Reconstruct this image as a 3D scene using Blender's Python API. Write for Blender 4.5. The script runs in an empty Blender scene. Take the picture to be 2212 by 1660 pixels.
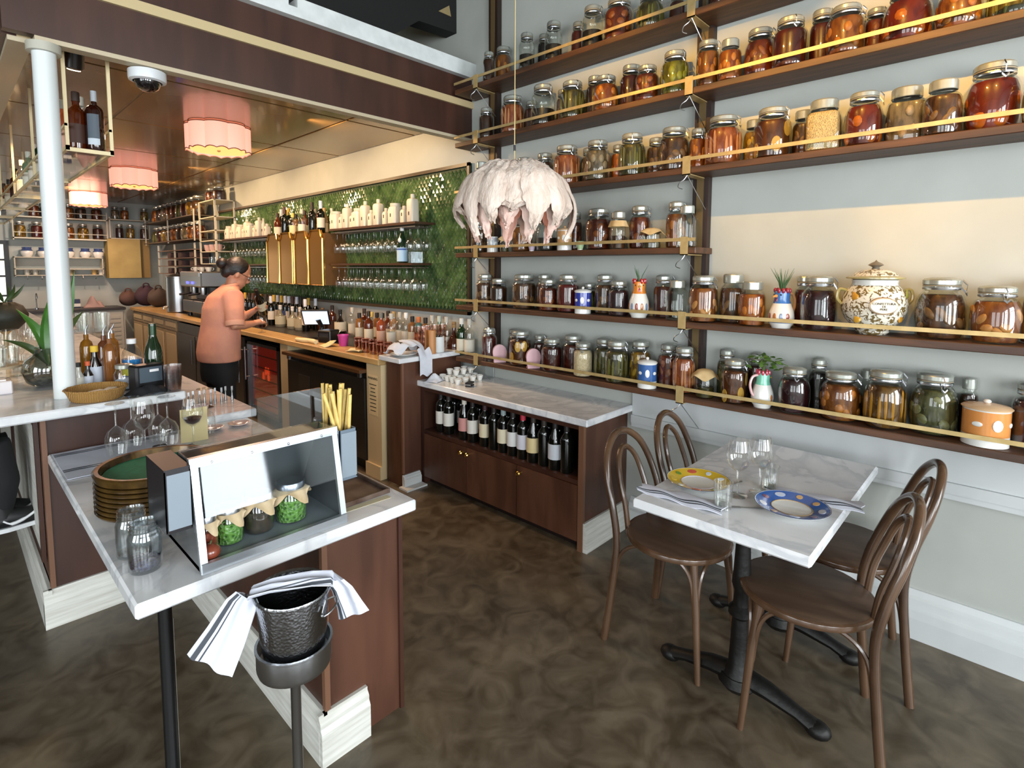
import bpy, bmesh, math, random
from mathutils import Vector, Matrix, Euler
R = math.radians
sc = bpy.context.scene
col = sc.collection
random.seed(7)

# ------------------------------------------------------------------ camera
H_CAM = 1.56
F_PX, CX, CY, IW, IH = 1165.0, 1091.0, 675.0, 2212.0, 1660.0
YAW, PIT, ROL = R(46.33), R(-4.67), R(.19)
fw = Vector((math.sin(YAW)*math.cos(PIT), math.cos(YAW)*math.cos(PIT), math.sin(PIT)))
rt0 = Vector((math.cos(YAW), -math.sin(YAW), 0)); up0 = rt0.cross(fw)
rt = rt0*math.cos(ROL) + up0*math.sin(ROL); upv = up0*math.cos(ROL) - rt0*math.sin(ROL)
cam = bpy.data.cameras.new('camera'); cam_ob = bpy.data.objects.new('camera', cam); col.objects.link(cam_ob)
cam.sensor_width = 36.0; cam.lens = 36.0*F_PX/IW
cam.shift_x = (IW/2-CX)/IW; cam.shift_y = (CY-IH/2)/IW
cam.clip_start = .05
M = Matrix((rt, upv, -fw)).transposed().to_4x4(); M.translation = (0, 0, H_CAM)
cam_ob.matrix_world = M
sc.camera = cam_ob

def at(px, py, ax, v):
    """point of the room seen at a photo pixel, on the plane x/y/z = v"""
    d = rt*((px-CX)/F_PX) - upv*((py-CY)/F_PX) + fw
    o = Vector((0, 0, H_CAM)); i = 'xyz'.index(ax)
    return o + d*((v-o[i])/d[i])
def depth(p): return (Vector(p)-Vector((0, 0, H_CAM))).dot(fw)

# ------------------------------------------------------------------ world, daylight, exposure
w = bpy.data.worlds.new('sky'); sc.world = w; w.use_nodes = True
w.node_tree.nodes['Background'].inputs[0].default_value = (.78, .88, 1, 1)
w.node_tree.nodes['Background'].inputs[1].default_value = 1.0
def area(name, loc, rot, sx, sy, power, color):
    l = bpy.data.lights.new(name, 'AREA'); l.shape = 'RECTANGLE'; l.size = sx; l.size_y = sy
    l.energy = power; l.color = color
    o = bpy.data.objects.new(name, l); col.objects.link(o); o.location = loc; o.rotation_euler = rot
    return o
def spot(name, loc, target, power, color, ang=70, blend=.6, rad=.02):
    l = bpy.data.lights.new(name, 'SPOT'); l.energy = power; l.color = color; l.spot_size = R(ang); l.spot_blend = blend
    l.shadow_soft_size = rad
    o = bpy.data.objects.new(name, l); col.objects.link(o); o.location = loc
    o.rotation_euler = (Vector(target)-Vector(loc)).to_track_quat('-Z', 'Y').to_euler()
    return o
def point(name, loc, power, color, rad=.05):
    l = bpy.data.lights.new(name, 'POINT'); l.energy = power; l.color = color; l.shadow_soft_size = rad
    o = bpy.data.objects.new(name, l); col.objects.link(o); o.location = loc
    return o
DAY = (.92, .97, 1.0); WARM = (1.0, .52, .09); WARM2 = (1.0, .66, .34)
for i, x in enumerate((-2.9, -.7, 1.7)):      # daylight through the three front windows
    area('front_window_daylight', (x, -3.35, 1.75), (R(90), 0, 0), 1.6, 2.5, 150, DAY)
for i, y in enumerate((-1.4, 1.0)):           # and the two side windows
    area('side_window_daylight', (-4.35, y, 1.75), (R(90), 0, R(-90)), 1.7, 2.5, 70, DAY)
for y, p in ((-.75, 34), (-.1, 46), (.55, 46), (1.2, 32)):   # the track of warm spots in front of the jar wall
    spot('track_spot_light', (1.78, y, 2.86), (2.81, y-.1, 2.15), p, WARM, 66, .35, .012)
for y in (3.9, 5.3, 6.7, 8.1):                # downlights in the bar ceiling over the back counter
    spot('bar_downlight_and_fill', (1.95, y, 2.63), (2.75, y, 1.7), 46, WARM2, 150, .6, .05)
spot('track_spot_light', (1.78, 1.75, 2.86), (2.81, 1.8, 2.6), 26, WARM, 62, .5, .012)
spot('bar_downlight_and_fill', (1.3, 9.5, 2.63), (1.5, 11.3, 1.5), 60, (1.0, .86, .70), 130, .7, .05)  # added fill, not one of the downlights: brightens the far wall
for y in (3.75, 5.6, 7.6):
    spot('bottle_rack_light', (.42, y, 2.62), (.5, y-.2, 1.0), 26, WARM2, 120, .8, .03)
sc.view_settings.view_transform = 'Standard'; sc.view_settings.look = 'None'
sc.view_settings.gamma = 1; sc.view_settings.exposure = .45; sc.view_settings.use_curve_mapping = False
sc.cycles.use_denoising = True
sc.cycles.transparent_max_bounces = 32
sc.cycles.max_bounces = 8; sc.cycles.diffuse_bounces = 4; sc.cycles.glossy_bounces = 4; sc.cycles.transmission_bounces = 8
sc.cycles.sample_clamp_indirect = 6; sc.cycles.caustics_reflective = False; sc.cycles.caustics_refractive = False

# ------------------------------------------------------------------ mesh helpers
class MB:
    def __init__(s): s.v = []; s.f = []
    def add(s, vs, fs):
        o = len(s.v); s.v += [tuple(v) for v in vs]; s.f += [tuple(i+o for i in f) for f in fs]; return s
    def box(s, x0, x1, y0, y1, z0, z1):
        return s.add([(x0,y0,z0),(x1,y0,z0),(x1,y1,z0),(x0,y1,z0),(x0,y0,z1),(x1,y0,z1),(x1,y1,z1),(x0,y1,z1)],
                     [(3,2,1,0),(4,5,6,7),(0,1,5,4),(1,2,6,5),(2,3,7,6),(3,0,4,7)])
    def cbox(s, x0, x1, y0, y1, z0, z1, c):
        """box with chamfered edges"""
        b = bmesh.new(); bmesh.ops.create_cube(b, size=1)
        for v in b.verts: v.co = ((x0+x1)/2+v.co.x*(x1-x0), (y0+y1)/2+v.co.y*(y1-y0), (z0+z1)/2+v.co.z*(z1-z0))
        bmesh.ops.bevel(b, geom=b.edges[:], offset=c, segments=1, affect='EDGES', profile=.5)
        b.verts.index_update(); s.add([v.co[:] for v in b.verts], [[v.index for v in f.verts] for f in b.faces]); b.free(); return s
    def lathe(s, prof, n=20, c=(0,0,0), sq=None):
        """prof: (r, z) from bottom to top; sq: squareness exponent for rounded-square sections"""
        vs = []; fs = []; rows = []
        for r, z in prof:
            if r < 1e-6: rows.append([len(vs)]); vs.append((c[0], c[1], c[2]+z)); continue
            row = []
            for k in range(n):
                a = 2*math.pi*k/n; ca, sa = math.cos(a), math.sin(a); q = 1
                if sq: q = (abs(ca)**sq+abs(sa)**sq)**(-1/sq)
                row.append(len(vs)); vs.append((c[0]+r*q*ca, c[1]+r*q*sa, c[2]+z))
            rows.append(row)
        for a, b in zip(rows, rows[1:]):
            for k in range(n):
                k2 = (k+1) % n
                if len(a) == 1 and len(b) == 1: continue
                if len(a) == 1: fs.append((a[0], b[k2], b[k]))
                elif len(b) == 1: fs.append((a[k], a[k2], b[0]))
                else: fs.append((a[k], a[k2], b[k2], b[k]))
        return s.add(vs, fs)
    def tube(s, pts, r, n=8, closed=False, flat=1.0):
        pts = [Vector(p) for p in pts]; m = len(pts); rs = r if isinstance(r, (list, tuple)) else [r]*m
        vs = []; fs = []
        T = []
        for i in range(m):
            a = pts[(i-1) % m] if (closed or i > 0) else pts[i]; b = pts[(i+1) % m] if (closed or i < m-1) else pts[i]
            T.append((b-a).normalized() if (b-a).length > 1e-9 else Vector((0,0,1)))
        t0 = T[0]; u = t0.cross(Vector((0,0,1)))
        if u.length < .1: u = t0.cross(Vector((1,0,0)))
        u.normalize()
        for i in range(m):
            t = T[i]; u = u - t*u.dot(t)
            if u.length < 1e-6: u = t.orthogonal()
            u.normalize(); v = t.cross(u)
            for k in range(n):
                a = 2*math.pi*k/n; vs.append(pts[i]+(u*math.cos(a)+v*math.sin(a)*flat)*rs[i])
        for i in range(m if closed else m-1):
            j = (i+1) % m
            for k in range(n):
                k2 = (k+1) % n; fs.append((i*n+k, i*n+k2, j*n+k2, j*n+k))
        if not closed: fs.append(tuple(range(n-1,-1,-1))); fs.append(tuple((m-1)*n+k for k in range(n)))
        return s.add(vs, fs)
    def prism(s, poly, h0, h1, ax='z'):
        n = len(poly)
        def P(a, b, h): return {'z': (a,b,h), 'y': (a,h,b), 'x': (h,a,b)}[ax]
        vs = [P(a,b,h0) for a,b in poly]+[P(a,b,h1) for a,b in poly]
        return s.add(vs, [tuple(range(n-1,-1,-1)), tuple(range(n,2*n))]+[(i,(i+1)%n,n+(i+1)%n,n+i) for i in range(n)])
    def ball(s, c, r, nu=12, nv=8):
        rx, ry, rz = r if isinstance(r, (tuple, list)) else (r,r,r)
        vs = [(c[0],c[1],c[2]-rz)]; fs = []
        for j in range(1, nv):
            p = -math.pi/2+math.pi*j/nv
            for k in range(nu):
                a = 2*math.pi*k/nu; vs.append((c[0]+rx*math.cos(p)*math.cos(a), c[1]+ry*math.cos(p)*math.sin(a), c[2]+rz*math.sin(p)))
        vs.append((c[0],c[1],c[2]+rz)); L = len(vs)-1
        for k in range(nu): fs.append((0, 1+(k+1)%nu, 1+k)); fs.append((L, L-nu+k, L-nu+(k+1)%nu))
        for j in range(nv-2):
            for k in range(nu):
                a = 1+j*nu+k; b = 1+j*nu+(k+1)%nu; fs.append((a, b, b+nu, a+nu))
        return s.add(vs, fs)
    def sheet(s, fn, nu, nv, th=0.0):
        """surface fn(u,v) u,v in 0..1; th: thickness along the surface normal"""
        P = [[Vector(fn(i/nu, j/nv)) for j in range(nv+1)] for i in range(nu+1)]
        N = [[None]*(nv+1) for _ in range(nu+1)]
        for i in range(nu+1):
            for j in range(nv+1):
                a = P[min(i+1,nu)][j]-P[max(i-1,0)][j]; b = P[i][min(j+1,nv)]-P[i][max(j-1,0)]
                n = a.cross(b); N[i][j] = n.normalized() if n.length > 1e-12 else Vector((0,0,1))
        W_ = nv+1
        vs = [P[i][j] for i in range(nu+1) for j in range(nv+1)]
        fs = [(i*W_+j, (i+1)*W_+j, (i+1)*W_+j+1, i*W_+j+1) for i in range(nu) for j in range(nv)]
        if th:
            o = len(vs); vs += [P[i][j]-N[i][j]*th for i in range(nu+1) for j in range(nv+1)]
            fs += [tuple(o+k for k in reversed(f)) for f in fs[:]]
            for i in range(nu):
                for j in (0, nv):
                    a, b = i*W_+j, (i+1)*W_+j; fs.append((a, a+o, b+o, b) if j == 0 else (a, b, b+o, a+o))
            for j in range(nv):
                for i in (0, nu):
                    a, b = i*W_+j, i*W_+j+1; fs.append((a, b, b+o, a+o) if i == 0 else (a, a+o, b+o, b))
        return s.add(vs, fs)
    def xf(s, m, start=0):
        s.v[start:] = [tuple(m @ Vector(v)) for v in s.v[start:]]; return s
    def mesh(s, name, mat, smooth=True, ang=38):
        me = bpy.data.meshes.new(name); me.from_pydata(s.v, [], s.f); me.materials.append(mat)
        if smooth:
            me.polygons.foreach_set('use_smooth', [True]*len(me.polygons)); me.set_sharp_from_angle(angle=R(ang))
        return me
    def build(s, name, mat, parent=None, smooth=True, ang=38):
        o = bpy.data.objects.new(name, s.mesh(name, mat, smooth, ang)); col.objects.link(o)
        if parent is not None: o.parent = parent
        return o
def obx(c, size, rot=(0,0,0)):
    return MB().box(-size[0]/2,size[0]/2,-size[1]/2,size[1]/2,-size[2]/2,size[2]/2).xf(Matrix.Translation(c) @ Euler(rot).to_matrix().to_4x4())
def bezier(p0, p1, p2, p3, n=8):
    p0,p1,p2,p3 = map(Vector,(p0,p1,p2,p3))
    return [(1-t)**3*p0+3*(1-t)**2*t*p1+3*(1-t)*t*t*p2+t**3*p3 for t in [i/n for i in range(n+1)]]
def spline(pts, n=6):
    pts = [Vector(p) for p in pts]; out = []
    for i in range(len(pts)-1):
        p0 = pts[max(i-1,0)]; p1 = pts[i]; p2 = pts[i+1]; p3 = pts[min(i+2,len(pts)-1)]
        for k in range(n):
            t = k/n; out.append(.5*((2*p1)+(p2-p0)*t+(2*p0-5*p1+4*p2-p3)*t*t+(3*p1-p0-3*p2+p3)*t**3))
    return out+[pts[-1]]
def ring(r, n=24, z=0): return [(r*math.cos(2*math.pi*k/n), r*math.sin(2*math.pi*k/n), z) for k in range(n)]

def tag(o, label, cat, group=None):
    o['label'] = label; o['category'] = cat
    if group: o['group'] = group
    return o
def thing(name, label, cat, loc=(0,0,0), rz=0, group=None, scale=None):
    o = bpy.data.objects.new(name, None); col.objects.link(o); o.empty_display_size = .05
    o.location = loc; o.rotation_euler = (0, 0, rz)
    if scale: o.scale = scale
    return tag(o, label, cat, group)
def struct(name, mb, mat, parent=None, smooth=False):
    o = mb.build(name, mat, parent, smooth)
    if parent is None: o['kind'] = 'structure'
    return o
KIDS = {}
def kids(o): return [c for c in bpy.data.objects if c.parent == o]
def freeze(root):
    """remember a finished thing's parts so that copies are cheap"""
    allk = {}
    for c in bpy.data.objects:
        if c.parent: allk.setdefault(c.parent.name, []).append(c)
    def rec(o): return [(c, rec(c)) for c in allk.get(o.name, [])]
    KIDS[root.name] = rec(root)
def dup(root, loc, rz=0, label=None, group=None, scale=None):
    if root.name not in KIDS: freeze(root)
    r = root.copy(); col.objects.link(r); r.location = loc; r.rotation_euler = (0, 0, rz)
    if scale: r.scale = scale
    if label: r['label'] = label
    if group: r['group'] = group
    def rec(lst, par):
        for c, sub in lst:
            d = c.copy(); col.objects.link(d); d.parent = par; rec(sub, d)
    rec(KIDS[root.name], r)
    return r
class Proto:
    """first use places the original, later uses copy it"""
    def __init__(s, root): s.root = root; s.used = False; freeze(root)
    def put(s, loc, rz=0, label=None, group=None, scale=None):
        if s.used: return dup(s.root, loc, rz, label, group, scale)
        s.used = True; o = s.root; o.location = loc; o.rotation_euler = (0, 0, rz)
        if scale: o.scale = scale
        if label: o['label'] = label
        if group: o['group'] = group
        return o
ORD = ['zeroth','first','second','third','fourth','fifth','sixth','seventh','eighth','ninth','tenth','eleventh','twelfth','thirteenth','fourteenth','fifteenth','sixteenth','seventeenth','eighteenth','nineteenth','twentieth','twenty-first','twenty-second','twenty-third','twenty-fourth','twenty-fifth','twenty-sixth','twenty-seventh','twenty-eighth','twenty-ninth','thirtieth']

# ------------------------------------------------------------------ materials
def lin(h):
    if not isinstance(h, str): return tuple(h)[:3]
    h = h.lstrip('#'); r = []
    for i in (0, 2, 4):
        c = int(h[i:i+2], 16)/255; r.append(c/12.92 if c <= .04045 else ((c+.055)/1.055)**2.4)
    return tuple(r)
MATS = {}
def mat(name, color, rough=.5, metal=0.0, color2=None, scale=8.0, stretch=(1,1,1), bump=0.0, bscale=None, detail=4, spec=.5,
        kind='noise', emit=None, estr=0.0, trans=0.0, contrast=(.35,.65), coat=0.0, dist=0.0, alpha=None):
    if name in MATS: return MATS[name]
    m = bpy.data.materials.new(name); m.use_nodes = True; nt = m.node_tree; b = nt.nodes['Principled BSDF']
    b.inputs['Base Color'].default_value = (*lin(color), 1); b.inputs['Roughness'].default_value = rough
    b.inputs['Metallic'].default_value = metal; b.inputs['Specular IOR Level'].default_value = spec
    if coat: b.inputs['Coat Weight'].default_value = coat; b.inputs['Coat Roughness'].default_value = .08
    if emit: b.inputs['Emission Color'].default_value = (*lin(emit), 1); b.inputs['Emission Strength'].default_value = estr
    if trans: b.inputs['Transmission Weight'].default_value = trans
    if color2 or bump:
        tc = nt.nodes.new('ShaderNodeTexCoord'); mp = nt.nodes.new('ShaderNodeMapping'); mp.inputs['Scale'].default_value = stretch
        nt.links.new(tc.outputs['Object'], mp.inputs[0])
        def tex(sc_):
            if kind == 'voronoi':
                t = nt.nodes.new('ShaderNodeTexVoronoi'); t.inputs['Scale'].default_value = sc_; nt.links.new(mp.outputs[0], t.inputs['Vector']); return t.outputs['Distance'], t
            if kind == 'wave':
                t = nt.nodes.new('ShaderNodeTexWave'); t.inputs['Scale'].default_value = sc_; t.inputs['Distortion'].default_value = dist; t.inputs['Detail'].default_value = detail
                nt.links.new(mp.outputs[0], t.inputs['Vector']); return t.outputs['Fac'], t
            t = nt.nodes.new('ShaderNodeTexNoise'); t.inputs['Scale'].default_value = sc_; t.inputs['Detail'].default_value = detail; t.inputs['Distortion'].default_value = dist
            nt.links.new(mp.outputs[0], t.inputs['Vector']); return t.outputs['Fac'], t
        out, t = tex(scale)
        if color2:
            cr = nt.nodes.new('ShaderNodeValToRGB'); cr.color_ramp.elements[0].position = contrast[0]; cr.color_ramp.elements[1].position = contrast[1]
            cr.color_ramp.elements[0].color = (*lin(color), 1); cr.color_ramp.elements[1].color = (*lin(color2), 1)
            nt.links.new(out, cr.inputs[0]); nt.links.new(cr.outputs[0], b.inputs['Base Color'])
        if bump:
            o2 = out if not bscale else tex(bscale)[0]
            bp = nt.nodes.new('ShaderNodeBump'); bp.inputs['Strength'].default_value = bump; bp.inputs['Distance'].default_value = .01
            nt.links.new(o2, bp.inputs['Height']); nt.links.new(bp.outputs[0], b.inputs['Normal'])
    MATS[name] = m; return m
def thin_glass(name, tint=(1,1,1), rough=.02, base=.06, edge=.85):
    """clear thin glass: lets light straight through and reflects by angle"""
    if name in MATS: return MATS[name]
    m = bpy.data.materials.new(name); m.use_nodes = True; nt = m.node_tree; nt.nodes.clear()
    o = nt.nodes.new('ShaderNodeOutputMaterial'); mx = nt.nodes.new('ShaderNodeMixShader'); t = nt.nodes.new('ShaderNodeBsdfTransparent'); g = nt.nodes.new('ShaderNodeBsdfGlossy')
    lw = nt.nodes.new('ShaderNodeLayerWeight'); lw.inputs[0].default_value = .25
    mr = nt.nodes.new('ShaderNodeMapRange'); mr.inputs[3].default_value = base; mr.inputs[4].default_value = edge
    t.inputs[0].default_value = (*tint, 1); g.inputs['Roughness'].default_value = rough; g.inputs['Color'].default_value = (1,1,1,1)
    nt.links.new(lw.outputs['Facing'], mr.inputs[0]); nt.links.new(mr.outputs[0], mx.inputs[0])
    nt.links.new(t.outputs[0], mx.inputs[1]); nt.links.new(g.outputs[0], mx.inputs[2]); nt.links.new(mx.outputs[0], o.inputs[0])
    MATS[name] = m; return m
GLASS = thin_glass('clear_glass', (.97,.98,.97), .02, .05, .7)
JARGLASS = thin_glass('jar_glass', (.93,.95,.92), .03, .035, .6)
GREENGLASS = thin_glass('green_glass', (.12,.3,.08), .03, .06)
ACRYL = thin_glass('acrylic', (.94,.96,.97), .02, .10)
WALLP = mat('white_paint', '#aeb1ab', .6, color2='#a6a9a3', scale=3, bump=.03, bscale=60)
PANELP = mat('panel_paint', '#b9bdbd', .5, color2='#c2c5c5', scale=4, bump=.02, bscale=50)
WASHW = mat('whitewashed_wood', '#d2d2cb', .5, color2='#bdbcb3', scale=5, stretch=(3,1,16), bump=.03)
WASHX = mat('whitewashed_wood_cross', '#d2d2cb', .5, color2='#bdbcb3', scale=5, stretch=(1,3,16), bump=.03)
MAHOG = mat('mahogany', '#583829', .42, color2='#43281c', scale=5, stretch=(2,2,.35), bump=.04, detail=6)
MAHOGD = mat('mahogany_dark', '#331c14', .42, color2='#41261b', scale=5, stretch=(2,2,.35), bump=.04, detail=6)
SHELFW = mat('shelf_wood', '#5a3820', .5, color2='#3b2415', scale=7, stretch=(5,.6,5), bump=.08, detail=6)
SHELFD = mat('shelf_post_wood', '#2d1a12', .5, color2='#1e110c', scale=7, stretch=(5,5,.6), bump=.06)
BRASS = mat('satin_brass', '#c4ab78', .45, .5, color2='#b39a66', scale=20)
BRASSB = mat('polished_brass', '#d9b668', .2, 1.0)
CREAM = mat('cream_metal', '#d8c79c', .45)
STEEL = mat('brushed_steel', '#b9bcc0', .28, 1.0, bump=.02, scale=60)
STEELD = mat('dark_steel', '#6d6f72', .3, 1.0)
BLACK = mat('black_metal', '#0c0c0d', .4, .3)
BLACKP = mat('black_plastic', '#121316', .35)
GREYP = mat('grey_plastic', '#7d8892', .4)
MARBLE = None
def marble():
    m = bpy.data.materials.new('white_marble'); m.use_nodes = True; nt = m.node_tree; b = nt.nodes['Principled BSDF']
    tc = nt.nodes.new('ShaderNodeTexCoord'); n = nt.nodes.new('ShaderNodeTexNoise'); n.inputs['Scale'].default_value = 2.6; n.inputs['Detail'].default_value = 9; n.inputs['Distortion'].default_value = 1.6
    n2 = nt.nodes.new('ShaderNodeTexNoise'); n2.inputs['Scale'].default_value = 1.7; n2.inputs['Detail'].default_value = 3
    nt.links.new(tc.outputs['Object'], n.inputs[0]); nt.links.new(tc.outputs['Object'], n2.inputs[0])
    cr = nt.nodes.new('ShaderNodeValToRGB'); e = cr.color_ramp.elements; e[0].position = .40; e[0].color = (*lin('#e4e5e6'),1); e[1].position = .60; e[1].color = (*lin('#e9eaeb'),1)
    k = e.new(.485); k.color = (*lin('#cdd0d4'),1); k = e.new(.52); k.color = (*lin('#e6e7e8'),1)
    c2 = nt.nodes.new('ShaderNodeValToRGB'); c2.color_ramp.elements[0].color = (.80,.81,.82,1); c2.color_ramp.elements[0].position = .35; c2.color_ramp.elements[1].position = .6; c2.color_ramp.elements[1].color = (1,1,1,1)
    mx = nt.nodes.new('ShaderNodeMix'); mx.data_type = 'RGBA'; mx.blend_type = 'MULTIPLY'; mx.inputs[0].default_value = 1
    nt.links.new(n.outputs['Fac'], cr.inputs[0]); nt.links.new(n2.outputs['Fac'], c2.inputs[0]); nt.links.new(cr.outputs[0], mx.inputs[6]); nt.links.new(c2.outputs[0], mx.inputs[7])
    nt.links.new(mx.outputs[2], b.inputs['Base Color']); b.inputs['Roughness'].default_value = .16
    return m
MARBLE = marble()
def concrete():
    m = bpy.data.materials.new('stained_concrete'); m.use_nodes = True; nt = m.node_tree; b = nt.nodes['Principled BSDF']
    tc = nt.nodes.new('ShaderNodeTexCoord')
    def noise(s, d, di): 
        n = nt.nodes.new('ShaderNodeTexNoise'); n.inputs['Scale'].default_value = s; n.inputs['Detail'].default_value = d; n.inputs['Distortion'].default_value = di; nt.links.new(tc.outputs['Object'], n.inputs[0]); return n
    a = noise(1.9, 10, 1.6); c = noise(7.5, 10, 1.4); f = noise(45, 3, 0)
    r1 = nt.nodes.new('ShaderNodeValToRGB'); e = r1.color_ramp.elements; e[0].position = .36; e[0].color = (*lin('#3a2f22'),1); e[1].position = .66; e[1].color = (*lin('#645845'),1)
    k = e.new(.5); k.color = (*lin('#4f4435'),1)
    r2 = nt.nodes.new('ShaderNodeValToRGB'); e = r2.color_ramp.elements; e[0].position = .36; e[0].color = (*lin('#3b3326'),1); e[1].position = .66; e[1].color = (*lin('#766c5c'),1)
    mx = nt.nodes.new('ShaderNodeMix'); mx.data_type = 'RGBA'; mx.inputs[0].default_value = .42
    nt.links.new(a.outputs['Fac'], r1.inputs[0]); nt.links.new(c.outputs['Fac'], r2.inputs[0]); nt.links.new(r1.outputs[0], mx.inputs[6]); nt.links.new(r2.outputs[0], mx.inputs[7])
    nt.links.new(mx.outputs[2], b.inputs['Base Color'])
    rr = nt.nodes.new('ShaderNodeMapRange'); rr.inputs[3].default_value = .2; rr.inputs[4].default_value = .5; nt.links.new(c.outputs['Fac'], rr.inputs[0]); nt.links.new(rr.outputs[0], b.inputs['Roughness'])
    bp = nt.nodes.new('ShaderNodeBump'); bp.inputs['Strength'].default_value = .06; nt.links.new(f.outputs['Fac'], bp.inputs['Height']); nt.links.new(bp.outputs[0], b.inputs['Normal'])
    return m
CONCRETE = concrete()

# ================================================================== THE ROOM
W = 2.81          # jar wall and tiled bar wall
YF = 11.3         # far wall
CEIL = 4.1
struct('floor', MB().box(-4.6, W+.1, -3.6, YF+.2, -.1, 0), CONCRETE)
wr = struct('wall_right', MB().box(W, W+.12, -3.5, YF+.12, 0, CEIL), WALLP)
struct('wall_far', MB().box(-4.5, W, YF, YF+.12, 0, CEIL), WALLP)
struct('ceiling', MB().box(-4.6, W+.1, -3.6, YF+.2, CEIL, CEIL+.1), mat('ceiling_brown', '#5a5348', .8))
wf = MB()                                    # front wall with three windows, behind the camera
for x0, x1 in ((-4.5,-3.7),(-2.1,-1.5),(.1,.9),(2.5,W)): wf.box(x0, x1, -3.4, -3.28, 0, CEIL)
for x0, x1 in ((-3.7,-2.1),(-1.5,.1),(.9,2.5)): wf.box(x0, x1, -3.4, -3.28, 0, .5); wf.box(x0, x1, -3.4, -3.28, 3.0, CEIL)
struct('wall_front', wf, WALLP)
wl = MB()
for y0, y1 in ((-3.28,-2.25),(-.55,.15),(1.85,YF)): wl.box(-4.5, -4.38, y0, y1, 0, CEIL)
for y0, y1 in ((-2.25,-.55),(.15,1.85)): wl.box(-4.5, -4.38, y0, y1, 0, .5); wl.box(-4.5, -4.38, y0, y1, 3.0, CEIL)
struct('wall_left', wl, WALLP)
for n, (x0, x1) in enumerate(((-3.7,-2.1),(-1.5,.1),(.9,2.5))):
    b = MB()
    for x in (x0, (x0+x1)/2-.025, x1-.05): b.box(x, x+.05, -3.36, -3.31, .5, 3.0)
    for z in (.5, 2.2, 2.95): b.box(x0, x1, -3.36, -3.31, z, z+.05)
    struct('window_%d' % (n+1), b, BLACK)
for n, (y0, y1) in enumerate(((-2.25,-.55),(.15,1.85))):
    b = MB()
    for y in (y0, (y0+y1)/2-.025, y1-.05): b.box(-4.46, -4.41, y, y+.05, .5, 3.0)
    for z in (.5, 2.2, 2.95): b.box(-4.46, -4.41, y0, y1, z, z+.05)
    struct('window_%d' % (n+4), b, BLACK)
# wainscot below the lowest jar shelf, baseboard with two mouldings
struct('trim_1', MB().box(W-.02, W, -3.2, 1.62, .70, .90), PANELP)
struct('trim_2', MB().box(W-.034, W, -3.2, 1.62, .655, .70).box(W-.026, W, -3.2, 1.62, .63, .655), PANELP)
struct('baseboard_right', MB().prism([(W-.05,0),(W,0),(W,.20),(W-.012,.20),(W-.02,.175),(W-.03,.165),(W-.034,.135),(W-.046,.125),(W-.05,.09)], -3.2, 1.62, 'y'), PANELP)

# ------------------------------------------------------------------ bar canopy
SOF = thing('bar_canopy', 'mahogany bar canopy fascia with cream bands and a white top ledge', 'canopy', (.331, 3.03, 2.515))
def sbox(name, m, *b): # world box -> local part
    o = MB().box(b[0]-.331, b[1]-.331, b[2]-3.03, b[3]-3.03, b[4]-2.515, b[5]-2.515).build(name, m, SOF, False); return o
CREAMP = mat('cream_paint', '#b9a67e', .45)
BEIGE = mat('beige_lip', '#b3a68c', .5)
LEDGE = mat('ledge_white', '#d5dad9', .5, color2='#c6cbca', scale=12)
sbox('fascia', MAHOGD, .231, W, 3.03, 3.08, 2.525, 3.0)
sbox('cream_band', CREAMP, .20, W, 3.014, 3.03, 2.738, 2.785)
sbox('bottom_lip', BEIGE, .331, W, 3.035, 3.10, 2.505, 2.525)
sbox('inner_fascia', CREAMP, .331, W, 3.08, 3.10, 2.525, 2.66)
sbox('top_ledge', LEDGE, .12, 1.405, 2.985, 3.11, 2.945, 3.05)
sbox('top_ledge', LEDGE, 1.455, W, 2.985, 3.11, 2.945, 3.05)
sbox('ledge_notch', LEDGE, 1.405, 1.455, 2.985, 3.11, 2.945, 2.995)
SOL = thing('bar_canopy', 'side run of the bar canopy fascia along the left edge of the bar ceiling', 'canopy', (.281, 3.11, 2.515))
for nm, m_, b_ in (('fascia', MAHOGD, (-.05, 0, 0, YF-3.12, .01, .485)), ('cream_band', CREAMP, (-.07, -.05, 0, YF-3.12, .223, .27)), ('bottom_lip', BEIGE, (-.03, .05, 0, YF-3.12, -.01, .01)), ('inner_fascia', CREAMP, (0, .045, 0, YF-3.12, .01, .145))):
    MB().box(*b_).build(nm, m_, SOL, False)
struct('trim_4', MB().box(.331, W, 3.11, YF, 2.702, 2.74), mat('deck_black', '#0d0c0b', .8))
# bar ceiling: glossy panels divided by battens
CP = mat('ceiling_panel_gloss', '#8a6b40', .22, color2='#7a5d37', scale=2, coat=.3)
CB = mat('ceiling_batten', '#a58a62', .3)
bc = struct('trim_3', MB().box(.331, W, 3.10, YF, 2.672, 2.70), CB)
xs = (.331, .95, 2.17, W); ys = [3.10, 3.72, 4.94, 6.16, 7.38, 8.6, 9.82, YF]
for i in range(len(xs)-1):
    for j in range(len(ys)-1):
        MB().box(xs[i]+.012, xs[i+1]-.012, ys[j]+.012, ys[j+1]-.012, 2.66, 2.672).build('ceiling_panel', CP, bc, False)
TRB = mat('truss_black', '#040404', .8)
struct('wall_plenum', MB().box(.33, W, 4.6, 4.66, 2.74, CEIL), mat('plenum_tan', '#8a7a55', .7))
# ------------------------------------------------------------------ the support pole
pl = thing('support_pole', 'white round steel pole standing on the end of the marble bar', 'pole', (.362, 3.07, .977))
MB().lathe([(0,0),(.042,0),(.042,1.52),(0,1.52)], 28).build('pole_shaft', mat('pole_white', '#cdd2d2', .3), pl)
MB().lathe([(.0,1.49),(.06,1.49),(.06,1.526),(0,1.526)], 24).build('top_collar', mat('pole_collar', '#a9a79a', .4), pl)

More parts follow.
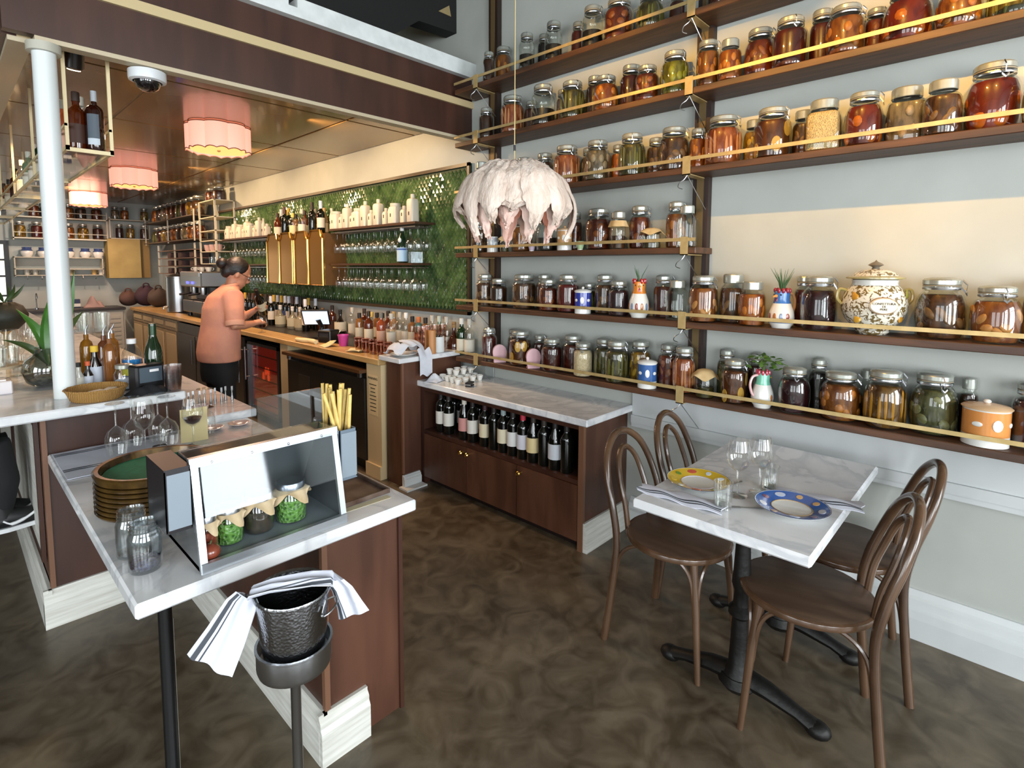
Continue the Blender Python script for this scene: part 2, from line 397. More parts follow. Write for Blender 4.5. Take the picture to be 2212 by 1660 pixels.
# ------------------------------------------------------------------ the long marble bar
bar = thing('bar_counter', 'long mahogany bar with a white marble top, the pole standing on it', 'counter', (.261, 2.97, 0))
def bbox(name, m, x0, x1, y0, y1, z0, z1, ch=0):
    mb = MB(); a = (x0-.261, x1-.261, y0-2.97, y1-2.97, z0, z1)
    (mb.cbox(*a, ch) if ch else mb.box(*a)); return mb.build(name, m, bar, False)
bbox('end_panel', MAHOGD, .275, .80, 2.97, 3.0, .0, .935)
bbox('front_panel', MAHOG, .265, .29, 2.985, 9.6, .0, .935)
TRIMW = mat('brown_edge_trim', '#6d4c38', .45)
bbox('corner_trim', TRIMW, .258, .276, 2.955, 2.985, .17, .935)
bbox('body', MAHOGD, .29, .80, 3.0, 9.6, .0, .935)
bbox('marble_top', MARBLE, -.05, .775, 2.82, 9.7, .937, .977, .006)
for k in range(5):
    y = 3.12+k*1.25
    bbox('face_panel', WASHW, .25, .266, y, y+1.05, .27, .86)
    for a in ((y-.03,y,.24,.89),(y+1.05,y+1.08,.24,.89)): bbox('panel_moulding', MAHOGD, .246, .262, *a)
    for a in ((y,y+1.05,.24,.27),(y,y+1.05,.86,.89)): bbox('panel_moulding', MAHOGD, .246, .262, *a)
BASEP = [(0,0),(.03,0),(.03,.11),(.022,.125),(.022,.14),(.012,.155),(.012,.165),(0,.165)]
MB().prism([(-a,z) for a,z in BASEP], -.02, 6.63, 'y').build('baseboard', WASHW, bar, False)
MB().prism([(-a,z) for a,z in BASEP], -.03, .54, 'x').build('baseboard', WASHX, bar, False)
# inner work counter behind the bar
wk = thing('work_counter', 'low white marble work counter on the servers side of the bar', 'counter', (.80, 2.97, 0))
MB().cbox(.0, .347, -.02, 6.6, .757, .80, .005).build('marble_top', MARBLE, wk, False)
MB().box(.0, .30, .03, 6.55, .0, .757).build('cabinet_body', MAHOGD, wk, False)

# ------------------------------------------------------------------ the service station in front
st = thing('service_station', 'low marble topped service station with a mahogany cabinet base', 'counter', (.686, 2.2, 0))
def sb(name, m, x0, x1, y0, y1, z0, z1, ch=0):
    mb = MB(); a = (x0-.686, x1-.686, y0-2.2, y1-2.2, z0, z1); (mb.cbox(*a, ch) if ch else mb.box(*a)); return mb.build(name, m, st, False)
sb('marble_top', MARBLE, .275, 1.097, 1.466, 2.953, .722, .762, .006)
sb('cabinet_body', MAHOG, .775, 1.055, 1.512, 2.95, .0, .722)
sb('side_panel', MAHOGD, .767, .775, 1.51, 2.95, .0, .722)
sb('corner_trim', TRIMW, .762, .78, 1.502, 1.520, .165, .722)
sb('corner_trim', MAHOGD, 1.045, 1.06, 1.502, 1.520, .0, .722)
mb = MB().prism([(-a,z) for a,z in BASEP], -.70, .75, 'y'); mb.xf(Matrix.Translation((.081,0,0))); mb.build('baseboard', WASHW, st, False)
mb = MB().prism([(-a,z) for a,z in BASEP], .052, .225, 'x'); mb.xf(Matrix.Translation((0,-.688,0))); mb.build('baseboard', WASHX, st, False)
lp = MB().lathe([(0,.0),(.10,.0),(.10,.012),(.02,.02),(.0165,.03),(.0165,.70),(.05,.705),(.05,.722),(0,.722)], 20, (.365-.686, 1.60-2.2, 0)).build('post_leg', BLACK, st)

# ------------------------------------------------------------------ wine cabinet under the shelves
wc = thing('wine_cabinet', 'mahogany cabinet with an open wine shelf under a white marble top', 'cabinet', (2.36, 1.66, 0))
def cb(name, m, x0, x1, y0, y1, z0, z1, ch=0, par=None):
    mb = MB(); a = (x0-2.36, x1-2.36, y0-1.66, y1-1.66, z0, z1); (mb.cbox(*a, ch) if ch else mb.box(*a)); return mb.build(name, m, par or wc, False)
CX0, CX1, CY0, CY1 = 2.355, W-.004, 1.66, 3.08
cb('marble_top', MARBLE, 2.33, W-.003, 1.62, 3.10, .715, .755, .005)
cb('end_panel', MAHOG, CX0+.02, CX1, CY0, CY0+.03, .0, .715)
cb('edge_trim', TRIMW, CX0-.002, CX0+.02, CY0-.003, CY0+.03, .0, .715)
cb('end_panel', MAHOGD, CX0, CX1, CY1-.03, CY1, .0, .715)
cb('back_panel', MAHOGD, CX1-.02, CX1-.001, CY0+.03, CY1-.03, .0, .715)
cb('shelf_board', MAHOGD, CX0, CX1-.02, CY0+.03, CY1-.03, .375, .40)
cb('top_rail', MAHOGD, CX0, CX0+.03, CY0+.03, CY1-.03, .685, .715)
cb('plinth', mat('plinth_dark', '#1b0f0c', .5), CX0+.05, CX1-.02, CY0+.03, CY1-.03, .0, .05)
dw = (CY1-CY0-.06)/3
for k in range(3):
    y0 = CY0+.03+k*dw
    d = cb('door', MAHOG, CX0-.006, CX0+.014, y0+.003, y0+dw-.003, .055, .372)
    for yy in ([y0+dw-.05] if k == 0 else [y0+.05] if k == 1 else [y0+.05]):
        pass
    ky = {0: y0+dw-.035, 1: y0+dw-.03, 2: y0+.03}[k]
    MB().lathe([(0,0),(.006,0),(.006,.012),(.014,.018),(.016,.026),(.011,.034),(0,.036)], 14).xf(Matrix.Translation((CX0-.006-2.36, ky-1.66, .335)) @ Matrix.Rotation(R(-90), 4, 'Y')).build('knob', BRASSB, d)
mb = MB().prism([(-a,z) for a,z in BASEP], .0, .445, 'x'); mb.build('baseboard', WASHX, wc, False)

# ------------------------------------------------------------------ shelf system on the right wall
SD = .205; STH = .032
SHZ = [.876, 1.259, 1.637, 2.034, 2.418, 2.788]      # undersides
PY = (1.235, 2.765)                                 # the two uprights
names = ['lowest', 'second-lowest', 'third-lowest', 'third-highest', 'second-highest', 'highest']
for k, z in enumerate(SHZ):
    y0 = 1.18 if k == 2 else -1.6
    s = thing('wall_shelf', '%s dark wooden jar shelf on the wall with a brass front rail' % names[k].capitalize(), 'shelf', (W-SD/2, 2.0, z), 0, 'long jar shelves on the wall')
    y1 = 2.99
    MB().cbox(-SD/2, SD/2-.002, y0-2.0, y1-2.0, 0, STH, .003).build('shelf_board', SHELFW, s, False)
    MB().box(-SD/2-.007, -SD/2-.003, y0-2.0, y1-2.0, STH+.030, STH+.047).build('front_rail', BRASS, s, False)
    for py in PY + ((-.35,) if k != 2 else ()):
        MB().box(-SD/2-.012, -SD/2-.007, py-.02-2.0, py+.02-2.0, -.008, STH+.052).box(-SD/2-.012, SD/2-.01, py-.02-2.0, py+.02-2.0, -.008, -.003).build('bracket_strap', BRASS, s, False)
        hk = [(-SD/2+.0, py-2.0, -.008), (-SD/2-.012, py-2.0+.01, -.03), (-SD/2-.02, py-2.0+.03, -.045), (-SD/2-.012, py-2.0+.04, -.065), (-SD/2, py-2.0+.022, -.075)]
        MB().tube(spline(hk, 4), .0022, 5).build('wire_hook', STEEL, s)
        MB().tube([(-SD/2, py-2.0, -.008), (SD/2-.04, py-2.03, -.17)], .0022, 5).build('wire_hook', STEEL, s)
for py in PY:
    u = thing('shelf_upright', 'dark wooden wall upright carrying the jar shelves, %s' % ('beside the green tiles' if py > 2 else 'in the middle of the jar wall'), 'post', (W-.02, py, .93), 0, 'shelf uprights')
    MB().box(-.025, .018, -.042, .042, 0, 3.1).build('upright_board', SHELFD, u, False)
    MB().box(-.031, -.025, -.018, .018, 0, 3.1).build('brass_strip', mat('aged_brass','#6f5c3c',.5,.5), u, False)

# ------------------------------------------------------------------ table
tb = thing('dining_table', 'rectangular white marble dining table on black iron pedestals', 'table', (2.14, .665, 0))
MB().cbox(-.492, .492, -.285, .285, .715, .750, .007).build('marble_top', MARBLE, tb, False)
IRON = mat('black_cast_iron', '#131210', .5, .4, bump=.2, scale=40)
for px_ in (-.20, .27):
    MB().lathe([(0,.07),(.06,.07),(.055,.09),(.036,.12),(.032,.2),(.028,.3),(.042,.315),(.042,.335),(.028,.35),(.024,.40),(.034,.43),(.03,.47),(.024,.60),(.03,.66),(.05,.70),(.10,.71),(.10,.715),(0,.715)], 18, (px_,0,0)).build('pedestal_column', IRON, tb)
    m = MB()
    for s_ in (-1, 1):
        m.tube([(px_,0,.085),(px_,s_*.1,.075),(px_,s_*.2,.05),(px_,s_*.255,.032)], [.042,.036,.026,.03], 10, flat=.8)
        m.ball((px_, s_*.262, .028), (.035,.042,.028))
    m.lathe([(0,.03),(.05,.035),(.07,.06),(.06,.09),(0,.09)], 16, (px_,0,0))
    m.build('pedestal_foot', IRON, tb)

# ================================================================== JARS ON THE WALL SHELVES
def cmat(name, c1, c2, scale=9, rough=.35, contrast=(.4,.6), kind='noise', bump=.0):
    c1, c2 = [tuple(v*.55 for v in lin(q)) for q in (c1, c2)]
    return mat('contents_'+name, c1, rough, color2=c2, scale=scale, contrast=contrast, kind=kind, bump=bump, detail=3, spec=.3)
CONT = {  # key: (words, material, fruit)
 'darkred': ('dark red preserves', cmat('darkred','#3a0d07','#561a0c',3), None),
 'redbrown': ('red-brown preserves', cmat('redbrown','#4f1a0a','#7d3312',3), ('half','#8a4a1c')),
 'red': ('clear red preserves', cmat('red','#5b0f0d','#6e1913',3), None),
 'amber': ('amber pickled fruit', cmat('amber','#6b3410','#9a5a1c',3), ('ball','#b06a22')),
 'peach': ('amber peach halves', cmat('peach','#7a3c14','#a86428',3), ('half','#c58a4a')),
 'brown': ('brown pickled mushrooms', cmat('brown','#3f2412','#6b4526',4), ('half','#7d5a36')),
 'darkbrown': ('dark brown pickles', cmat('darkbrown','#2a140a','#46260f',4), None),
 'olive': ('olive green pickles', cmat('olive','#39351a','#5e5526',5), ('stick','#6d6a2e')),
 'green': ('pickled green peppers', cmat('green','#4d4a12','#7d7a1c',4), ('ball','#8a8a20')),
 'artichoke': ('grey-green artichoke leaves', cmat('artichoke','#3c3d22','#6a6a40',5,contrast=(.35,.65)), ('half','#75754c')),
 'pepper': ('yellow peppers in brine', cmat('pepper','#4c2a0a','#7c5514',3), ('stick','#b07a1a')),
 'orange': ('orange pickled fruit', cmat('orange','#8a3d0c','#b8661a',3), ('ball','#c8741c')),
 'carrot': ('pink-orange pickled carrots', cmat('carrot','#8f3f1a','#b9683a',4), ('stick','#d08a58')),
 'plum': ('dark purple plums', cmat('plum','#240810','#3a0f1c',4), None),
 'black': ('black syrup', cmat('black','#0d0807','#1c0f0b',4), None),
 'grey': ('pale grey pickled bulbs', cmat('grey','#5a4a34','#8a765a',4), ('ball','#a08c70')),
 'slice': ('lemon slices in syrup', cmat('slice','#4a240c','#6d3a14',3), ('slice','#d0a040')),
 'golden': ('golden pickled fruit', cmat('golden','#6d4a0e','#a87c1c',3), ('half','#c39a30')),
 'grain': ('dry chickpeas', mat('contents_grain','#8a6a3a',.6,color2='#d3b681',scale=26,kind='voronoi',contrast=(.15,.5),bump=.6), None),
 'beans': ('dry white beans', mat('contents_beans','#a08458',.6,color2='#d8c4a0',scale=24,kind='voronoi',contrast=(.15,.5),bump=.6), None),
 'balls': ('oranges in red syrup', cmat('balls','#641507','#842a0c',3), ('big','#c0661c')),
 'clear': ('half-clear dark leaves', cmat('clear','#1b1712','#3a332a',6), None),
 'empty': ('nothing, left empty', None, None),
}
LIDM = mat('lid_glass_metal', '#a8aca4', .25, .55)
RUBBER = mat('rubber_seal', '#8f8672', .6)
FRUIT = {}
def fruit_mat(c):
    return mat('fruit_'+c, tuple(v*.75 for v in lin(c)), .4, spec=.3)
BODY = [(0,0),(.86,0),(.97,.03),(1,.08),(1,.60),(.97,.66),(.88,.715),(.74,.755),(.68,.775),(.66,.80),(.66,.845)]
BARREL = [(0,0),(.80,0),(.90,.03),(.97,.12),(1,.28),(1,.48),(.95,.60),(.85,.69),(.72,.75),(.66,.77),(.64,.80),(.64,.845)]
TAPER = [(0,0),(.84,0),(.93,.03),(.97,.10),(1,.62),(.95,.70),(.80,.765),(.70,.785),(.68,.80),(.68,.845)]
SQUARE = [(0,0),(.86,0),(.93,.02),(.95,.05),(.95,.62),(.90,.70),(.74,.76),(.68,.78),(.66,.80),(.66,.845)]
def clip(prof, z):
    out = []
    for (r0,z0),(r1,z1) in zip(prof, prof[1:]):
        out.append((r0,z0))
        if z1 >= z:
            t = (z-z0)/max(z1-z0,1e-6); out.append((r0+(r1-r0)*t, z)); break
    return out
JP = {}
def jar_proto(shape, key):
    k = (shape, key)
    if k in JP: return JP[k]
    prof = {'bail': BODY, 'barrel': BARREL, 'taper': TAPER, 'square': SQUARE, 'screw': BODY}[shape]
    sq = 5 if shape == 'square' else None; n = 24 if sq else 20
    words, cm, fruit = CONT[key]
    t = thing('preserve_jar', 'jar', 'jar')
    MB().lathe(prof, n, sq=sq).build('glass_body', JARGLASS, t)
    if cm:
        fill = {'clear': .38, 'grain': .74, 'beans': .74}.get(key, .70)
        ins = [(max(r-.09,0), max(z,.02)) for r, z in prof[1:]]
        c = clip([(0,.02)]+ins, fill); c.append((0, fill))
        ct = MB().lathe(c, n, sq=sq).build('contents', cm, t)
        if fruit:
            m = MB(); m0 = m; rnd = random.Random(hash(k) % 999 if False else sum(map(ord, key+shape))); fk = fruit[0]
            for q in range({'ball': 14, 'half': 12, 'stick': 16, 'slice': 6, 'big': 7}[fk]):
                a = 2*math.pi*(q*.618+rnd.random()*.05); z = .14+.42*rnd.random()
                if fk == 'big': z = (.16,.42)[q % 2]; a = q*.9
                rr = .93
                if fk in ('big', 'slice'): m = MB()
                ca, sa = math.cos(a), math.sin(a)
                if fk == 'ball': s0 = len(m.v); m.ball((0,0,0), (.11,.22,.10), 9, 6); m.xf(Matrix.Translation((ca*(rr-.06), sa*(rr-.06), z)) @ Matrix.Rotation(a,4,'Z'), s0)
                elif fk == 'big': s0 = len(m.v); m.ball((0,0,0), (.28,.34,.14), 10, 7); m.xf(Matrix.Translation((ca*(rr-.23), sa*(rr-.23), z)) @ Matrix.Rotation(a,4,'Z'), s0)
                elif fk == 'half': s0 = len(m.v); m.ball((0,0,0), (.10,.26,.08), 9, 6); m.xf(Matrix.Translation((ca*(rr-.05), sa*(rr-.05), z)) @ Matrix.Rotation(a,4,'Z') @ Matrix.Rotation(rnd.uniform(-.3,.3),4,'X'), s0)
                elif fk == 'stick': s0 = len(m.v); m.ball((0,0,0), (.07,.09,.24), 7, 5); m.xf(Matrix.Translation((ca*(rr-.02), sa*(rr-.02), .26+.18*rnd.random())) @ Matrix.Rotation(a,4,'Z') @ Matrix.Rotation(rnd.uniform(-.12,.12),4,'X'), s0)
                else: s0 = len(m.v); m.lathe([(0,-.02),(.27,-.02),(.27,.02),(0,.02)], 14); m.xf(Matrix.Translation((ca*(rr-.03), sa*(rr-.03), z)) @ Matrix.Rotation(a,4,'Z') @ Matrix.Diagonal((1,1,.55,1)) @ Matrix.Rotation(R(90),4,'Y'), s0)
                if fk in ('big', 'slice'): m.build('orange' if fk == 'big' else 'lemon_slice', fruit_mat(fruit[1]), ct)
            if fk not in ('big', 'slice'): m.build('fruit_pieces', fruit_mat(fruit[1]), ct)['kind'] = 'stuff'
    lr = prof[-1][0]
    if shape in ('bail', 'barrel', 'taper'):
        MB().lathe([(lr+.05,.832),(lr+.09,.838),(lr+.09,.85),(lr+.03,.856)], n).build('rubber_seal', RUBBER, t)
        MB().lathe([(lr+.06,.856),(lr+.10,.862),(lr+.10,.925),(lr+.04,.95),(.40,.972),(.22,.965),(0,.965)], n).build('lid', LIDM, t)
        m = MB().tube([(x,y,z) for x,y,z in ring(lr+.085, 18, .80)], .022, 5, True)
        m.tube([(lr+.08,0,.80),(lr+.30,0,.78),(lr+.33,0,.86),(lr+.14,0,.93)], .02, 4)
        m.tube([(lr+.30,.12,.74),(lr+.33,0,.70),(lr+.30,-.12,.74),(lr+.12,-.1,.83)], .02, 4)
        m.build('wire_bail', STEEL, t)
    else:
        MB().lathe([(lr+.05,.80),(lr+.08,.81),(lr+.08,.96),(lr+.03,.985),(0,.985)], n).build('lid', LIDM, t)
    JP[k] = Proto(t); return JP[k]
# shelf lists: (centre px, width px, top px y, row f/b, shape, contents)
S = {}
S[5] = [(1059,26,112,'f','bail','darkbrown'),(1084,38,100,'b','bail','amber'),(1138,34,70,'f','bail','clear'),(1175,28,72,'b','bail','black'),(1196,38,45,'f','bail','clear'),(1249,30,46,'b','bail','darkred'),(1280,46,12,'f','bail','clear'),(1337,62,-3,'f','bail','redbrown'),(1405,58,-12,'f','barrel','olive'),(1463,34,-15,'b','bail','darkred'),(1560,60,-60,'f','bail','darkred'),(1650,66,-85,'f','bail','brown')]
S[4] = [(1051,32,232,'f','bail','darkbrown'),(1108,50,206,'f','bail','carrot'),(1146,30,216,'b','bail','darkred'),(1175,52,182,'f','bail','clear'),(1214,30,192,'b','bail','brown'),(1239,54,175,'f','bail','olive'),(1290,44,160,'b','bail','darkbrown'),(1308,54,165,'f','barrel','orange'),(1361,48,139,'b','bail','darkred'),(1398,50,141,'f','bail','redbrown'),(1458,58,110,'f','bail','green'),(1530,48,86,'f','taper','amber'),(1584,48,87,'f','screw','orange'),(1644,68,56,'f','barrel','redbrown'),(1705,70,40,'f','bail','darkred'),(1776,62,15,'b','bail','darkred'),(1834,74,12,'f','bail','amber'),(1905,64,9,'b','bail','redbrown'),(1970,95,-27,'f','barrel','balls'),(2062,88,-34,'f','barrel','amber'),(2167,95,-51,'f','bail','olive')]
S[3] = [(1040,30,350,'f','screw','darkbrown'),(1095,32,349,'b','screw','brown'),(1133,36,341,'b','screw','darkred'),(1177,40,329,'b','bail','brown'),(1228,57,313,'f','bail','carrot'),(1266,30,318,'b','bail','grey'),(1294,54,302,'f','bail','grey'),(1331,30,311,'b','bail','orange'),(1368,56,287,'f','bail','olive'),(1414,42,296,'b','bail','brown'),(1462,62,273,'f','bail','brown'),(1512,42,279,'b','bail','orange'),(1562,74,250,'f','barrel','carrot'),(1625,46,259,'b','screw','golden'),(1678,73,231,'f','bail','slice'),(1742,58,236,'b','screw','brown'),(1800,78,216,'f','square','grain'),(1883,84,197,'f','barrel','balls'),(1953,88,187,'f','square','grey'),(2035,78,178,'f','screw','brown'),(2131,114,137,'f','barrel','balls'),(2212,70,168,'f','bail','olive')]
S[2] = [(1045,36,477,'b','bail','brown'),(1122,48,470,'f','bail','amber'),(1180,46,468,'f','bail','clear'),(1238,42,455,'b','bail','redbrown'),(1290,57,448,'f','bail','redbrown'),(1395,57,440,'b','bail','redbrown'),(1453,48,433,'b','bail','amber'),(1484,40,444,'f','square','empty')]
S[1] = [(1047,38,590,'f','bail','brown'),(1078,38,600,'f','bail','darkbrown'),(1132,52,590,'f','taper','brown'),(1178,36,590,'b','bail','redbrown'),(1186,42,601,'f','bail','redbrown'),(1227,48,590,'f','bail','red'),(1273,32,610,'b','bail','olive'),(1307,44,590,'b','bail','brown'),(1338,46,604,'f','bail','plum'),(1426,46,591,'b','bail','darkred'),(1463,42,605,'f','square','empty'),(1524,70,592,'f','bail','peach'),(1597,60,591,'b','screw','brown'),(1632,60,607,'f','screw','orange'),(1727,52,592,'b','bail','darkred'),(1779,78,592,'f','barrel','plum'),(2035,104,596,'f','barrel','brown'),(2133,90,613,'f','barrel','peach'),(2205,70,598,'b','bail','amber')]
S[0] = [(1074,36,706,'b','bail','red'),(1107,30,708,'b','bail','darkbrown'),(1124,48,711,'f','bail','slice'),(1167,34,722,'b','bail','darkred'),(1193,44,728,'f','bail','darkred'),(1235,46,720,'b','bail','darkred'),(1260,42,737,'f','bail','beans'),(1304,46,727,'b','bail','olive'),(1336,48,732,'f','bail','olive'),(1387,52,733,'b','bail','golden'),(1443,48,739,'b','bail','redbrown'),(1483,54,746,'f','barrel','carrot'),(1543,58,749,'b','bail','artichoke'),(1584,54,771,'f','bail','slice'),(1650,54,761,'b','bail','darkbrown'),(1722,70,789,'f','barrel','plum'),(1782,58,772,'b','bail','black'),(1824,84,798,'f','barrel','amber'),(1876,44,798,'b','screw','clear'),(1917,90,793,'f','barrel','pepper'),(2021,98,801,'f','barrel','artichoke'),(2099,62,818,'b','screw','darkbrown'),(2194,82,822,'f','bail','darkred')]
# other things on the shelves: (centre px, width px, top px y, kind)
OTH = {4: [], 5: [], 3: [(1176,20,352,'canister','white','tiny')], 
 2: [(1064,24,512,'canister','cup',''),(1093,23,507,'paper','',''),(1150,16,530,'pot','lilac',''),(1222,32,489,'canister','tan',''),(1256,18,522,'pot','green',''),(1342,38,456,'collar','',''),(1399,46,490,'paper','','')],
 1: [(1261,35,620,'canister','blue',''),(1382,44,600,'rooster','orange',''),(1690,52,620,'rooster','blue',''),(1905,150,562,'urn','','')],
 0: [(1059,18,706,'bottle','',''),(1078,32,744,'ovals','',''),(1153,32,753,'oval','',''),(1396,40,771,'canister','navy',''),(1530,46,793,'paper','',''),(1653,46,797,'rooster','mint',''),(2111,80,860,'canister','orange','')]}
SHN = ['lowest', 'second-lowest', 'middle short', 'third-highest', 'second-highest', 'highest']
PLACED = {}   # px -> (location, radius, height) for the other things
for k in range(6):
    zt = SHZ[k]+STH; items = []
    allc = sorted([(a[0], 'j', a) for a in S[k]]+[(a[0], 'o', a) for a in OTH.get(k, [])], key=lambda q: q[0])
    for n, (cx, ty, a) in enumerate(allc):
        row = a[3] if ty == 'j' else 'f'
        xf_, xb_ = W-SD, W-.012
        r = .06
        for _ in range(6):
            xc = xf_+.012+r if row == 'f' else xb_-r
            p = at(cx, (a[2]+40), 'x', xc); r = a[1]/2*depth(p)/F_PX*(1.03 if ty == 'j' else 1)
        zt2 = at(cx, a[2], 'x', xc).z
        kf = {'urn': 1, 'rooster': 1.25, 'canister': 1.09, 'paper': 1.2, 'collar': 1.15, 'ovals': 1.15, 'oval': 1.15}.get(a[3], 1) if ty == 'o' else 1
        items.append([xc, p.y, (.132 if a[3] == 'urn' else min(r*kf, .100)), max(zt2-zt, .05), n+1, ty, a, 0 if row == 'f' else 1])
    for it in range(260):                       # keep neighbours from touching
        moved = False
        for i in range(len(items)):
            for j in range(i+1, min(i+4, len(items))):
                A, B = items[i], items[j]; dx = B[0]-A[0]; dy = B[1]-A[1]; d = math.hypot(dx, dy); need = A[2]+B[2]+.003
                if d < need:
                    moved = True; push = (need-d)*.5
                    ux, uy = (dx/d, dy/d) if d > 1e-6 else (0, -1)
                    wa = .25 if A[7] < B[7] else .75 if A[7] > B[7] else .5
                    for q, s_, wt in ((A, -1, wa), (B, 1, 1-wa)):
                        q[0] += s_*ux*push*2*wt*.8; q[1] += s_*uy*push*2*wt*.2
                        if it > 12: q[2] *= 1-.012*wt*(1 if (q[7] or A[7] == B[7]) else .1)*(0 if q[5] == 'o' and A[5] != B[5] else 1)
        for q in items:
            near = any(abs(q[1]-py_) < .045+q[2]*.75 for py_ in PY)
            q[2] = min(q[2], (SD-(.062 if near else .012))/2) if q[5] == 'j' else q[2]
            q[0] = max(min(q[0], W-(.056 if near else .008)-q[2]), W-SD+q[2]*(1 if q[5] == 'j' else .9)+.002)
        if not moved: break
    for xc, y, r, h, n, ty, a, _w in items:
        if ty == 'o':
            kf = {'rooster': 1.25, 'canister': 1.09, 'paper': 1.2, 'collar': 1.15, 'ovals': 1.15, 'oval': 1.15}.get(a[3], 1)
            PLACED[(k, a[0])] = ((xc, y, zt), r/kf, h, n, a); continue
        words = CONT[a[5]][0]; sh = {'bail': 'clamp-lid jar', 'barrel': 'round-bellied jar', 'taper': 'tall jar', 'square': 'square glass jar', 'screw': 'screw-lid jar'}[a[4]]
        lb = '%s of %s, %s from left on the %s wall shelf' % (sh, words, ORD[n], SHN[k])
        if a[5] == 'empty': lb = 'empty square glass jar, %s from left on the %s wall shelf' % (ORD[n], SHN[k])
        o = jar_proto(a[4], a[5]).put((xc, y, zt+.0005), R(200+37*n % 90 if a[4] != 'square' else 180+8), lb, 'preserve jars on the wall shelves', (r, r, h))

# ------------------------------------------------------------------ crockery among the jars
CER = mat('white_glaze', '#d9d8d2', .2, coat=.4)
def glaze(c): return mat('glaze_'+c, c, .2, coat=.4)
PAPER = mat('brown_paper', '#c9b285', .7, color2='#b59a6c', scale=14, bump=.3)
TWINE = mat('twine', '#8d7650', .8)
def canister(key):
    (loc, r, h, n, a) = PLACED[key]; st_ = a[4]
    bandc = {'white': '#c9d2da', 'cup': '#aab4bf', 'tan': '#b98d5e', 'blue': '#27358a', 'navy': '#33588f', 'orange': '#c98545'}[st_]
    words = {'white': 'tiny blue-white lidded ceramic canister', 'cup': 'small clear and white cup', 'tan': 'tan and white lidded ceramic canister', 'blue': 'royal blue and white lidded canister with a heart', 'navy': 'navy and white lidded canister with a bird', 'orange': 'orange and white lidded ceramic canister'}[st_]
    t = thing('ceramic_canister', '%s on the %s wall shelf' % (words, SHN[key[0]]), 'canister', loc)
    zb = h*.82 if st_ != 'cup' else h
    MB().lathe([(0,0),(r*.95,0),(r,.01*h),(r,zb*.30)], 22).lathe([(r,zb*.96),(r*1.02,zb),(r*.9,zb),(r*.88,zb*.5),(0,zb*.5)], 22).build('body', CER, t)
    MB().lathe([(r*1.005,zb*.30),(r*1.005,zb*.96)], 22).build('painted_band', glaze(bandc), t)
    if st_ != 'cup':
        MB().lathe([(r*1.06,zb),(r*1.08,zb+.02*h),(r*.95,zb+.06*h),(r*.4,zb+.10*h),(.0,zb+.105*h)], 22).build('lid', CER if st_ != 'orange' and st_ != 'tan' else glaze('#cfae88'), t)
        MB().ball((0,0,h*.965), (r*.18,r*.18,h*.05), 10, 6).build('lid_knob', CER if st_ != 'tan' else glaze('#b98d5e'), t)
    for k_ in range(3):      # white motif facing the room
        an = R(180+48*(k_-1)+30); m = MB().ball((0,0,0), (.05*r,.24*r,zb*.16 if k_ == 1 else zb*.07), 10, 6)
        m.xf(Matrix.Rotation(an, 4, 'Z') @ Matrix.Translation((r*1.0,0,zb*.62))); m.build('painted_motif', CER, t)
for key in list(PLACED):
    if PLACED[key][4][3] == 'canister': canister(key)
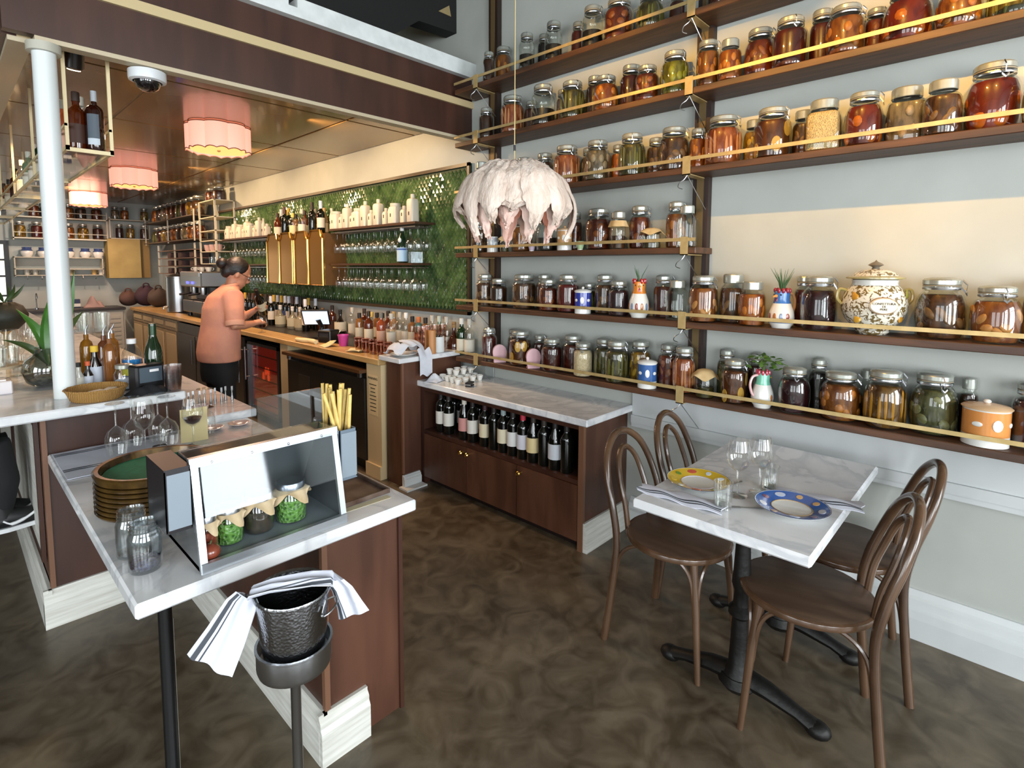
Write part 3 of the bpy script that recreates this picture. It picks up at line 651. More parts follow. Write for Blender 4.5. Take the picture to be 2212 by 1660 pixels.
for key in list(PLACED):
    (loc, r, h, n, a) = PLACED[key]
    if a[3] == 'pot':
        t = thing('small_pot', 'tiny %s ceramic pot on the middle short wall shelf' % a[4], 'pot', loc)
        MB().lathe([(0,0),(r*.6,0),(r,h*.7),(r*1.05,h),(r*.9,h),(r*.8,h*.6),(0,h*.3)], 16).build('bowl', glaze({'lilac': '#b9a6b4', 'green': '#9fb58a'}[a[4]]), t)
        MB().lathe([(0,0),(r*.66,0),(r*.66,h*.08),(0,h*.08)], 16).build('foot', CER, t)
    if a[3] in ('paper', 'collar'):
        w_ = {1093: 'leftmost small jar with a paper cover', 1399: 'squat jar tied with a flaring brown paper cover', 1530: 'small jar under a crumpled paper cover', 1342: 'clear jar with a brown paper collar'}[a[0]]
        t = thing('papered_jar', '%s on the %s wall shelf' % (w_, SHN[key[0]]), 'jar', loc, 0, 'paper covered jars on the wall shelves')
        rb = r*.85
        MB().lathe([(0,0),(rb*.9,0),(rb,.04*h),(rb,.62*h),(rb*.8,.72*h),(rb*.78,.8*h)], 18).build('glass_body', JARGLASS, t)
        MB().lathe([(0,.02*h),(rb*.93,.03*h),(rb*.93,.35*h),(0,.35*h)], 18).build('contents', CONT['brown'][1] if a[3] == 'collar' else CONT['olive'][1], t)
        rnd = random.Random(a[0])
        def skirt(u, v, r=r, h=h, rb=rb, rnd=rnd):
            an = 2*math.pi*u; f = 1+.14*math.sin(an*5)+.08*math.sin(an*9+1)
            if v < .5: q = v/.5; return (math.cos(an)*rb*.84*q, math.sin(an)*rb*.84*q, h*(.93-.06*q*q))
            q = (v-.5)/.5; rr = rb*.84+(r*1.22-rb*.84)*q*f; return (math.cos(an)*rr, math.sin(an)*rr, h*(.87-.26*q*(.8+.3*math.sin(an*4))))
        if a[3] == 'paper': MB().sheet(skirt, 30, 8, .001).build('paper_cover', PAPER, t)
        else:
            MB().lathe([(rb*.78,.78*h),(rb*.95,.82*h),(rb*.95,.95*h),(rb*.5,h),(0,h)], 18).build('lid', LIDM, t)
            MB().sheet(lambda u,v: (math.cos(2*math.pi*u)*rb*(1.02+.25*v*(1+.4*math.sin(u*40))), math.sin(2*math.pi*u)*rb*(1.02+.25*v*(1+.4*math.sin(u*40))), h*(.74-.16*v)), 30, 3, .001).build('paper_collar', PAPER, t)
        MB().tube(ring(rb*.86, 18, h*.80), .0016, 5, True).build('twine', TWINE, t)
    if a[3] == 'bottle':
        t = thing('swing_top_bottle', 'small clear swing-top bottle at the left end of the lowest wall shelf', 'bottle', loc)
        MB().lathe([(0,0),(r,0),(r,.5*h),(r*.8,.62*h),(r*.35,.75*h),(r*.32,.9*h)], 16).build('glass_body', GLASS, t)
        MB().ball((0,0,.94*h), (r*.36,r*.36,h*.05), 10, 6).build('stopper', CER, t)
        MB().tube([(r*.4,0,.85*h),(r*.5,0,.92*h),(0,0,.99*h),(-r*.5,0,.92*h),(-r*.4,0,.85*h)], .0012, 5).build('wire_bail', STEEL, t)
    if a[3] in ('ovals', 'oval'):
        PINK = glaze('#c9a2a8')
        t = thing('napkin_stand', 'pink ceramic stand of %s on the lowest wall shelf' % ('two leaning ovals with an orange card' if a[3] == 'ovals' else 'one rounded plaque'), 'napkin holder', loc, R(-35))
        el = [(r*math.cos(q), h*.55+h*.45*math.sin(q)) for q in [math.pi*i/14 for i in range(15)]]+[(-r*.8,.06*h),(r*.8,.06*h)]
        for i, dy in enumerate((0, .016)):
            MB().prism(el, dy-.004, dy+.004, 'y').build('oval_plate', PINK, t)
        MB().box(-r*.85, r*.85, -.012, .028, 0, .07*h).build('foot', PINK, t, False)
        if a[3] == 'ovals': MB().box(r*.1, r*1.1, .006, .010, .03*h+.004, .62*h).build('card', mat('orange_card', '#c58a3e', .6), t, False)
# rooster pitchers
def rooster(key, headc, combc, beakc, rz, leaf, words):
    (loc, r, h, n, a) = PLACED[key]
    t = thing('rooster_pitcher', '%s on the %s wall shelf' % (words, SHN[key[0]]), 'pitcher', loc, rz)
    MB().lathe([(0,0),(r*.72,0),(r*.74,.03*h),(r*.95,.12*h),(r,.25*h),(r*.92,.42*h),(r*.68,.60*h)], 22).build('body', CER, t)
    MB().lathe([(r*.68,.60*h),(r*.58,.70*h),(r*.60,.82*h),(r*.55,.90*h),(r*.48,.90*h),(r*.40,.7*h),(0,.7*h)], 22).build('head', glaze(headc), t)
    m = MB()
    for q in range(9):
        an = R(20+q*35); m.ball((math.cos(an)*r*.55, math.sin(an)*r*.55, .91*h), (r*.14,r*.14,h*.07), 8, 5)
    m.build('comb', glaze(combc), t)
    MB().tube([(r*.5,0,.78*h),(r*.75,0,.775*h),(r*.95,0,.75*h)], [r*.16,r*.11,r*.02], 8).build('beak', glaze(beakc), t)
    for s_ in (-1, 1): MB().ball((r*.46, s_*r*.36, .81*h), (r*.07,r*.07,r*.07), 8, 6).build('eye', BLACKP, t)
    MB().ball((r*.55,0,.66*h), (r*.10,r*.13,h*.09), 8, 6).build('wattle', glaze(combc), t)
    MB().tube(spline([(-r*.55,0,.84*h),(-r*1.1,0,.80*h),(-r*1.35,0,.60*h),(-r*1.15,0,.38*h),(-r*.88,0,.30*h)], 4), r*.12, 8).build('handle', glaze('#c79a72' if headc != '#6fb79c' else '#c9a3a3'), t)
    for q in range(6):      # painted leaf shapes on the breast
        an = R(-75+q*30); m = MB().ball((0,0,0), (.04*r,.16*r,.10*h), 9, 6); m.xf(Matrix.Rotation(an,4,'Z') @ Matrix.Translation((r*.97,0,.27*h))); m.build('painted_leaf', glaze(('#a86c3a','#7a8aa6','#8f4a3a')[q % 3]), t)
    MB().lathe([(r*.985,.13*h),(r*1.005,.145*h),(r*1.0,.16*h)], 22).build('painted_line', glaze('#5a6a8a'), t)
    # the plant growing out of the pitcher
    if leaf == 'spiky':
        p = thing('air_plant', 'spiky green plant growing from the %s' % words, 'plant', (loc[0], loc[1], loc[2]+.70*h+.002), rz)
        rnd = random.Random(a[0])
        for q in range(16 if headc == '#3f6fb0' else 6):
            an = rnd.random()*6.28; ln = rnd.uniform(.6,1.0)*.115; sp = rnd.uniform(.1,.55)*ln
            MB().tube([(0,0,0),(math.cos(an)*sp*.3,math.sin(an)*sp*.3,ln*.5+.02),(math.cos(an)*sp,math.sin(an)*sp,ln+.03)], [.0028,.0026,.0004], 5).build('leaf', mat('air_plant_green','#3c5a36',.5), p)
    else:
        p = thing('leafy_plant', 'bushy leafy plant growing from the %s' % words, 'plant', (loc[0], loc[1], loc[2]+.70*h+.002), rz)
        rnd = random.Random(5)
        MB().tube([(0,0,0),(0,0,.075)], .008, 7).build('stem', mat('stem_green','#4a5a2a',.6), p)
        for q in range(46):
            an = rnd.random()*6.28; rad = rnd.uniform(.02,.095); c = Vector((math.cos(an)*rad, math.sin(an)*rad, .085+rnd.uniform(-.012,.035)-rad*.15))
            m = MB().sheet(lambda u,v: ((u-.5)*.034, (v-.5)*.02*math.sin(math.pi*min(max(u,.03),.97)), .003*math.sin(math.pi*u)), 4, 2, .0008)
            m.xf(Matrix.Translation(c) @ Euler((rnd.uniform(-.6,.6), rnd.uniform(-.6,.6), an)).to_matrix().to_4x4()); m.build('leaf', mat('leaf_green','#3f5f24',.5,color2='#5d7d38',scale=30), p)
rooster((1,1382), '#c97a2a', '#a3242a', '#d0a040', R(212), 'spiky', 'white rooster pitcher with orange head and red wattle')
rooster((1,1690), '#3f6fb0', '#8e2b3a', '#c98a4a', R(150), 'spiky', 'blue-headed white rooster pitcher')
rooster((0,1653), '#6fb79c', '#b5485a', '#d0a040', R(-35), 'leafy', 'mint-headed white rooster pitcher')
# the big majolica urn
(loc, r, h, n, a) = PLACED[(1,1905)]
r = .118; loc = (W-.02-r*.85, loc[1], loc[2])
ur = thing('majolica_urn', 'big lidded majolica urn with pears and an oval inscription on the second-lowest wall shelf', 'urn', loc, R(205))
MAJ = mat('majolica_scrollwork', '#d8d3c4', .2, color2='#6d5a34', scale=55, contrast=(.50,.56), coat=.4, dist=1.2, detail=2)
MAJL = mat('majolica_olive', '#8d8450', .25, color2='#a89c62', scale=12, coat=.4)
MB().lathe([(0,0),(.42*r,0),(.50*r,.01),(.50*r,.05*h),(.62*r,.10*h),(.86*r,.20*h),(.98*r,.32*h),(1.0*r,.42*h),(.93*r,.54*h),(.80*r,.62*h),(.70*r,.66*h)], 32).build('body', MAJ, ur)
MB().lathe([(.70*r,.66*h),(.68*r,.69*h),(.70*r,.73*h),(.64*r,.735*h)], 32).build('neck', CER, ur)
MB().lathe([(.66*r,.735*h),(.88*r,.75*h),(.88*r,.765*h),(.70*r,.785*h)], 32).build('lid_rim', MAJL, ur)
MB().lathe([(.70*r,.785*h),(.62*r,.82*h),(.40*r,.86*h),(.12*r,.88*h)], 32).build('lid', MAJ, ur)
MB().lathe([(.14*r,.875*h),(.10*r,.90*h),(.24*r,.93*h),(.16*r,.955*h),(.05*r,.975*h),(0,1.0*h)], 18).build('finial', mat('finial_grey','#6d6558',.35), ur)
for s_ in (-1, 1): MB().tube(spline([(0,s_*.80*r,.58*h),(0,s_*1.08*r,.60*h),(0,s_*1.14*r,.48*h),(0,s_*.99*r,.40*h)],5), .055*r, 8).build('side_handle', MAJL, ur)
pl_ = MB().lathe([(0,.0),(.36*r,.0),(.38*r,.006),(.34*r,.012),(0,.012)], 26).xf(Matrix.Translation((.955*r,0,.40*h)) @ Matrix.Rotation(R(90),4,'Y') @ Matrix.Diagonal((.72,1.12,1,1))).build('inscription_plaque', mat('plaque_cream','#d5c9ae',.3), ur)
MB().tube([(.985*r, math.cos(q)*.40*r, .40*h+math.sin(q)*.27*r) for q in [2*math.pi*i/24 for i in range(24)]], .03*r, 6, True).build('plaque_border', mat('plaque_border_brown','#8a5f33',.4), pl_)
for an, z_, c_ in ((-52,.52,'#c08a2c'),(-48,.22,'#c79a34'),(44,.24,'#b5802a'),(60,.55,'#8a8a3a')):
    m = MB().lathe([(0,-.16*r),(.11*r,-.12*r),(.14*r,-.04*r),(.08*r,.07*r),(.04*r,.14*r),(0,.16*r)], 14).xf(Matrix.Diagonal((.35,1,1,1)))
    rr = r*(.95 if z_ > .3 else .88); m.xf(Matrix.Rotation(R(an),4,'Z') @ Matrix.Translation((rr,0,z_*h)) @ Matrix.Rotation(R(25),4,'X')); m.build('painted_pear', glaze(c_), ur)
def text(s, size, m, parent, mtx, name='lettering', ext=.0006, align='CENTER'):
    c = bpy.data.curves.new(name, 'FONT'); c.body = s; c.size = size; c.extrude = ext; c.align_x = align; c.align_y = 'CENTER'; c.resolution_u = 2
    tmp = bpy.data.objects.new(name, c); col.objects.link(tmp)
    dg = bpy.context.evaluated_depsgraph_get(); me = bpy.data.meshes.new_from_object(tmp.evaluated_get(dg)); bpy.data.objects.remove(tmp)
    me.materials.clear(); me.materials.append(m); me.transform(mtx)
    o = bpy.data.objects.new(name, me); col.objects.link(o); o.parent = parent; return o
INK = mat('black_ink', '#1d1713', .6)
fx = Matrix.Rotation(R(90),4,'Z') @ Matrix.Rotation(R(90),4,'X')    # text facing +x
for s_, dz in (('CONFETTURA', .075*r), ('DI', -.02*r), ('PERE', -.115*r)):
    text(s_, .105*r, INK, pl_, Matrix.Translation((.955*r+.0135,0,.40*h+dz)) @ fx)

# ================================================================== BACK BAR
def yat(px, py, x): return at(px, py, 'x', x).y
WOODL = mat('butcher_block', '#bb9a66', .4, color2='#a3804f', scale=6, stretch=(4,.5,4), bump=.05)
CAMEL = mat('cabinet_camel', '#a08a68', .45, color2='#937d5c', scale=5, stretch=(3,3,.5))
CREAMW = mat('cream_wood', '#c4ad85', .5)
DARKTOP = mat('dark_counter_mat', '#1b1512', .35)
bk = thing('back_counter', 'long wooden back counter below the green tiled wall', 'counter', (2.15, 3.4, 0))
def kb(name, m, x0, x1, y0, y1, z0, z1, ch=0, par=None):
    mb = MB(); a = (x0-2.15, x1-2.15, y0-3.4, y1-3.4, z0, z1); (mb.cbox(*a, ch) if ch else mb.box(*a)); return mb.build(name, m, par or bk, False)
kb('wood_top', WOODL, 2.15, W-.004, 3.315, 10.62, .855, .90, .004)
kb('dark_mat', DARKTOP, 2.36, W-.03, 3.42, 8.9, .9005, .903)
yp0, yp1, yf0, yf1, yw0, yw1 = 3.315, yat(796,900,2.18), yat(628,900,2.18), yat(612,900,2.18), yat(605,850,2.18), yat(537,850,2.18)
kb('end_post', CREAMW, 2.17, 2.62, yp0, yp1, .0, .855)
kb('post', CREAMW, 2.17, 2.62, yf0, yf1, .0, .855)
kb('base_block', CREAMW, 2.155, 2.17, yp0, yp1+.01, .0, .10)
kb('back_panel', MAHOGD, 2.70, W-.004, 3.315, 10.6, .0, .855)
# wooden drawer fronts towards the far corner
yd0, yd1 = yat(385,720,2.18), 10.55
kb('carcass', CAMEL, 2.19, 2.70, yd0, yd1, .05, .855)
nd = 4; dd = (yd1-yd0)/nd
for k in range(nd):
    y0 = yd0+k*dd
    for z0, z1, nm in ((.70,.84,'drawer'), (.08,.68,'door')):
        d = kb(nm, CAMEL, 2.172, 2.19, y0+.015, y0+dd-.015, z0, z1)
        kb('raised_panel', CREAMW, 2.166, 2.172, y0+.07, y0+dd-.07, z0+.04, z1-.04, 0, d)
# black double fridge
yb0, yb1 = yp1+.015, yf0-.015
fr = thing('bar_fridge', 'black double-door bar fridge below the back counter beside the warning sign', 'fridge', (2.17, (yb0+yb1)/2, 0))
hw = (yb1-yb0)/2
FRB = mat('fridge_black', '#1d1a16', .35, color2='#26221c', scale=3)
MB().box(.02, .50, -hw, hw, .08, .80).build('cabinet', FRB, fr, False)
MB().box(.04, .48, -hw, hw, .0, .08).build('plinth', BLACK, fr, False)
MB().box(-.06, .03, -hw-.01, hw+.005, .775, .80).build('top_lip', mat('fridge_lip','#4a3018',.35), fr, False)
for s_ in (-1, 1):
    d = MB().cbox(-.012, .02, min(s_*.006, s_*hw), max(s_*.006, s_*hw), .10, .73, .004).build('door', FRB, fr, False)
    MB().box(-.016, -.012, s_*hw*.5-.10, s_*hw*.5+.10, .45, .62).build('door_label_panel', mat('fridge_panel_grey','#2e2b24',.3), d, False)
    MB().box(-.03, -.012, s_*hw-s_*.05-.02, s_*hw-s_*.05+.02, .735, .765).build('hinge', STEEL, fr, False)
MB().box(-.014, .0, -.004, .004, .10, .73).build('door_seam', STEELD, fr, False)
# red lit wine fridge
wfz = thing('wine_fridge', 'narrow wine fridge with a red lit interior and steel bar handle', 'fridge', (2.17, (yw0+yw1)/2, 0))
hw = abs(yw1-yw0)/2
MB().box(.06, .50, -hw, hw, .08, .80).build('cabinet', BLACK, wfz, False)
MB().box(.045, .06, -hw+.03, hw-.03, .12, .76).build('red_interior', mat('red_glow','#6d0a0a',.5,emit='#a0100c',estr=.3), wfz, False)
MB().box(.03, .036, -hw+.02, hw-.02, .10, .78).build('glass_door', ACRYL, wfz, False)
for b_ in ((-hw,-hw+.03,.08,.80),(hw-.03,hw,.08,.80),(-hw,hw,.08,.11),(-hw,hw,.77,.80)): MB().box(.0,.04,*b_).build('door_frame', STEELD, wfz, False)
MB().tube([(-.03,hw-.045,.40),(-.03,hw-.045,.74)], .009, 8).tube([(.01,hw-.045,.43),(-.03,hw-.045,.43)],.006,6).tube([(.01,hw-.045,.71),(-.03,hw-.045,.71)],.006,6).build('bar_handle', STEEL, wfz)
for k in range(5):
    MB().box(.036, .05, -hw+.03, hw-.03, .18+k*.12, .188+k*.12).build('rack', mat('rack_red','#3a0606',.5), wfz, False)
for k in range(4):
    MB().ball((.044, -.05+.06*(k % 3), .46+.06*(k % 2)), (.006,.028,.045), 10, 6).build('bottle_glow', mat('orange_glow','#c03a10',.5,emit='#ff4a1c',estr=.8), wfz)
# dark undercounter unit behind the bartender
yu0, yu1 = yw1+.03, yd0-.02
un = thing('undercounter_cooler', 'dark steel undercounter cooler behind the bartender', 'cooler', (2.17, (yu0+yu1)/2, 0)); hw = (yu1-yu0)/2
MB().box(.0, .50, -hw, hw, .05, .83).build('cabinet', mat('cooler_dark','#17120f',.3), un, False)
for k in range(3):
    y0 = -hw+k*2*hw/3
    d = MB().cbox(-.02, .0, y0+.01, y0+2*hw/3-.01, .10, .70, .003).build('door', mat('cooler_door','#221b17',.3), un, False)
    MB().tube([(-.05,y0+.05,.35),(-.05,y0+.05,.65)], .01, 8).build('handle', STEEL, d)
# the mahogany pillar with its marble slab
pi = thing('counter_pillar', 'mahogany pillar with a marble slab joining back counter and wine cabinet', 'pillar', (2.25, 3.17, 0))
MB().box(-.05, .50, -.075, .115, .0, .895).build('pillar_body', MAHOG, pi, False)
MB().box(-.056, -.04, -.081, -.065, .10, .895).build('corner_trim', TRIMW, pi, False)
MB().cbox(-.10, .50, -.115, .14, .90, .935, .004).build('marble_slab', MARBLE, pi, False)
MB().prism([(-a,z*.55) for a,z in BASEP], -.06, .09, 'x').xf(Matrix.Translation((0,-.075,0))).build('baseboard', PANELP, pi, False)
MB().box(-.085, .09, -.17, -.07, .0, .012).build('floor_sill', PANELP, pi, False)
# paper warning notice on the cream post
sg = thing('warning_notice', 'cream WARNING notice on the post beside the black fridge', 'notice', (2.1695, (yp0+yp1)/2+.01, .47))
MB().box(-.0015, 0, -.06, .06, 0, .30).build('sheet', mat('notice_paper','#d2b98c',.6), sg, False)
fm = Matrix.Rotation(R(-90),4,'Z') @ Matrix.Rotation(R(90),4,'X')   # text facing -x
text('WARNING', .026, INK, sg, Matrix.Translation((-.0022,0,.275)) @ fm)
rnd = random.Random(3)
for k in range(8):
    wv = rnd.uniform(.03,.05); o = MB().box(-.0022,-.0015,-wv,wv,.03+k*.028,.036+k*.028).build('text_line', INK, sg, False)

# ------------------------------------------------------------------ green tiled wall
GT = mat('green_glazed_tile', '#1f3a1c', .16, color2='#587443', scale=11, contrast=(.3,.7), coat=.5, detail=5)
tw = struct('trim_5', MB().box(W-.012, W, 3.03, 8.34, 1.205, 2.345), mat('grout_green','#16301a',.6))
for b_ in ((3.03,8.34,2.325,2.35),(3.03,8.34,1.20,1.225),(3.03,3.055,1.20,2.35)): MB().box(W-.03, W-.012, *b_).build('tile_frame', mat('tile_frame_brown','#3a2c18',.4), tw, False)
tv = []; tf = []; rnd = random.Random(11); tw_, th_ = .046, .062
nz = int(1.1/(th_/2)); ny = int(5.27/tw_)
for j in range(nz):
    zc = 1.23+th_/2+j*th_/2
    if zc+th_/2 > 2.325: break
    for i in range(ny):
        yc = 3.06+tw_/2+i*tw_+(tw_/2 if j % 2 else 0)
        if yc+tw_/2 > 8.33: continue
        o = len(tv); a, b_ = rnd.uniform(-.006,.006), rnd.uniform(-.006,.006); x = W-.0165
        tv += [(x, yc, zc-th_/2*.96), (x, yc+tw_/2*.96, zc), (x, yc, zc+th_/2*.96), (x, yc-tw_/2*.96, zc), (x-.006, yc+a, zc+b_)]
        tf += [(o,o+1,o+4),(o+1,o+2,o+4),(o+2,o+3,o+4),(o+3,o,o+4)]
m = MB(); m.v = tv; m.f = [tuple(reversed(f)) for f in tf]
m.build('glazed_tile', GT, tw, False)['kind'] = 'stuff'
# shelves on the tiled wall
RACK = mat('rack_brown_metal', '#4a3222', .4, .3)
def bshelf(y0, y1, z, words, d=.20):
    s = thing('bottle_shelf', words, 'shelf', (W-.018-d/2, (y0+y1)/2, z)); h_ = (y1-y0)/2
    MB().box(-d/2, d/2, -h_, h_, -.018, 0).build('shelf_board', RACK, s, False)
    for k in range(5): MB().box(-d/2+.01+k*.042, -d/2+.016+k*.042, -h_+.02, h_-.02, -.04, -.033).build('glass_rail', STEEL, s, False)
    return s
bshelf(3.45, 4.80, 1.925, 'brown shelf of white bottles on the tiles right of the mirrored cabinets')
bshelf(6.14, 7.62, 1.925, 'brown shelf of white bottles on the tiles left of the mirrored cabinets')
bshelf(3.50, 4.78, 1.60, 'lower brown shelf with hanging glasses on the tiles')
bshelf(6.14, 7.62, 1.60, 'lower glass shelf on the tiles behind the bartender')
# mirrored cabinets with brass doors
MIR = mat('bronze_mirror', '#a87a38', .2, .8)
def mirror_cab(y0, y1, words):
    c = thing('mirrored_cabinet', words, 'cabinet', (W-.018, (y0+y1)/2, 1.39)); h_ = (y1-y0)/2; D = .25; Hh = .50
    MB().box(-D+.02, 0, -h_, h_, .0, Hh).build('cabinet_body', mat('cabinet_bronze','#5a3c18',.4), c, False)
    for s_ in (0, 1):
        a, b_ = (-h_, -.004) if s_ == 0 else (.004, h_); q = .055
        poly = [(a,0),(b_,0),(b_,Hh-.05),(b_-q*.5,Hh-.03),(b_-q,Hh+.03),(a+q,Hh+.03),(a+q*.5,Hh-.03),(a,Hh-.05)]
        d = MB().prism(poly, -D, -D+.02, 'x').build('mirror_door', MIR, c, False)
        pts = [(-D-.004, y_, z_) for y_, z_ in poly]
        MB().tube(pts, .009, 4, True).build('brass_frame', BRASSB, d, False)
mirror_cab(4.83, 5.43, 'right mirrored bronze cabinet with arched brass doors on the green tiles')
mirror_cab(5.47, 6.10, 'left mirrored bronze cabinet with arched brass doors on the green tiles')

# ------------------------------------------------------------------ bottle prototypes
LABELM = {}
def lm(c): return mat('label_'+c, c, .6)
def bottle_proto(name, body_m, prof, lab=None, labc='#d8d4c8', cap=None, capc='#1c1612', cat='bottle', n=14):
    t = thing(name, 'bottle', cat)
    MB().lathe(prof, n).build('glass_body', body_m, t)
    if lab:
        z0, z1, r = lab; MB().lathe([(r,z0),(r,z1)], n).build('label', lm(labc), t)
    if cap:
        z0, z1, r = cap; MB().lathe([(r,z0),(r,z1),(r*.9,z1+.003),(0,z1+.003)], 12).build('cap', lm(capc), t)
    return Proto(t)
BORD = [(0,0),(.036,0),(.038,.004),(.038,.185),(.034,.205),(.018,.225),(.015,.24),(.0145,.29),(.0165,.291),(.0165,.30),(0,.30)]
BURG = [(0,0),(.039,0),(.041,.004),(.041,.15),(.034,.185),(.02,.225),(.0155,.245),(.0145,.29),(.0165,.291),(.0165,.30),(0,.30)]
LIQ = [(0,0),(.038,0),(.04,.005),(.04,.16),(.036,.185),(.018,.205),(.015,.215),(.015,.26),(0,.26)]
SQT = [(0,0),(.034,0),(.037,.005),(.037,.17),(.03,.19),(.014,.20),(.014,.235),(0,.235)]
DEC = [(0,0),(.05,0),(.058,.02),(.055,.08),(.03,.13),(.016,.16),(.015,.22),(.02,.225),(0,.225)]
DARKG = mat('dark_bottle_glass', '#0b0d0a', .06, coat=.6)
DARKG2 = mat('green_bottle_glass', '#0f2410', .06, coat=.6)
def whisky(c): return mat('spirit_'+c, tuple(v*.6 for v in lin(c)), .06, coat=.5)
BP = {}
def wine(labc, capc, kind='bord'):
    k = ('w', labc, capc, kind)
    if k not in BP:
        pr = BORD if kind == 'bord' else BURG
        BP[k] = bottle_proto('wine_bottle', DARKG if labc != '#c77f86' else DARKG, pr, (.06,.15,pr[3][0]+.0008) if labc else None, labc or '#ffffff', (.235,.303,.0172), capc)
    return BP[k]
def liquor(bodyc, labc, capc, kind='liq'):
    k = ('l', bodyc, labc, capc, kind)
    if k not in BP:
        pr = {'liq': LIQ, 'sq': SQT, 'dec': DEC}[kind]; top = pr[-1][1]
        bm = GLASS if bodyc == 'clear' else whisky(bodyc)
        BP[k] = bottle_proto('spirit_bottle', bm, pr, (.03,.12,pr[2][0]+.001) if labc else None, labc or '#ffffff', (top-.03,top+.012,.0175), capc)
    return BP[k]
# wine bottles in the cabinet
WB = [(922,'','#17110d','b'),(938,'#d9d6cd','#17110d','f'),(969,'#d9d6cd','#2a211c','f'),(986,'#b9b8b8','#17110d','b'),(1003,'#c98f8a','#d6d0c2','f'),(1021,'#d9d6cd','#17110d','f'),(1036,'#d0b8a4','#3a1416','b'),(1051,'#d8cdae','#33161a','f'),(1068,'','#17110d','f'),(1090,'#d8cfb4','#8d9a9c','f'),(1110,'#d5d5d3','#1c1612','f'),(1128,'#c9c9d2','#b3283c','f'),(1148,'#d2bf8e','#2c231d','f'),(1160,'#d8cdb4','#2c231d','b'),(1174,'','#2c231d','f'),(1197,'#c6cad2','#17110d','f'),(1222,'','#17110d','f'),(955,'','#17110d','b'),(1077,'','#17110d','b'),(1098,'','#17110d','b'),(1185,'','#17110d','b'),(1208,'','#17110d','b')]
WB.sort()
def spread0(lst, gap):
    lst = sorted(lst)
    for _ in range(200):
        for i in range(len(lst)-1):
            d = lst[i+1]-lst[i]
            if d < gap: lst[i] -= (gap-d)/2; lst[i+1] += (gap-d)/2
    return lst
YW = {}
for row, x in (('f', 2.415), ('b', 2.53)):
    ids = [i for i, q in enumerate(WB) if q[3] == row]
    for i, yv in zip(ids, spread0([-min(max(yat(WB[i][0], 940, x), 1.80), 2.93) for i in ids], .0835)): YW[i] = -yv
nf = nb = 0
for i, (px, lc, cc, row) in enumerate(WB):
    x = 2.415 if row == 'f' else 2.53
    y = YW[i]
    if row == 'f': nf += 1
    else: nb += 1
    lab = ('dark wine bottle, %s label' % {'#d9d6cd':'white','#b9b8b8':'grey','#c98f8a':'pink and white','#d0b8a4':'blush','#d8cdae':'cream','#d8cfb4':'tall cream','#d5d5d3':'pale','#c9c9d2':'scribbled lilac','#d2bf8e':'low yellow','#d8cdb4':'ivory','#c6cad2':'wide blue-grey'}[lc] if lc else 'unlabelled dark wine bottle')
    wine(lc, cc, 'burg' if lc in ('#c6cad2','#d2bf8e','#c98f8a') else 'bord').put((x, y, .4005), R(180), '%s, %s from left in the cabinet %s row' % (lab, ORD[nf if row == 'f' else nb], 'front' if row == 'f' else 'back'), 'wine bottles in the cabinet')
# bottles on the back counter: (px, kind, row)
BC = [(531,'w1','b'),(540,'w2','b'),(548,'w3','b'),(557,'w1','b'),(566,'w3','b'),(576,'w2','b'),(586,'w4','f'),(593,'w1','b'),(601,'w4','b'),(609,'w5','b'),(617,'w6','b'),(625,'w4','b'),(633,'w3','b'),(642,'w4','b'),(650,'w2','b'),(656,'w4','f'),(667,'w5','b'),(682,'w4','b'),
      (606,'c1','f'),(632,'c1','f'),(652,'c2','f'),
      (697,'l2','b'),(718,'l1','b'),(735,'d1','b'),(761,'l3','b'),(776,'l4','f'),(787,'l1','b'),(796,'l5','f'),(806,'l6','b'),(816,'l4','b'),(823,'l7','f'),(833,'l8','b'),(845,'l3','f'),(856,'l5','b'),(868,'l9','b'),(877,'l3','b'),(892,'l10','b'),(901,'l4','b'),(908,'l11','b'),(915,'l4','b'),(924,'l3','b'),(936,'l12','b'),(946,'l3','b'),(958,'l2','b'),(978,'l13','b'),(993,'l3','b')]
KD = {'w1':('w','','#c9a23c','dark wine bottle with a gold cap'),'w2':('w','','#241c17','dark wine bottle'),'w3':('w','','#4a2a20','dark wine bottle with a brown cap'),'w4':('w','#d8cfc0','#cfd2dc','wine bottle with a white cap'),'w5':('w','#c9b690','#c7a03c','wine bottle with a yellow cap'),'w6':('w','#3a4a7a','#e0e0e6','wine bottle, blue label and white cap'),
 'c1':('l','#a6a08a','#b8b29a','#d0d0d0','squat clear swing-top carafe','dec'),'c2':('l','#b1a893','#a89f86','#d0d0d0','clear swing-top carafe of pale syrup','dec'),
 'l1':('l','#5a2208','#3a1c10','#2c1a10','brown spirit bottle with a dark cap','liq'),'l2':('l','#4a1d0a','','#8a6a40','round brown brandy bottle','dec'),'l3':('l','clear','#d3cdbd','#b8b4a8','clear spirit bottle with a pale label','liq'),'l4':('l','#a06a38','#c9bfa8','#1c1512','amber spirit bottle with a black cap','sq'),'l5':('l','#6b2e10','#d8cdb4','#2a1c12','brown whisky bottle with a cream label','liq'),'l6':('l','clear','#d9c79a','#d4b45a','clear bottle with a yellow cap','sq'),'l7':('l','#b0522c','#c9a08a','#6d6a60','orange aperitif bottle','liq'),'l8':('l','clear','#cdd2da','#20242a','clear gin bottle with a dark cap','sq'),'l9':('l','#b58a62','#c9b08c','#a88a5a','tan liqueur bottle','liq'),'l10':('l','clear','#cfc9bb','#e6e6e2','tall clear bottle with a white cap','liq'),'l11':('l','#5f8a86','#c98a5a','#c26a34','teal bottle with an orange cap','sq'),'l12':('l','#7f9c7a','#d0d2c4','#b7bdb0','pale green bottle','liq'),'l13':('l','#1c3a1a','#cfc9b6','#d8d6cf','slim green bottle with a white cap','liq'),
 'd1':('l','#20140c','#d8d0bc','#0f0c0a','dark round liqueur bottle with a cream label','dec')}
cnt = {}
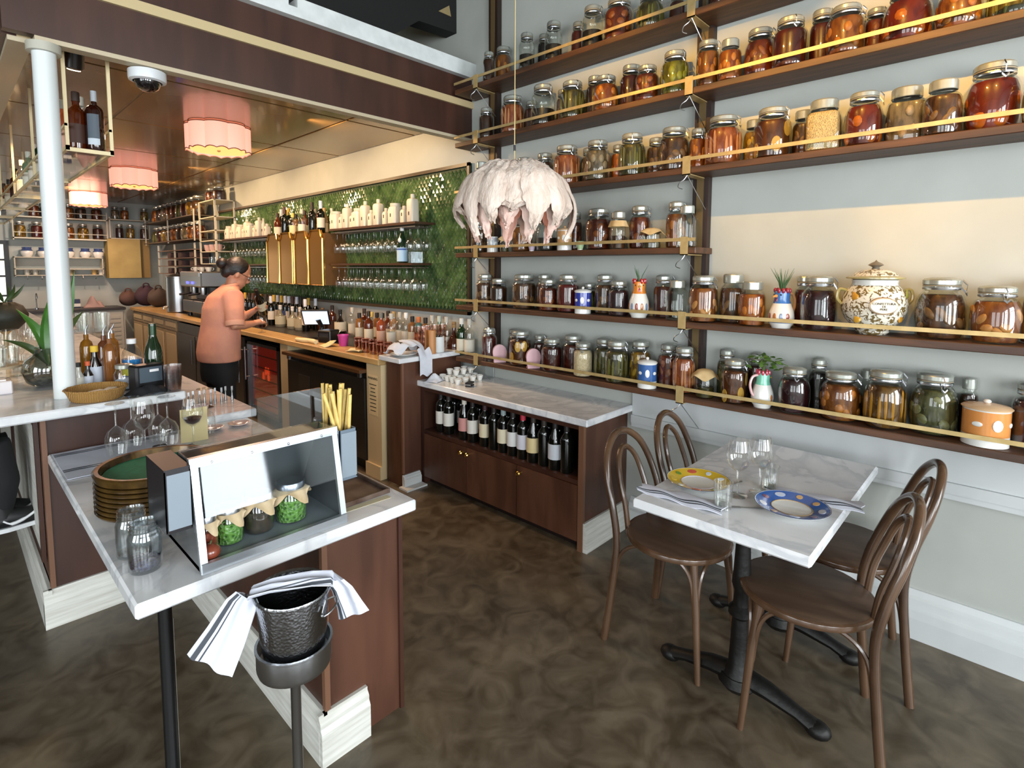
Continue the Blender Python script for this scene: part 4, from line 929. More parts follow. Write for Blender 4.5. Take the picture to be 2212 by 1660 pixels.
def spread(lst, gap):
    '''push neighbours along the wall apart until they stand free'''
    lst = sorted(lst)
    for _ in range(200):
        for i in range(len(lst)-1):
            d = lst[i+1]-lst[i]
            if d < gap: lst[i] -= (gap-d)/2; lst[i+1] += (gap-d)/2
    return lst
BC.sort(); YB = {}
for row, x in (('f', 2.60), ('b', 2.738)):
    ids = [i for i, q in enumerate(BC) if q[2] == row]; ys_ = spread([-yat(BC[i][0], 680, x) for i in ids], .12 if row == 'f' else .089)
    for i, yv in zip(ids, ys_): YB[i] = -yv
for i, (px, k, row) in enumerate(BC):
    q = KD[k]; x = 2.60 if row == 'f' else 2.738
    y = YB[i]
    pr = wine(q[1], q[2]) if q[0] == 'w' else liquor(q[1], q[2], q[3], q[5])
    words = q[3] if q[0] == 'w' else q[4]
    pr.put((x, y, .9035), R(180), '%s, %s bottle from left on the back counter' % (words, ORD[i+1] if i+1 < len(ORD) else '%s from right' % ORD[len(BC)-i]) if i+1 < len(ORD) else '%s, %s bottle from right on the back counter' % (words, ORD[len(BC)-i]), 'bottles along the back counter', (1,1,1.08 if q[0] == 'w' else 1.0))
# bottles on top of the mirrored cabinets
TB = [(588,'w4'),(597,'l5'),(608,'w1'),(618,'w3'),(628,'l4'),(640,'l6'),(650,'l5'),(660,'l3'),(674,'l7'),(683,'w2'),(692,'l9'),(700,'w4')]
for i, (px, k) in enumerate(TB):
    q = KD[k]; x = 2.66 if i % 2 else 2.745; y = -spread([-min(max(yat(q_[0], 470, 2.7), 4.88), 6.05) for q_ in TB], .09)[i]
    pr = wine(q[1], q[2]) if q[0] == 'w' else liquor(q[1], q[2], q[3], q[5]); words = q[3] if q[0] == 'w' else q[4]
    pr.put((x, y, 1.892), R(180), '%s, %s from left on top of the mirrored cabinets' % (words, ORD[i+1]), 'bottles on the mirrored cabinets')
# white apothecary bottles
WCER = mat('matte_white_ceramic', '#c9c0b0', .4)
def apoth(kind):
    t = thing('apothecary_bottle', 'b', 'bottle')
    if kind == 'tall': MB().lathe([(0,0),(.040,0),(.043,.004),(.043,.15),(.036,.165),(.014,.172)], 20, sq=6).build('body', WCER, t); MB().lathe([(.016,.172),(.018,.176),(.018,.20),(0,.204)], 12).build('cap', WCER, t)
    elif kind == 'jar': MB().lathe([(0,0),(.052,0),(.056,.005),(.056,.10),(.046,.125)], 20, sq=6).build('body', WCER, t); MB().lathe([(.046,.125),(.048,.128),(.048,.15),(0,.152)], 18).build('lid', WCER, t)
    elif kind == 'thin': MB().lathe([(0,0),(.022,0),(.024,.004),(.022,.12),(.012,.15)], 16).build('body', WCER, t); MB().lathe([(.012,.15),(.013,.152),(.012,.185),(0,.188)], 12).build('cap', WCER, t)
    else: MB().lathe([(0,0),(.028,0),(.031,.003),(.031,.085),(.024,.098),(.016,.10)], 18, sq=6).build('body', WCER, t); MB().lathe([(.017,.10),(.019,.103),(.018,.125),(0,.127)], 12).build('cap', WCER, t)
    MB().box(-.0575 if kind == 'jar' else -.0445 if kind == 'tall' else -.026 if kind == 'thin' else -.0325, -.02, -.006, .006, .05, .075).build('painted_mark', INK, t, False)
    return Proto(t)
AP = {k: apoth(k) for k in ('tall','jar','small','thin')}
AW = {'tall': 'tall square white bottle', 'jar': 'wide white apothecary jar', 'small': 'small white apothecary bottle', 'thin': 'thin white bottle'}
for side, lst in (('right', [(709,'thin'),(721,'jar'),(734,'small'),(747,'tall'),(759,'small'),(773,'jar'),(790,'tall'),(803,'small'),(818,'tall'),(835,'small'),(855,'jar'),(874,'small'),(892,'tall')]), ('left', [(477,'small'),(484,'jar'),(493,'small'),(500,'tall'),(508,'small'),(515,'jar'),(524,'small'),(532,'tall'),(541,'jar'),(551,'small'),(560,'tall'),(570,'thin'),(576,'small')])):
    ids = spread([-min(max(yat(q[0],480,2.66), 3.50), 4.75) if side == 'right' else -min(max(yat(q[0],480,2.66), 6.2), 7.40) for q in lst], .098)
    for i, (px, k) in enumerate(lst):
        x = 2.66; y = yat(px, 480, x); 
        y = -ids[i]
        AP[k].put((x+(.0 if k in ('jar','tall') else .06 if False else 0), y, 1.9255), 0, '%s, %s from left on the tile shelf %s of the cabinets' % (AW[k], ORD[i+1], side), 'white bottles on the tile shelves', (.95,.95,1.12))
# hanging wine glasses
def glass_mesh():
    p = [(.034,0),(.035,.002),(.006,.007),(.0035,.015),(.0035,.085),(.008,.095),(.026,.11),(.036,.135),(.037,.155),(.031,.195)]
    return MB().lathe(p, 16).mesh('wine_glass', GLASS)
GM = glass_mesh()
gi = 0
for z, y0, y1, nn, words, rows in ((1.895,3.50,4.76,13,'upper rack right of the cabinets',(2.655,2.745)),(1.57,3.55,4.74,12,'lower rack right of the cabinets',(2.655,2.745)),(1.895,6.2,7.55,14,'upper rack left of the cabinets',(2.70,)),(1.57,6.2,7.2,11,'lower rack left of the cabinets',(2.70,))):
    for x in rows:
        for k in range(nn):
            if z > 1.8 and x < 2.7 and abs(y0+(y1-y0)*k/(nn-1)-yat(869,560,2.655)) < .09: continue
            o = bpy.data.objects.new('wine_glass', GM); col.objects.link(o); o.location = (x, y0+(y1-y0)*k/(nn-1), z); o.rotation_euler = (R(180),0,0)
            row = '' if len(rows) == 1 else ' in the front row' if x == rows[0] else ' in the back row'
            tag(o, 'upside-down wine glass, %s from right%s, %s' % (ORD[k+1], row, words), 'glass', 'wine glasses hanging on the tiled wall')
# a green mineral water bottle and a clear box on the lower shelf
t = thing('water_bottle', 'green mineral water bottle with a pale blue label on the lower tile shelf', 'bottle', (2.655, yat(869,560,2.655), 1.601))
MB().lathe([(0,0),(.042,0),(.044,.005),(.044,.14),(.036,.19),(.018,.235),(.015,.25),(.015,.275),(0,.276)], 18).build('glass_body', DARKG2, t)
MB().lathe([(.0448,.012),(.0448,.125)], 18).build('label', lm('#a9c6dc'), t)
MB().lathe([(.0452,.105),(.0452,.118)], 18).build('label_band', lm('#3a5aa0'), t)
MB().ball((-.032,-.012,.185), (.012,.02,.022), 10, 6).build('neck_label', lm('#cfd8dc'), t)
MB().lathe([(.016,.262),(.017,.266),(.017,.29),(0,.291)], 14).build('cap', lm('#dcdcd8'), t)
t = thing('acrylic_box', 'small clear acrylic box beside the green water bottle', 'box', (2.67, 3.55, 1.601))
for b_ in ((-.04,.04,-.04,.04,0,.003),(-.04,-.037,-.04,.04,.003,.09),(.037,.04,-.04,.04,.003,.09),(-.037,.037,-.04,-.037,.003,.09),(-.037,.037,.037,.04,.003,.09)): MB().box(*b_).build('box_wall', ACRYL, t, False)
# point of sale screen, printer, pink bucket, towels
px_, py_ = 2.40, yat(690,690,2.40)
t = thing('register_screen', 'tilted tablet register with a lit white screen on the back counter', 'tablet', (px_, yat(683,690,px_), .9035))
fs_ = Matrix.Rotation(R(50),4,'Z') @ Matrix.Rotation(R(-35),4,'Y')
MB().cbox(-.014,.0,-.125,.125,-.09,.09,.004).xf(Matrix.Translation((0,0,.20)) @ fs_).build('bezel', BLACKP, t, False)
MB().box(-.0155,-.014,-.112,.112,-.078,.078).xf(Matrix.Translation((0,0,.20)) @ fs_).build('screen', mat('screen_white','#b9c9e0',.3,emit='#cfdff5',estr=.75), t, False)
MB().tube([(.02,0,.18),(.07,.02,.10),(.05,.02,.012)], [.03,.022,.03], 10).build('stand_arm', BLACKP, t)
MB().lathe([(0,0),(.08,0),(.08,.010),(.03,.014),(0,.014)], 18, (.05,.02,0)).build('stand_base', BLACKP, t)
t = thing('receipt_printer', 'black receipt printer beside the tablet register', 'printer', (2.36, yat(710,705,2.36), .901), R(20))
MB().cbox(-.065,.065,-.07,.07,0,.11,.008).build('printer_body', BLACKP, t, False)
MB().box(-.067,-.064,-.05,.05,.05,.085).build('printer_front', mat('printer_grey','#2a2d31',.3), t, False)
t = thing('pink_bucket', 'small bright pink bucket on the back counter', 'bucket', (2.33, yat(741,715,2.33), .901))
MB().lathe([(0,0),(.032,0),(.033,.004),(.044,.085),(.047,.088),(.047,.096),(.041,.096),(.030,.01),(0,.01)], 20).build('pail', mat('pink_plastic','#c9479a',.35), t)
MB().tube([(.045*math.cos(a_), .0, .09+.045*math.sin(a_)) for a_ in [math.pi*i/10 for i in range(11)]], .002, 5).build('bail_handle', STEEL, t)
LINEN = mat('white_linen', '#c9ccd4', .8, color2='#bfc2cb', scale=30, bump=.1)
LINENY = mat('cream_linen', '#d5c59a', .8, bump=.1, scale=30)
for i, (a_, b_, z_) in enumerate(((658,738,'rolled'),(688,728,'folded'),(716,735,'flat'))):
    pass
t = thing('bar_towel', 'cream towel rolled along the back counter edge below the register', 'towel', (2.20, yat(660,728,2.20), .901), R(5))
MB().tube(spline([(0,-.16,.018),(.01,-.05,.02),(-.008,.06,.018),(.005,.16,.016)],4), [.018,.02,.021,.02,.019,.02,.021,.02,.018,.02,.019,.018,.016], 10).build('towel_roll', LINENY, t)
t = thing('bar_towel', 'cream folded napkin propped against the printer', 'napkin', (2.22, yat(706,722,2.22), .901), R(-10))
MB().sheet(lambda u,v: (-.05+.1*u, -.07+.14*v, .006+.05*u*u*(1-.4*v)), 8, 6, .006).build('napkin_cloth', LINENY, t)
t = thing('bar_towel', 'flat cream napkin lying beside the pink bucket', 'napkin', (2.23, yat(768,735,2.23), .909), R(15))
MB().sheet(lambda u,v: (-.04+.08*u, -.07+.14*v, .006+.008*math.sin(5*u+4*v)), 8, 6, .005).build('napkin_cloth', LINENY, t)
# stacked tumblers, tall glass stacks, white canister
AMB = thin_glass('rose_glass', (.80,.62,.55), .03, .08)
def tumbler():
    t = thing('rose_tumbler', 't', 'glass'); MB().lathe([(0,.004),(.026,.004),(.028,0),(.034,.085),(.032,.085),(.026,.01),(0,.01)], 16).build('glass_cup', AMB, t)
    MB().tube(ring(.0335,16,.085), .0012, 5, True).build('rim', mat('rim_rose','#a86a58',.2), t); return Proto(t)
TU = tumbler(); k = 0
for px in (775,790,806,822,838,856,872):
    for row, x in enumerate((2.27,2.36)):
        k += 1; y = yat(px, 745, x)
        if x < 2.3 and px > 846: continue
        TU.put((x, y, .9035 if x > 2.35 else .9005), 0, 'rose glass tumbler, %s along the %s row beside the white napkin bundle' % (ORD[(k+1)//2], 'front' if row == 0 else 'back'), 'rose tumblers on the back counter')
def stackg():
    t = thing('ribbed_glass_stack', 's', 'glasses')
    for q in range(4):
        MB().lathe([(.026,.0+.042*q),(.030,.006+.042*q),(.032,.036+.042*q),(.034,.060+.042*q)], 14).build('stacked_glass', AMB, t)
    return Proto(t)
SG = stackg()
for i, px in enumerate((895,908,921,934,946)):
    SG.put(((2.46,2.475,2.55,2.625,2.70)[i], (3.185,3.262,3.257,3.255,3.255)[i], .9355), 0, 'tall stack of ribbed rose glasses, %s from left beside the white canister' % ORD[i+1], 'ribbed glass stacks')
t = thing('leather_roll', 'tan leather menu roll standing beside the white canister', 'roll', (2.465, 3.10, .9355))
MB().sheet(lambda u,v: ((.012+.035*u)*math.cos(9*u), (.012+.035*u)*math.sin(9*u), .17*v), 40, 2, .002).build('leather_sheet', mat('tan_leather','#b07a48',.5), t)
t = thing('straw_canister', 'white ceramic canister of black straws on the marble slab', 'canister', (2.55, 3.13, .9355))
MB().lathe([(0,0),(.048,0),(.05,.004),(.05,.115),(.046,.115),(.045,.01),(0,.01)], 24).build('canister_body', mat('canister_white','#cdd0cf',.25), t)
rnd = random.Random(2)
for q in range(12):
    a_ = rnd.random()*6.28; MB().tube([(0,0,.02),(.036*math.cos(a_),.036*math.sin(a_),.122)], .003, 5).build('straw', BLACKP, t)
# plate under a white napkin on the slab, cloth hanging down
t = thing('covered_plate', 'white plate on the marble slab', 'plate', (2.27, 3.17, .9355), 0, None, (1.35,1.25,1.2))
MB().lathe([(0,0),(.05,0),(.075,.012),(.074,.014),(.05,.004),(0,.004)], 26).build('plate_dish', CER, t)
t = thing('striped_napkin', 'white napkin with black stripes bundled over the plate and hanging down', 'napkin', (2.28, 3.135, .945), 0, None, (1.55,1.15,1.15))
def bundle(u, v):
    x = -.085+.17*u; y = -.055+.15*v; rr = max(0, 1-(x/.095)**2-((y-.02)/.095)**2)
    return (x, y, .012+.075*math.sqrt(rr)+.006*math.sin(22*u+9*v))
MB().sheet(bundle, 24, 20, .003).build('napkin_cloth', LINEN, t)
MB().sheet(lambda u,v: (-.06, -.05+.14*v, .0), 2, 2)
MB().sheet(lambda u,v: (.02+.07*u, -.058-.028*math.sin(math.pi*.5*min(1,v*3)), .03-.16*v+.01*math.sin(8*u)), 8, 12, .003).build('hanging_fold', LINEN, t)
MB().sheet(lambda u,v: (-.055+.012*u+.02*v, -.05+.14*v, bundle((.03+.012*u+.02*v)/.17, v)[2]+.002), 3, 12, .001).build('black_stripe', INK, t)
t = thing('draped_cloth', 'white cloth lump lying on the wine cabinet top', 'cloth', (2.40, 2.98, .756), R(20))
MB().sheet(lambda u,v: (-.06+.12*u, -.05+.10*v, .004+.045*math.sin(math.pi*u)*math.sin(math.pi*v)*(1+.3*math.sin(14*u+5*v))), 16, 12, .004).build('cloth_body', LINEN, t)
# espresso cups in rows on the wine cabinet, black clip
def cup():
    t = thing('espresso_cup', 'c', 'cup'); MB().lathe([(0,0),(.014,0),(.016,.004),(.026,.038),(.024,.038),(.014,.006),(0,.006)], 16).build('cup_bowl', CER, t)
    MB().tube(spline([(.022,0,.032),(.036,0,.028),(.034,0,.014),(.018,0,.012)],4), .0025, 6).build('handle', CER, t); return Proto(t)
CU = cup()
for j, x in enumerate((2.44,2.51,2.58,2.65)):
    for i in range(4):
        y = 2.78+.068*i
        CU.put((x+.012*i, y, .7555), R(60*i+25*j), 'small white espresso cup, %s back and %s from left on the marble top' % (ORD[i+1], ORD[j+1]), 'espresso cups on the wine cabinet')
for j, x in enumerate((2.50,2.57,2.64)):
    for i in range(2):
        CU.put((x+.012, 2.85+.068*i+.03, .795), R(50*i+20), 'white espresso cup stacked on the others, %s from left %s' % (ORD[j+1], 'near side' if i == 0 else 'far side'), 'stacked espresso cups')
t = thing('cutlery_clip', 'black clip holder lying beside the espresso cups', 'holder', (2.46, 2.68, .756), R(25))
MB().cbox(-.035,.035,-.02,.02,0,.012,.002).build('clip_base', BLACKP, t, False)
MB().cbox(-.035,.035,-.02,.02,.018,.030,.002).build('clip_jaw', BLACKP, t, False)
MB().box(-.035,-.028,-.02,.02,.012,.018).build('clip_hinge', STEEL, t, False)
t = thing('acrylic_stand', 'clear acrylic cup stand behind the espresso cups', 'stand', (2.755, 2.90, .756))
for z_ in (.0,.09): MB().box(-.05,.04,-.12,.12,z_,z_+.004).build('acrylic_shelf', ACRYL, t, False)
for y_ in (-.12,.116): MB().box(-.05,.04,y_,y_+.004,.004,.09).build('acrylic_side', ACRYL, t, False)

# ================================================================== ON THE SERVICE STATION
ZT = .7625
CLOTHW = mat('white_cotton', '#c8ccd8', .8, bump=.08, scale=40)
STRIPE = mat('charcoal_stripe', '#3d4148', .8)
# display case
dc = thing('display_case', 'small steel and acrylic counter display case on the service station', 'display case', (.636, 1.50, ZT))
x0, x1, D0, Hc = -.208, .208, .31, .288
sidep = [(.0,.0),(D0,.0),(.16,Hc),(.055,Hc)]
for s_ in (-1, 1):
    xx = s_*.208
    MB().prism([(a,b) for a,b in sidep], min(xx,xx-s_*.004), max(xx,xx-s_*.004), 'x').build('side_panel', mat('cloudy_steel','#9aa0a4',.22,.85), dc, False)
    MB().prism([(-.008,0),(.004,0),(.059,Hc),(.047,Hc)], min(xx-s_*.016,xx+s_*.002), max(xx-s_*.016,xx+s_*.002), 'x').build('front_upright', mat('bright_steel','#b9bec2',.3,.8), dc, False)
MB().box(x0, x1, .0, D0, .0, .012).build('floor_tray', mat('tray_grey','#7f8b92',.4), dc, False)
MB().box(x0, x1, -.012, .004, .0, .026).build('front_lip', mat('bright_steel2','#b4bac0',.3,.8), dc, False)
MB().prism([(D0-.006,.012),(D0,.012),(.16,Hc),(.154,Hc)], x0, x1, 'x').build('back_panel', mat('case_back','#8c8f8c',.3,.7), dc, False)
MB().box(x0, x1, .055, .16, Hc, Hc+.004).build('top_panel', thin_glass('case_top',(.92,.94,.95),.03,.05,.35), dc, False)
MB().prism([(.043,Hc-.018),(.062,Hc-.018),(.066,Hc+.006),(.048,Hc+.006)], x0-.004, x1+.004, 'x').build('top_rail', mat('bright_steel3','#b4bac0',.28,.85), dc, False)
MB().prism([(.012,Hc-.150),(.016,Hc-.150),(.045,Hc-.01),(.041,Hc-.01)], x0+.02, x1-.02, 'x').build('front_shield', thin_glass('shield_acrylic',(.86,.90,.94),.04,.03,.16), dc, False)
for k in range(4): MB().ball((x0+.05+k*.105,.043,Hc-.012), (.004,.003,.004), 8, 5).build('rivet', STEEL, dc)
# bins hung on the case ends
for s_, w_ in ((-1,'black and grey plastic bin hung on the left end of the display case'), (1,'grey plastic bin of bread sticks hung on the right end of the display case')):
    bn = thing('utensil_bin', w_, 'bin', (.636+s_*.243, 1.62, ZT+.115))
    a = .030
    b_ = MB(); b_.prism([(-a+.012,-.085),(a-.006,-.085),(a,.085),(-a,.085)], 0, .003, 'z')
    b_ = MB().box(-a,a,-.085,.085,0,.004).box(-a,-a+.003,-.085,.085,.004,.165).box(a-.003,a,-.085,.085,.004,.165).box(-a,a,-.085,-.082,.004,.165).box(-a,a,.082,.085,.004,.165)
    b_.build('bin_body', mat('bin_black','#1c1a1e',.35) if s_ < 0 else mat('bin_blue_grey','#5f6d7a',.4), bn, False)
    if s_ < 0: MB().box(-a,a,-.085,.085,.165,.169).build('bin_lid', mat('bin_black','#1c1a1e',.35), bn, False)
    MB().box(-a+.005,a-.002,-.0875,-.085,.01,.155).build('front_plate', GREYP, bn, False)
STK = mat('bread_stick', '#d8bc72', .6, color2='#c9a858', scale=30)
rnd = random.Random(4); sticks = []
for k in range(18):
    px = .866+.030*rnd.random(); py = 1.56+.115*rnd.random(); ln = rnd.uniform(.265,.295)
    px = .903 if k == 0 else .898 if k == 1 else px
    tx, ty = ((-.075, .02) if k == 0 else (-.05,.01) if k == 1 else (rnd.uniform(-.02,.03), rnd.uniform(-.02,.02)))
    o = MB().tube([(0,0,0),(tx,ty,ln)], .0056, 7).build('bread_stick', STK); o.location = (px, py, ZT+.1195)
    tag(o, ['pale bread stick leaning far left out of the grey bin','pale bread stick leaning slightly left out of the grey bin'][k] if k < 2 else 'upright bread stick in the bundle standing in the grey bin', 'bread stick', 'bread sticks in the bin')
# papered jars in the case
def pjar(loc, r, h, cm, words, tilt=0):
    t = thing('case_jar', words, 'jar', loc, tilt, 'jars in the display case')
    MB().lathe([(0,0),(r*.92,0),(r,.05*h),(r,.66*h),(r*.86,.76*h),(r*.84,.82*h)], 20).build('glass_body', GLASS, t)
    if cm: MB().lathe([(0,.02*h),(r*.95,.03*h),(r*.96,.58*h),(r*.6,.62*h),(0,.60*h)], 20).build('contents', cm, t)
    MB().lathe([(r*.84,.82*h),(r*.92,.83*h),(r*.92,.97*h),(r*.88,h)], 20).build('lid_band', STEEL, t)
    MB().lathe([(0,.985*h),(r*.88,.985*h),(r*.88,1.0*h),(0,.99*h)], 20).build('lid_disc', STEELD, t)
    def sk(u,v):
        an = 2*math.pi*u; q = v; rr = r*(.90+.42*q*(1+.45*math.sin(an*4+1)+.2*math.sin(an*9)))
        return (math.cos(an)*rr, math.sin(an)*rr, h*(.84-.26*q*(.75+.55*math.sin(an*4+.4))))
    MB().sheet(sk, 36, 5, .0008).build('paper_skirt', mat('kraft_paper','#cbb796',.75,color2='#b9a27c',scale=20,bump=.2), t)
    MB().tube(ring(r*.93,18,.80*h), .0015, 5, True).build('twine', TWINE, t)
PEAS = mat('contents_peas','#22501a',.4,color2='#639443',scale=95,kind='voronoi',contrast=(.1,.6),bump=.8)
pjar((.470,1.585,ZT+.013), .028, .105, mat('contents_tomato','#6d2a1a',.3,color2='#8f4a30',scale=30), 'left jar of red tomatoes under a paper skirt in the display case')
pjar((.536,1.605,ZT+.013), .037, .105, PEAS, 'left jar of green peas under a paper skirt in the display case')
pjar((.622,1.615,ZT+.013), .042, .112, mat('contents_darkleaf','#1c1a12',.4,color2='#3f352a',scale=40), 'jar of dark mushrooms under a paper skirt in the display case')
pjar((.722,1.615,ZT+.013), .046, .122, PEAS, 'right jar of green peas with a shiny lid in the display case')
tm = MB().ball((0,0,.022), (.026,.026,.022), 14, 9).build('tomato_body', mat('tomato_brown','#7a3a28',.25,coat=.4))
t = thing('tomato', 'red-brown tomato lying at the left end of the display case', 'tomato', (.462,1.535,ZT+.0125)); tm.parent = t
MB().tube([(0,0,.042),(.004,0,.052)], .003, 6).build('stem', mat('stem_brown','#4a4a22',.6), t)
# empty mason jars
for i, (px, py, h) in enumerate(((.335,1.635,.130),(.330,1.745,.130))):
    t = thing('mason_jar', 'open mason jar with dark berries in the bottom' if i == 0 else 'empty open mason jar behind the berry jar', 'jar', (px,py,ZT))
    MB().lathe([(0,.0),(.036,.0),(.039,.006),(.039,.09),(.035,.10),(.033,.104),(.033,.128),(.0345,.13),(.031,.13),(.031,.104),(.036,.088),(.036,.01),(0,.008)], 24).build('glass_body', thin_glass('mason_glass',(.90,.93,.94),.03,.10), t)
    for z in (.110,.120): MB().tube(ring(.0335,22,z), .0013, 5, True).build('thread_ring', thin_glass('mason_glass',(.90,.93,.94),.03,.10), t)
    if i == 0:
        MB().lathe([(0,.009),(.034,.009),(.0345,.028),(.02,.036),(0,.034)], 18).build('berries', mat('contents_berries','#1c1020',.3,color2='#4a4666',scale=120,kind='voronoi',bump=.6), t)
# stack of round serving trays
TRB_ = mat('tray_wood_gilt', '#6d5226', .28, .55, color2='#2a1c0e', scale=16, coat=.4)
for k in range(8):
    t = thing('serving_tray', 'round dark gilt serving tray, %s from the top of its stack' % ORD[8-k] if k < 7 else 'topmost round gilt serving tray with a green lining', 'tray', (.475,2.09,ZT+k*.0155), 0, 'stacked serving trays')
    r = .172
    MB().lathe([(0,.0),(r-.01,.0),(r,.004),(r+.004,.011),(r,.0148),(r-.014,.0148),(r-.018,.006),(0,.006)] if k < 7 else [(0,0),(r-.01,0),(r,.004),(r+.006,.026),(r,.031),(r-.012,.030),(r-.02,.008),(0,.008)], 40).build('tray_body', TRB_, t)
    if k == 7: MB().lathe([(0,.009),(r-.024,.009),(r-.024,.0085),(0,.0085)][::-1] if False else [(0,.0085),(r-.022,.0085),(r-.022,.0105),(0,.0105)], 40).build('green_lining', mat('green_felt','#0f6a4a',.8,color2='#14785a',scale=40), t)
# striped placemat runner
pm = thing('striped_runner', 'white cotton runner with grey stripes under the wine glasses', 'runner', (.52, 2.735, ZT))
MB().sheet(lambda u,v: (-.232+.46*u+.02*(1-v)*0, -.20+.40*v, .003+.001*math.sin(20*u+9*v)), 14, 10, .002).build('runner_cloth', CLOTHW, pm)
for yy in (-.105, -.085, .135, .155): MB().sheet(lambda u,v: (-.231+.458*u, yy+.008*v, .0046+.001*math.sin(20*u)), 14, 1, .0006).build('stripe', STRIPE, pm)
# stemware
def stem(name, up=True, big=1.0, m=GLASS):
    t = thing(name, 'g', 'glass')
    foot = [(0,0),(.034*big,0),(.035*big,.002),(.008,.006),(.0042,.012)]
    stemp = [(.0042,.012),(.0040,.09),(.007,.097)]
    bowl = [(.007,.097),(.030*big,.115),(.041*big,.140),(.0425*big,.158),(.038*big,.195),(.032*big,.222)]
    T = Matrix.Identity(4) if up else Matrix.Translation((0,0,.222)) @ Matrix.Rotation(R(180),4,'X')
    MB().lathe(foot, 22).xf(T).build('foot', m, t); MB().lathe(stemp, 10).xf(T).build('stem', m, t); MB().lathe(bowl, 24).xf(T).build('bowl', m, t)
    return Proto(t)
SU = stem('wine_glass', True); SDn = stem('wine_glass', False)
zg = ZT+.0055
for i, (px, py, up) in enumerate(((.475,2.70,0),(.545,2.775,0),(.645,2.775,0),(.568,2.672,1),(.660,2.685,0))):
    (SU if up else SDn).put((px,py,zg), R(30*i), ('upright empty wine glass standing on the striped runner' if up else 'upside-down wine glass on the striped runner, %s from left' % ORD[{0:1,1:2,2:3,4:4}[i]]), 'wine glasses on the runner', (1,1,1.02))
t = SU.put((.735,2.60,zg-.005), 0, 'wine glass with a little red wine beside the beige card', 'wine glasses on the runner')
ob = MB().lathe([(0,.101),(.026,.116),(.036,.135),(0,.135)], 20).build('red_wine', mat('red_wine','#2a0a10',.1,coat=.5), t)
for i, (px, py) in enumerate(((.835,2.76),)):
    SDn.put((px,py,ZT), 0, 'upside-down wine glass behind the beige card', 'wine glasses on the runner')
t = thing('beige_card', 'beige menu card standing behind the red wine glass', 'card', (.768,2.70,ZT), R(-4))
MB().box(-.055,.055,-.003,.003,0,.155).build('card_sheet', mat('card_beige','#cdbd8c',.6), t, False)
MB().prism([(-.003,0),(.05,0),(.003,.10)], -.02, .02, 'x').build('card_strut', mat('card_beige','#cdbd8c',.6), t, False)
t = thing('lace_ramekin', 'blue and white ceramic ramekin with a lacy rim in front of the wine glass', 'ramekin', (.665,2.44,ZT))
MB().lathe([(0,0),(.032,0),(.036,.004),(.038,.048),(.035,.048),(.033,.008),(0,.008)], 24).build('ramekin_bowl', glaze('#5a76a0'), t)
m = MB()
for k in range(18):
    a = 2*math.pi*k/18; o = MB().ball((.0385*math.cos(a),.0385*math.sin(a),.036), (.0045,.0045,.010), 7, 5).build('white_scallop', CER, t)
t = thing('black_pot', 'small glossy black lidded pot beside the serving trays', 'pot', (.585,2.51,ZT))
MB().lathe([(0,0),(.026,0),(.028,.004),(.024,.03),(.027,.05),(.022,.056),(0,.058)], 20, sq=4).build('pot_body', mat('gloss_black','#0a0809',.08,coat=.6), t)
MB().lathe([(.024,.0585),(.027,.060),(.024,.068),(0,.07)], 20, sq=4).build('pot_lid', mat('gloss_black','#0a0809',.08,coat=.6), t)
for i, (px, py) in enumerate(((.885,2.83),(1.005,2.82))):
    t = thing('oval_dish', '%s pale pink dish in front of the work counter' % ('left' if i == 0 else 'right'), 'dish', (px,py,ZT), 0, 'pink dishes')
    MB().lathe([(0,0),(.03,0),(.052,.014),(.05,.015),(.03,.004),(0,.004)], 26).build('dish_body', glaze('#c9b2ae'), t)
    MB().tube(ring(.0515,26,.0148), .0012, 5, True).build('dish_rim', CER, t)
gp = thing('acrylic_guard', 'upright clear acrylic guard panel behind the display case', 'guard', (.905, 2.02, ZT))
MB().box(-.14,.14,-.002,.002,0,.315).build('guard_panel', ACRYL, gp, False)
for s_ in (-1,1): MB().box(s_*.12-.012,s_*.12+.012,-.03,.03,0,.006).build('guard_foot', STEEL, gp, False)
pn = thing('baking_tray', 'small brown stained baking tray on the station right of the display case', 'tray', (.965, 1.69, ZT))
PANM = mat('stained_tray','#4a342a',.35,.4,color2='#7a6a60',scale=9)
MB().box(-.10,.10,-.11,.11,0,.003).build('tray_base', PANM, pn, False)
for b_ in ((-.10,.10,-.11,-.104,.003,.016),(-.10,.10,.104,.11,.003,.016),(-.10,-.094,-.104,.104,.003,.016),(.094,.10,-.104,.104,.003,.016)): MB().box(*b_).build('tray_rim', PANM, pn, False)
t = thing('parchment_sheet', 'cream paper sheet peeking out under the baking tray', 'paper', (.955, 1.575, ZT), R(-3))
MB().box(-.10,.09,-.03,-.002,0,.001).build('paper_sheet', mat('parchment','#c9bf9f',.7), t, False)
# champagne bucket on its stand
bs = thing('bucket_stand', 'polished steel champagne bucket stand in front of the service station', 'stand', (.557, 1.25, 0))
MB().lathe([(0,0),(.13,0),(.13,.008),(.03,.02),(.0125,.03),(.0125,.545),(.02,.56)], 28).build('pole_foot', STEEL, bs)
MB().lathe([(0,.575),(.06,.575),(.085,.58),(.088,.59),(.088,.635),(.091,.638),(.091,.642),(.085,.642),(.084,.60),(0,.585)], 36).build('ring_tray', STEEL, bs)
HAM = mat('hammered_steel', '#97999c', .22, 1.0, bump=.10, scale=150, kind='voronoi')
bu = thing('champagne_bucket', 'hammered steel champagne bucket with a knotted napkin on its stand', 'bucket', (.557, 1.25, .5865))
MB().lathe([(0,.0),(.062,.0),(.068,.006),(.078,.08),(.084,.165),(.0845,.178),(.0895,.181),(.0905,.186),(.0885,.190),(.0825,.186),(.080,.165),(.072,.05),(.064,.012),(0,.010)], 44).build('pail', HAM, bu)
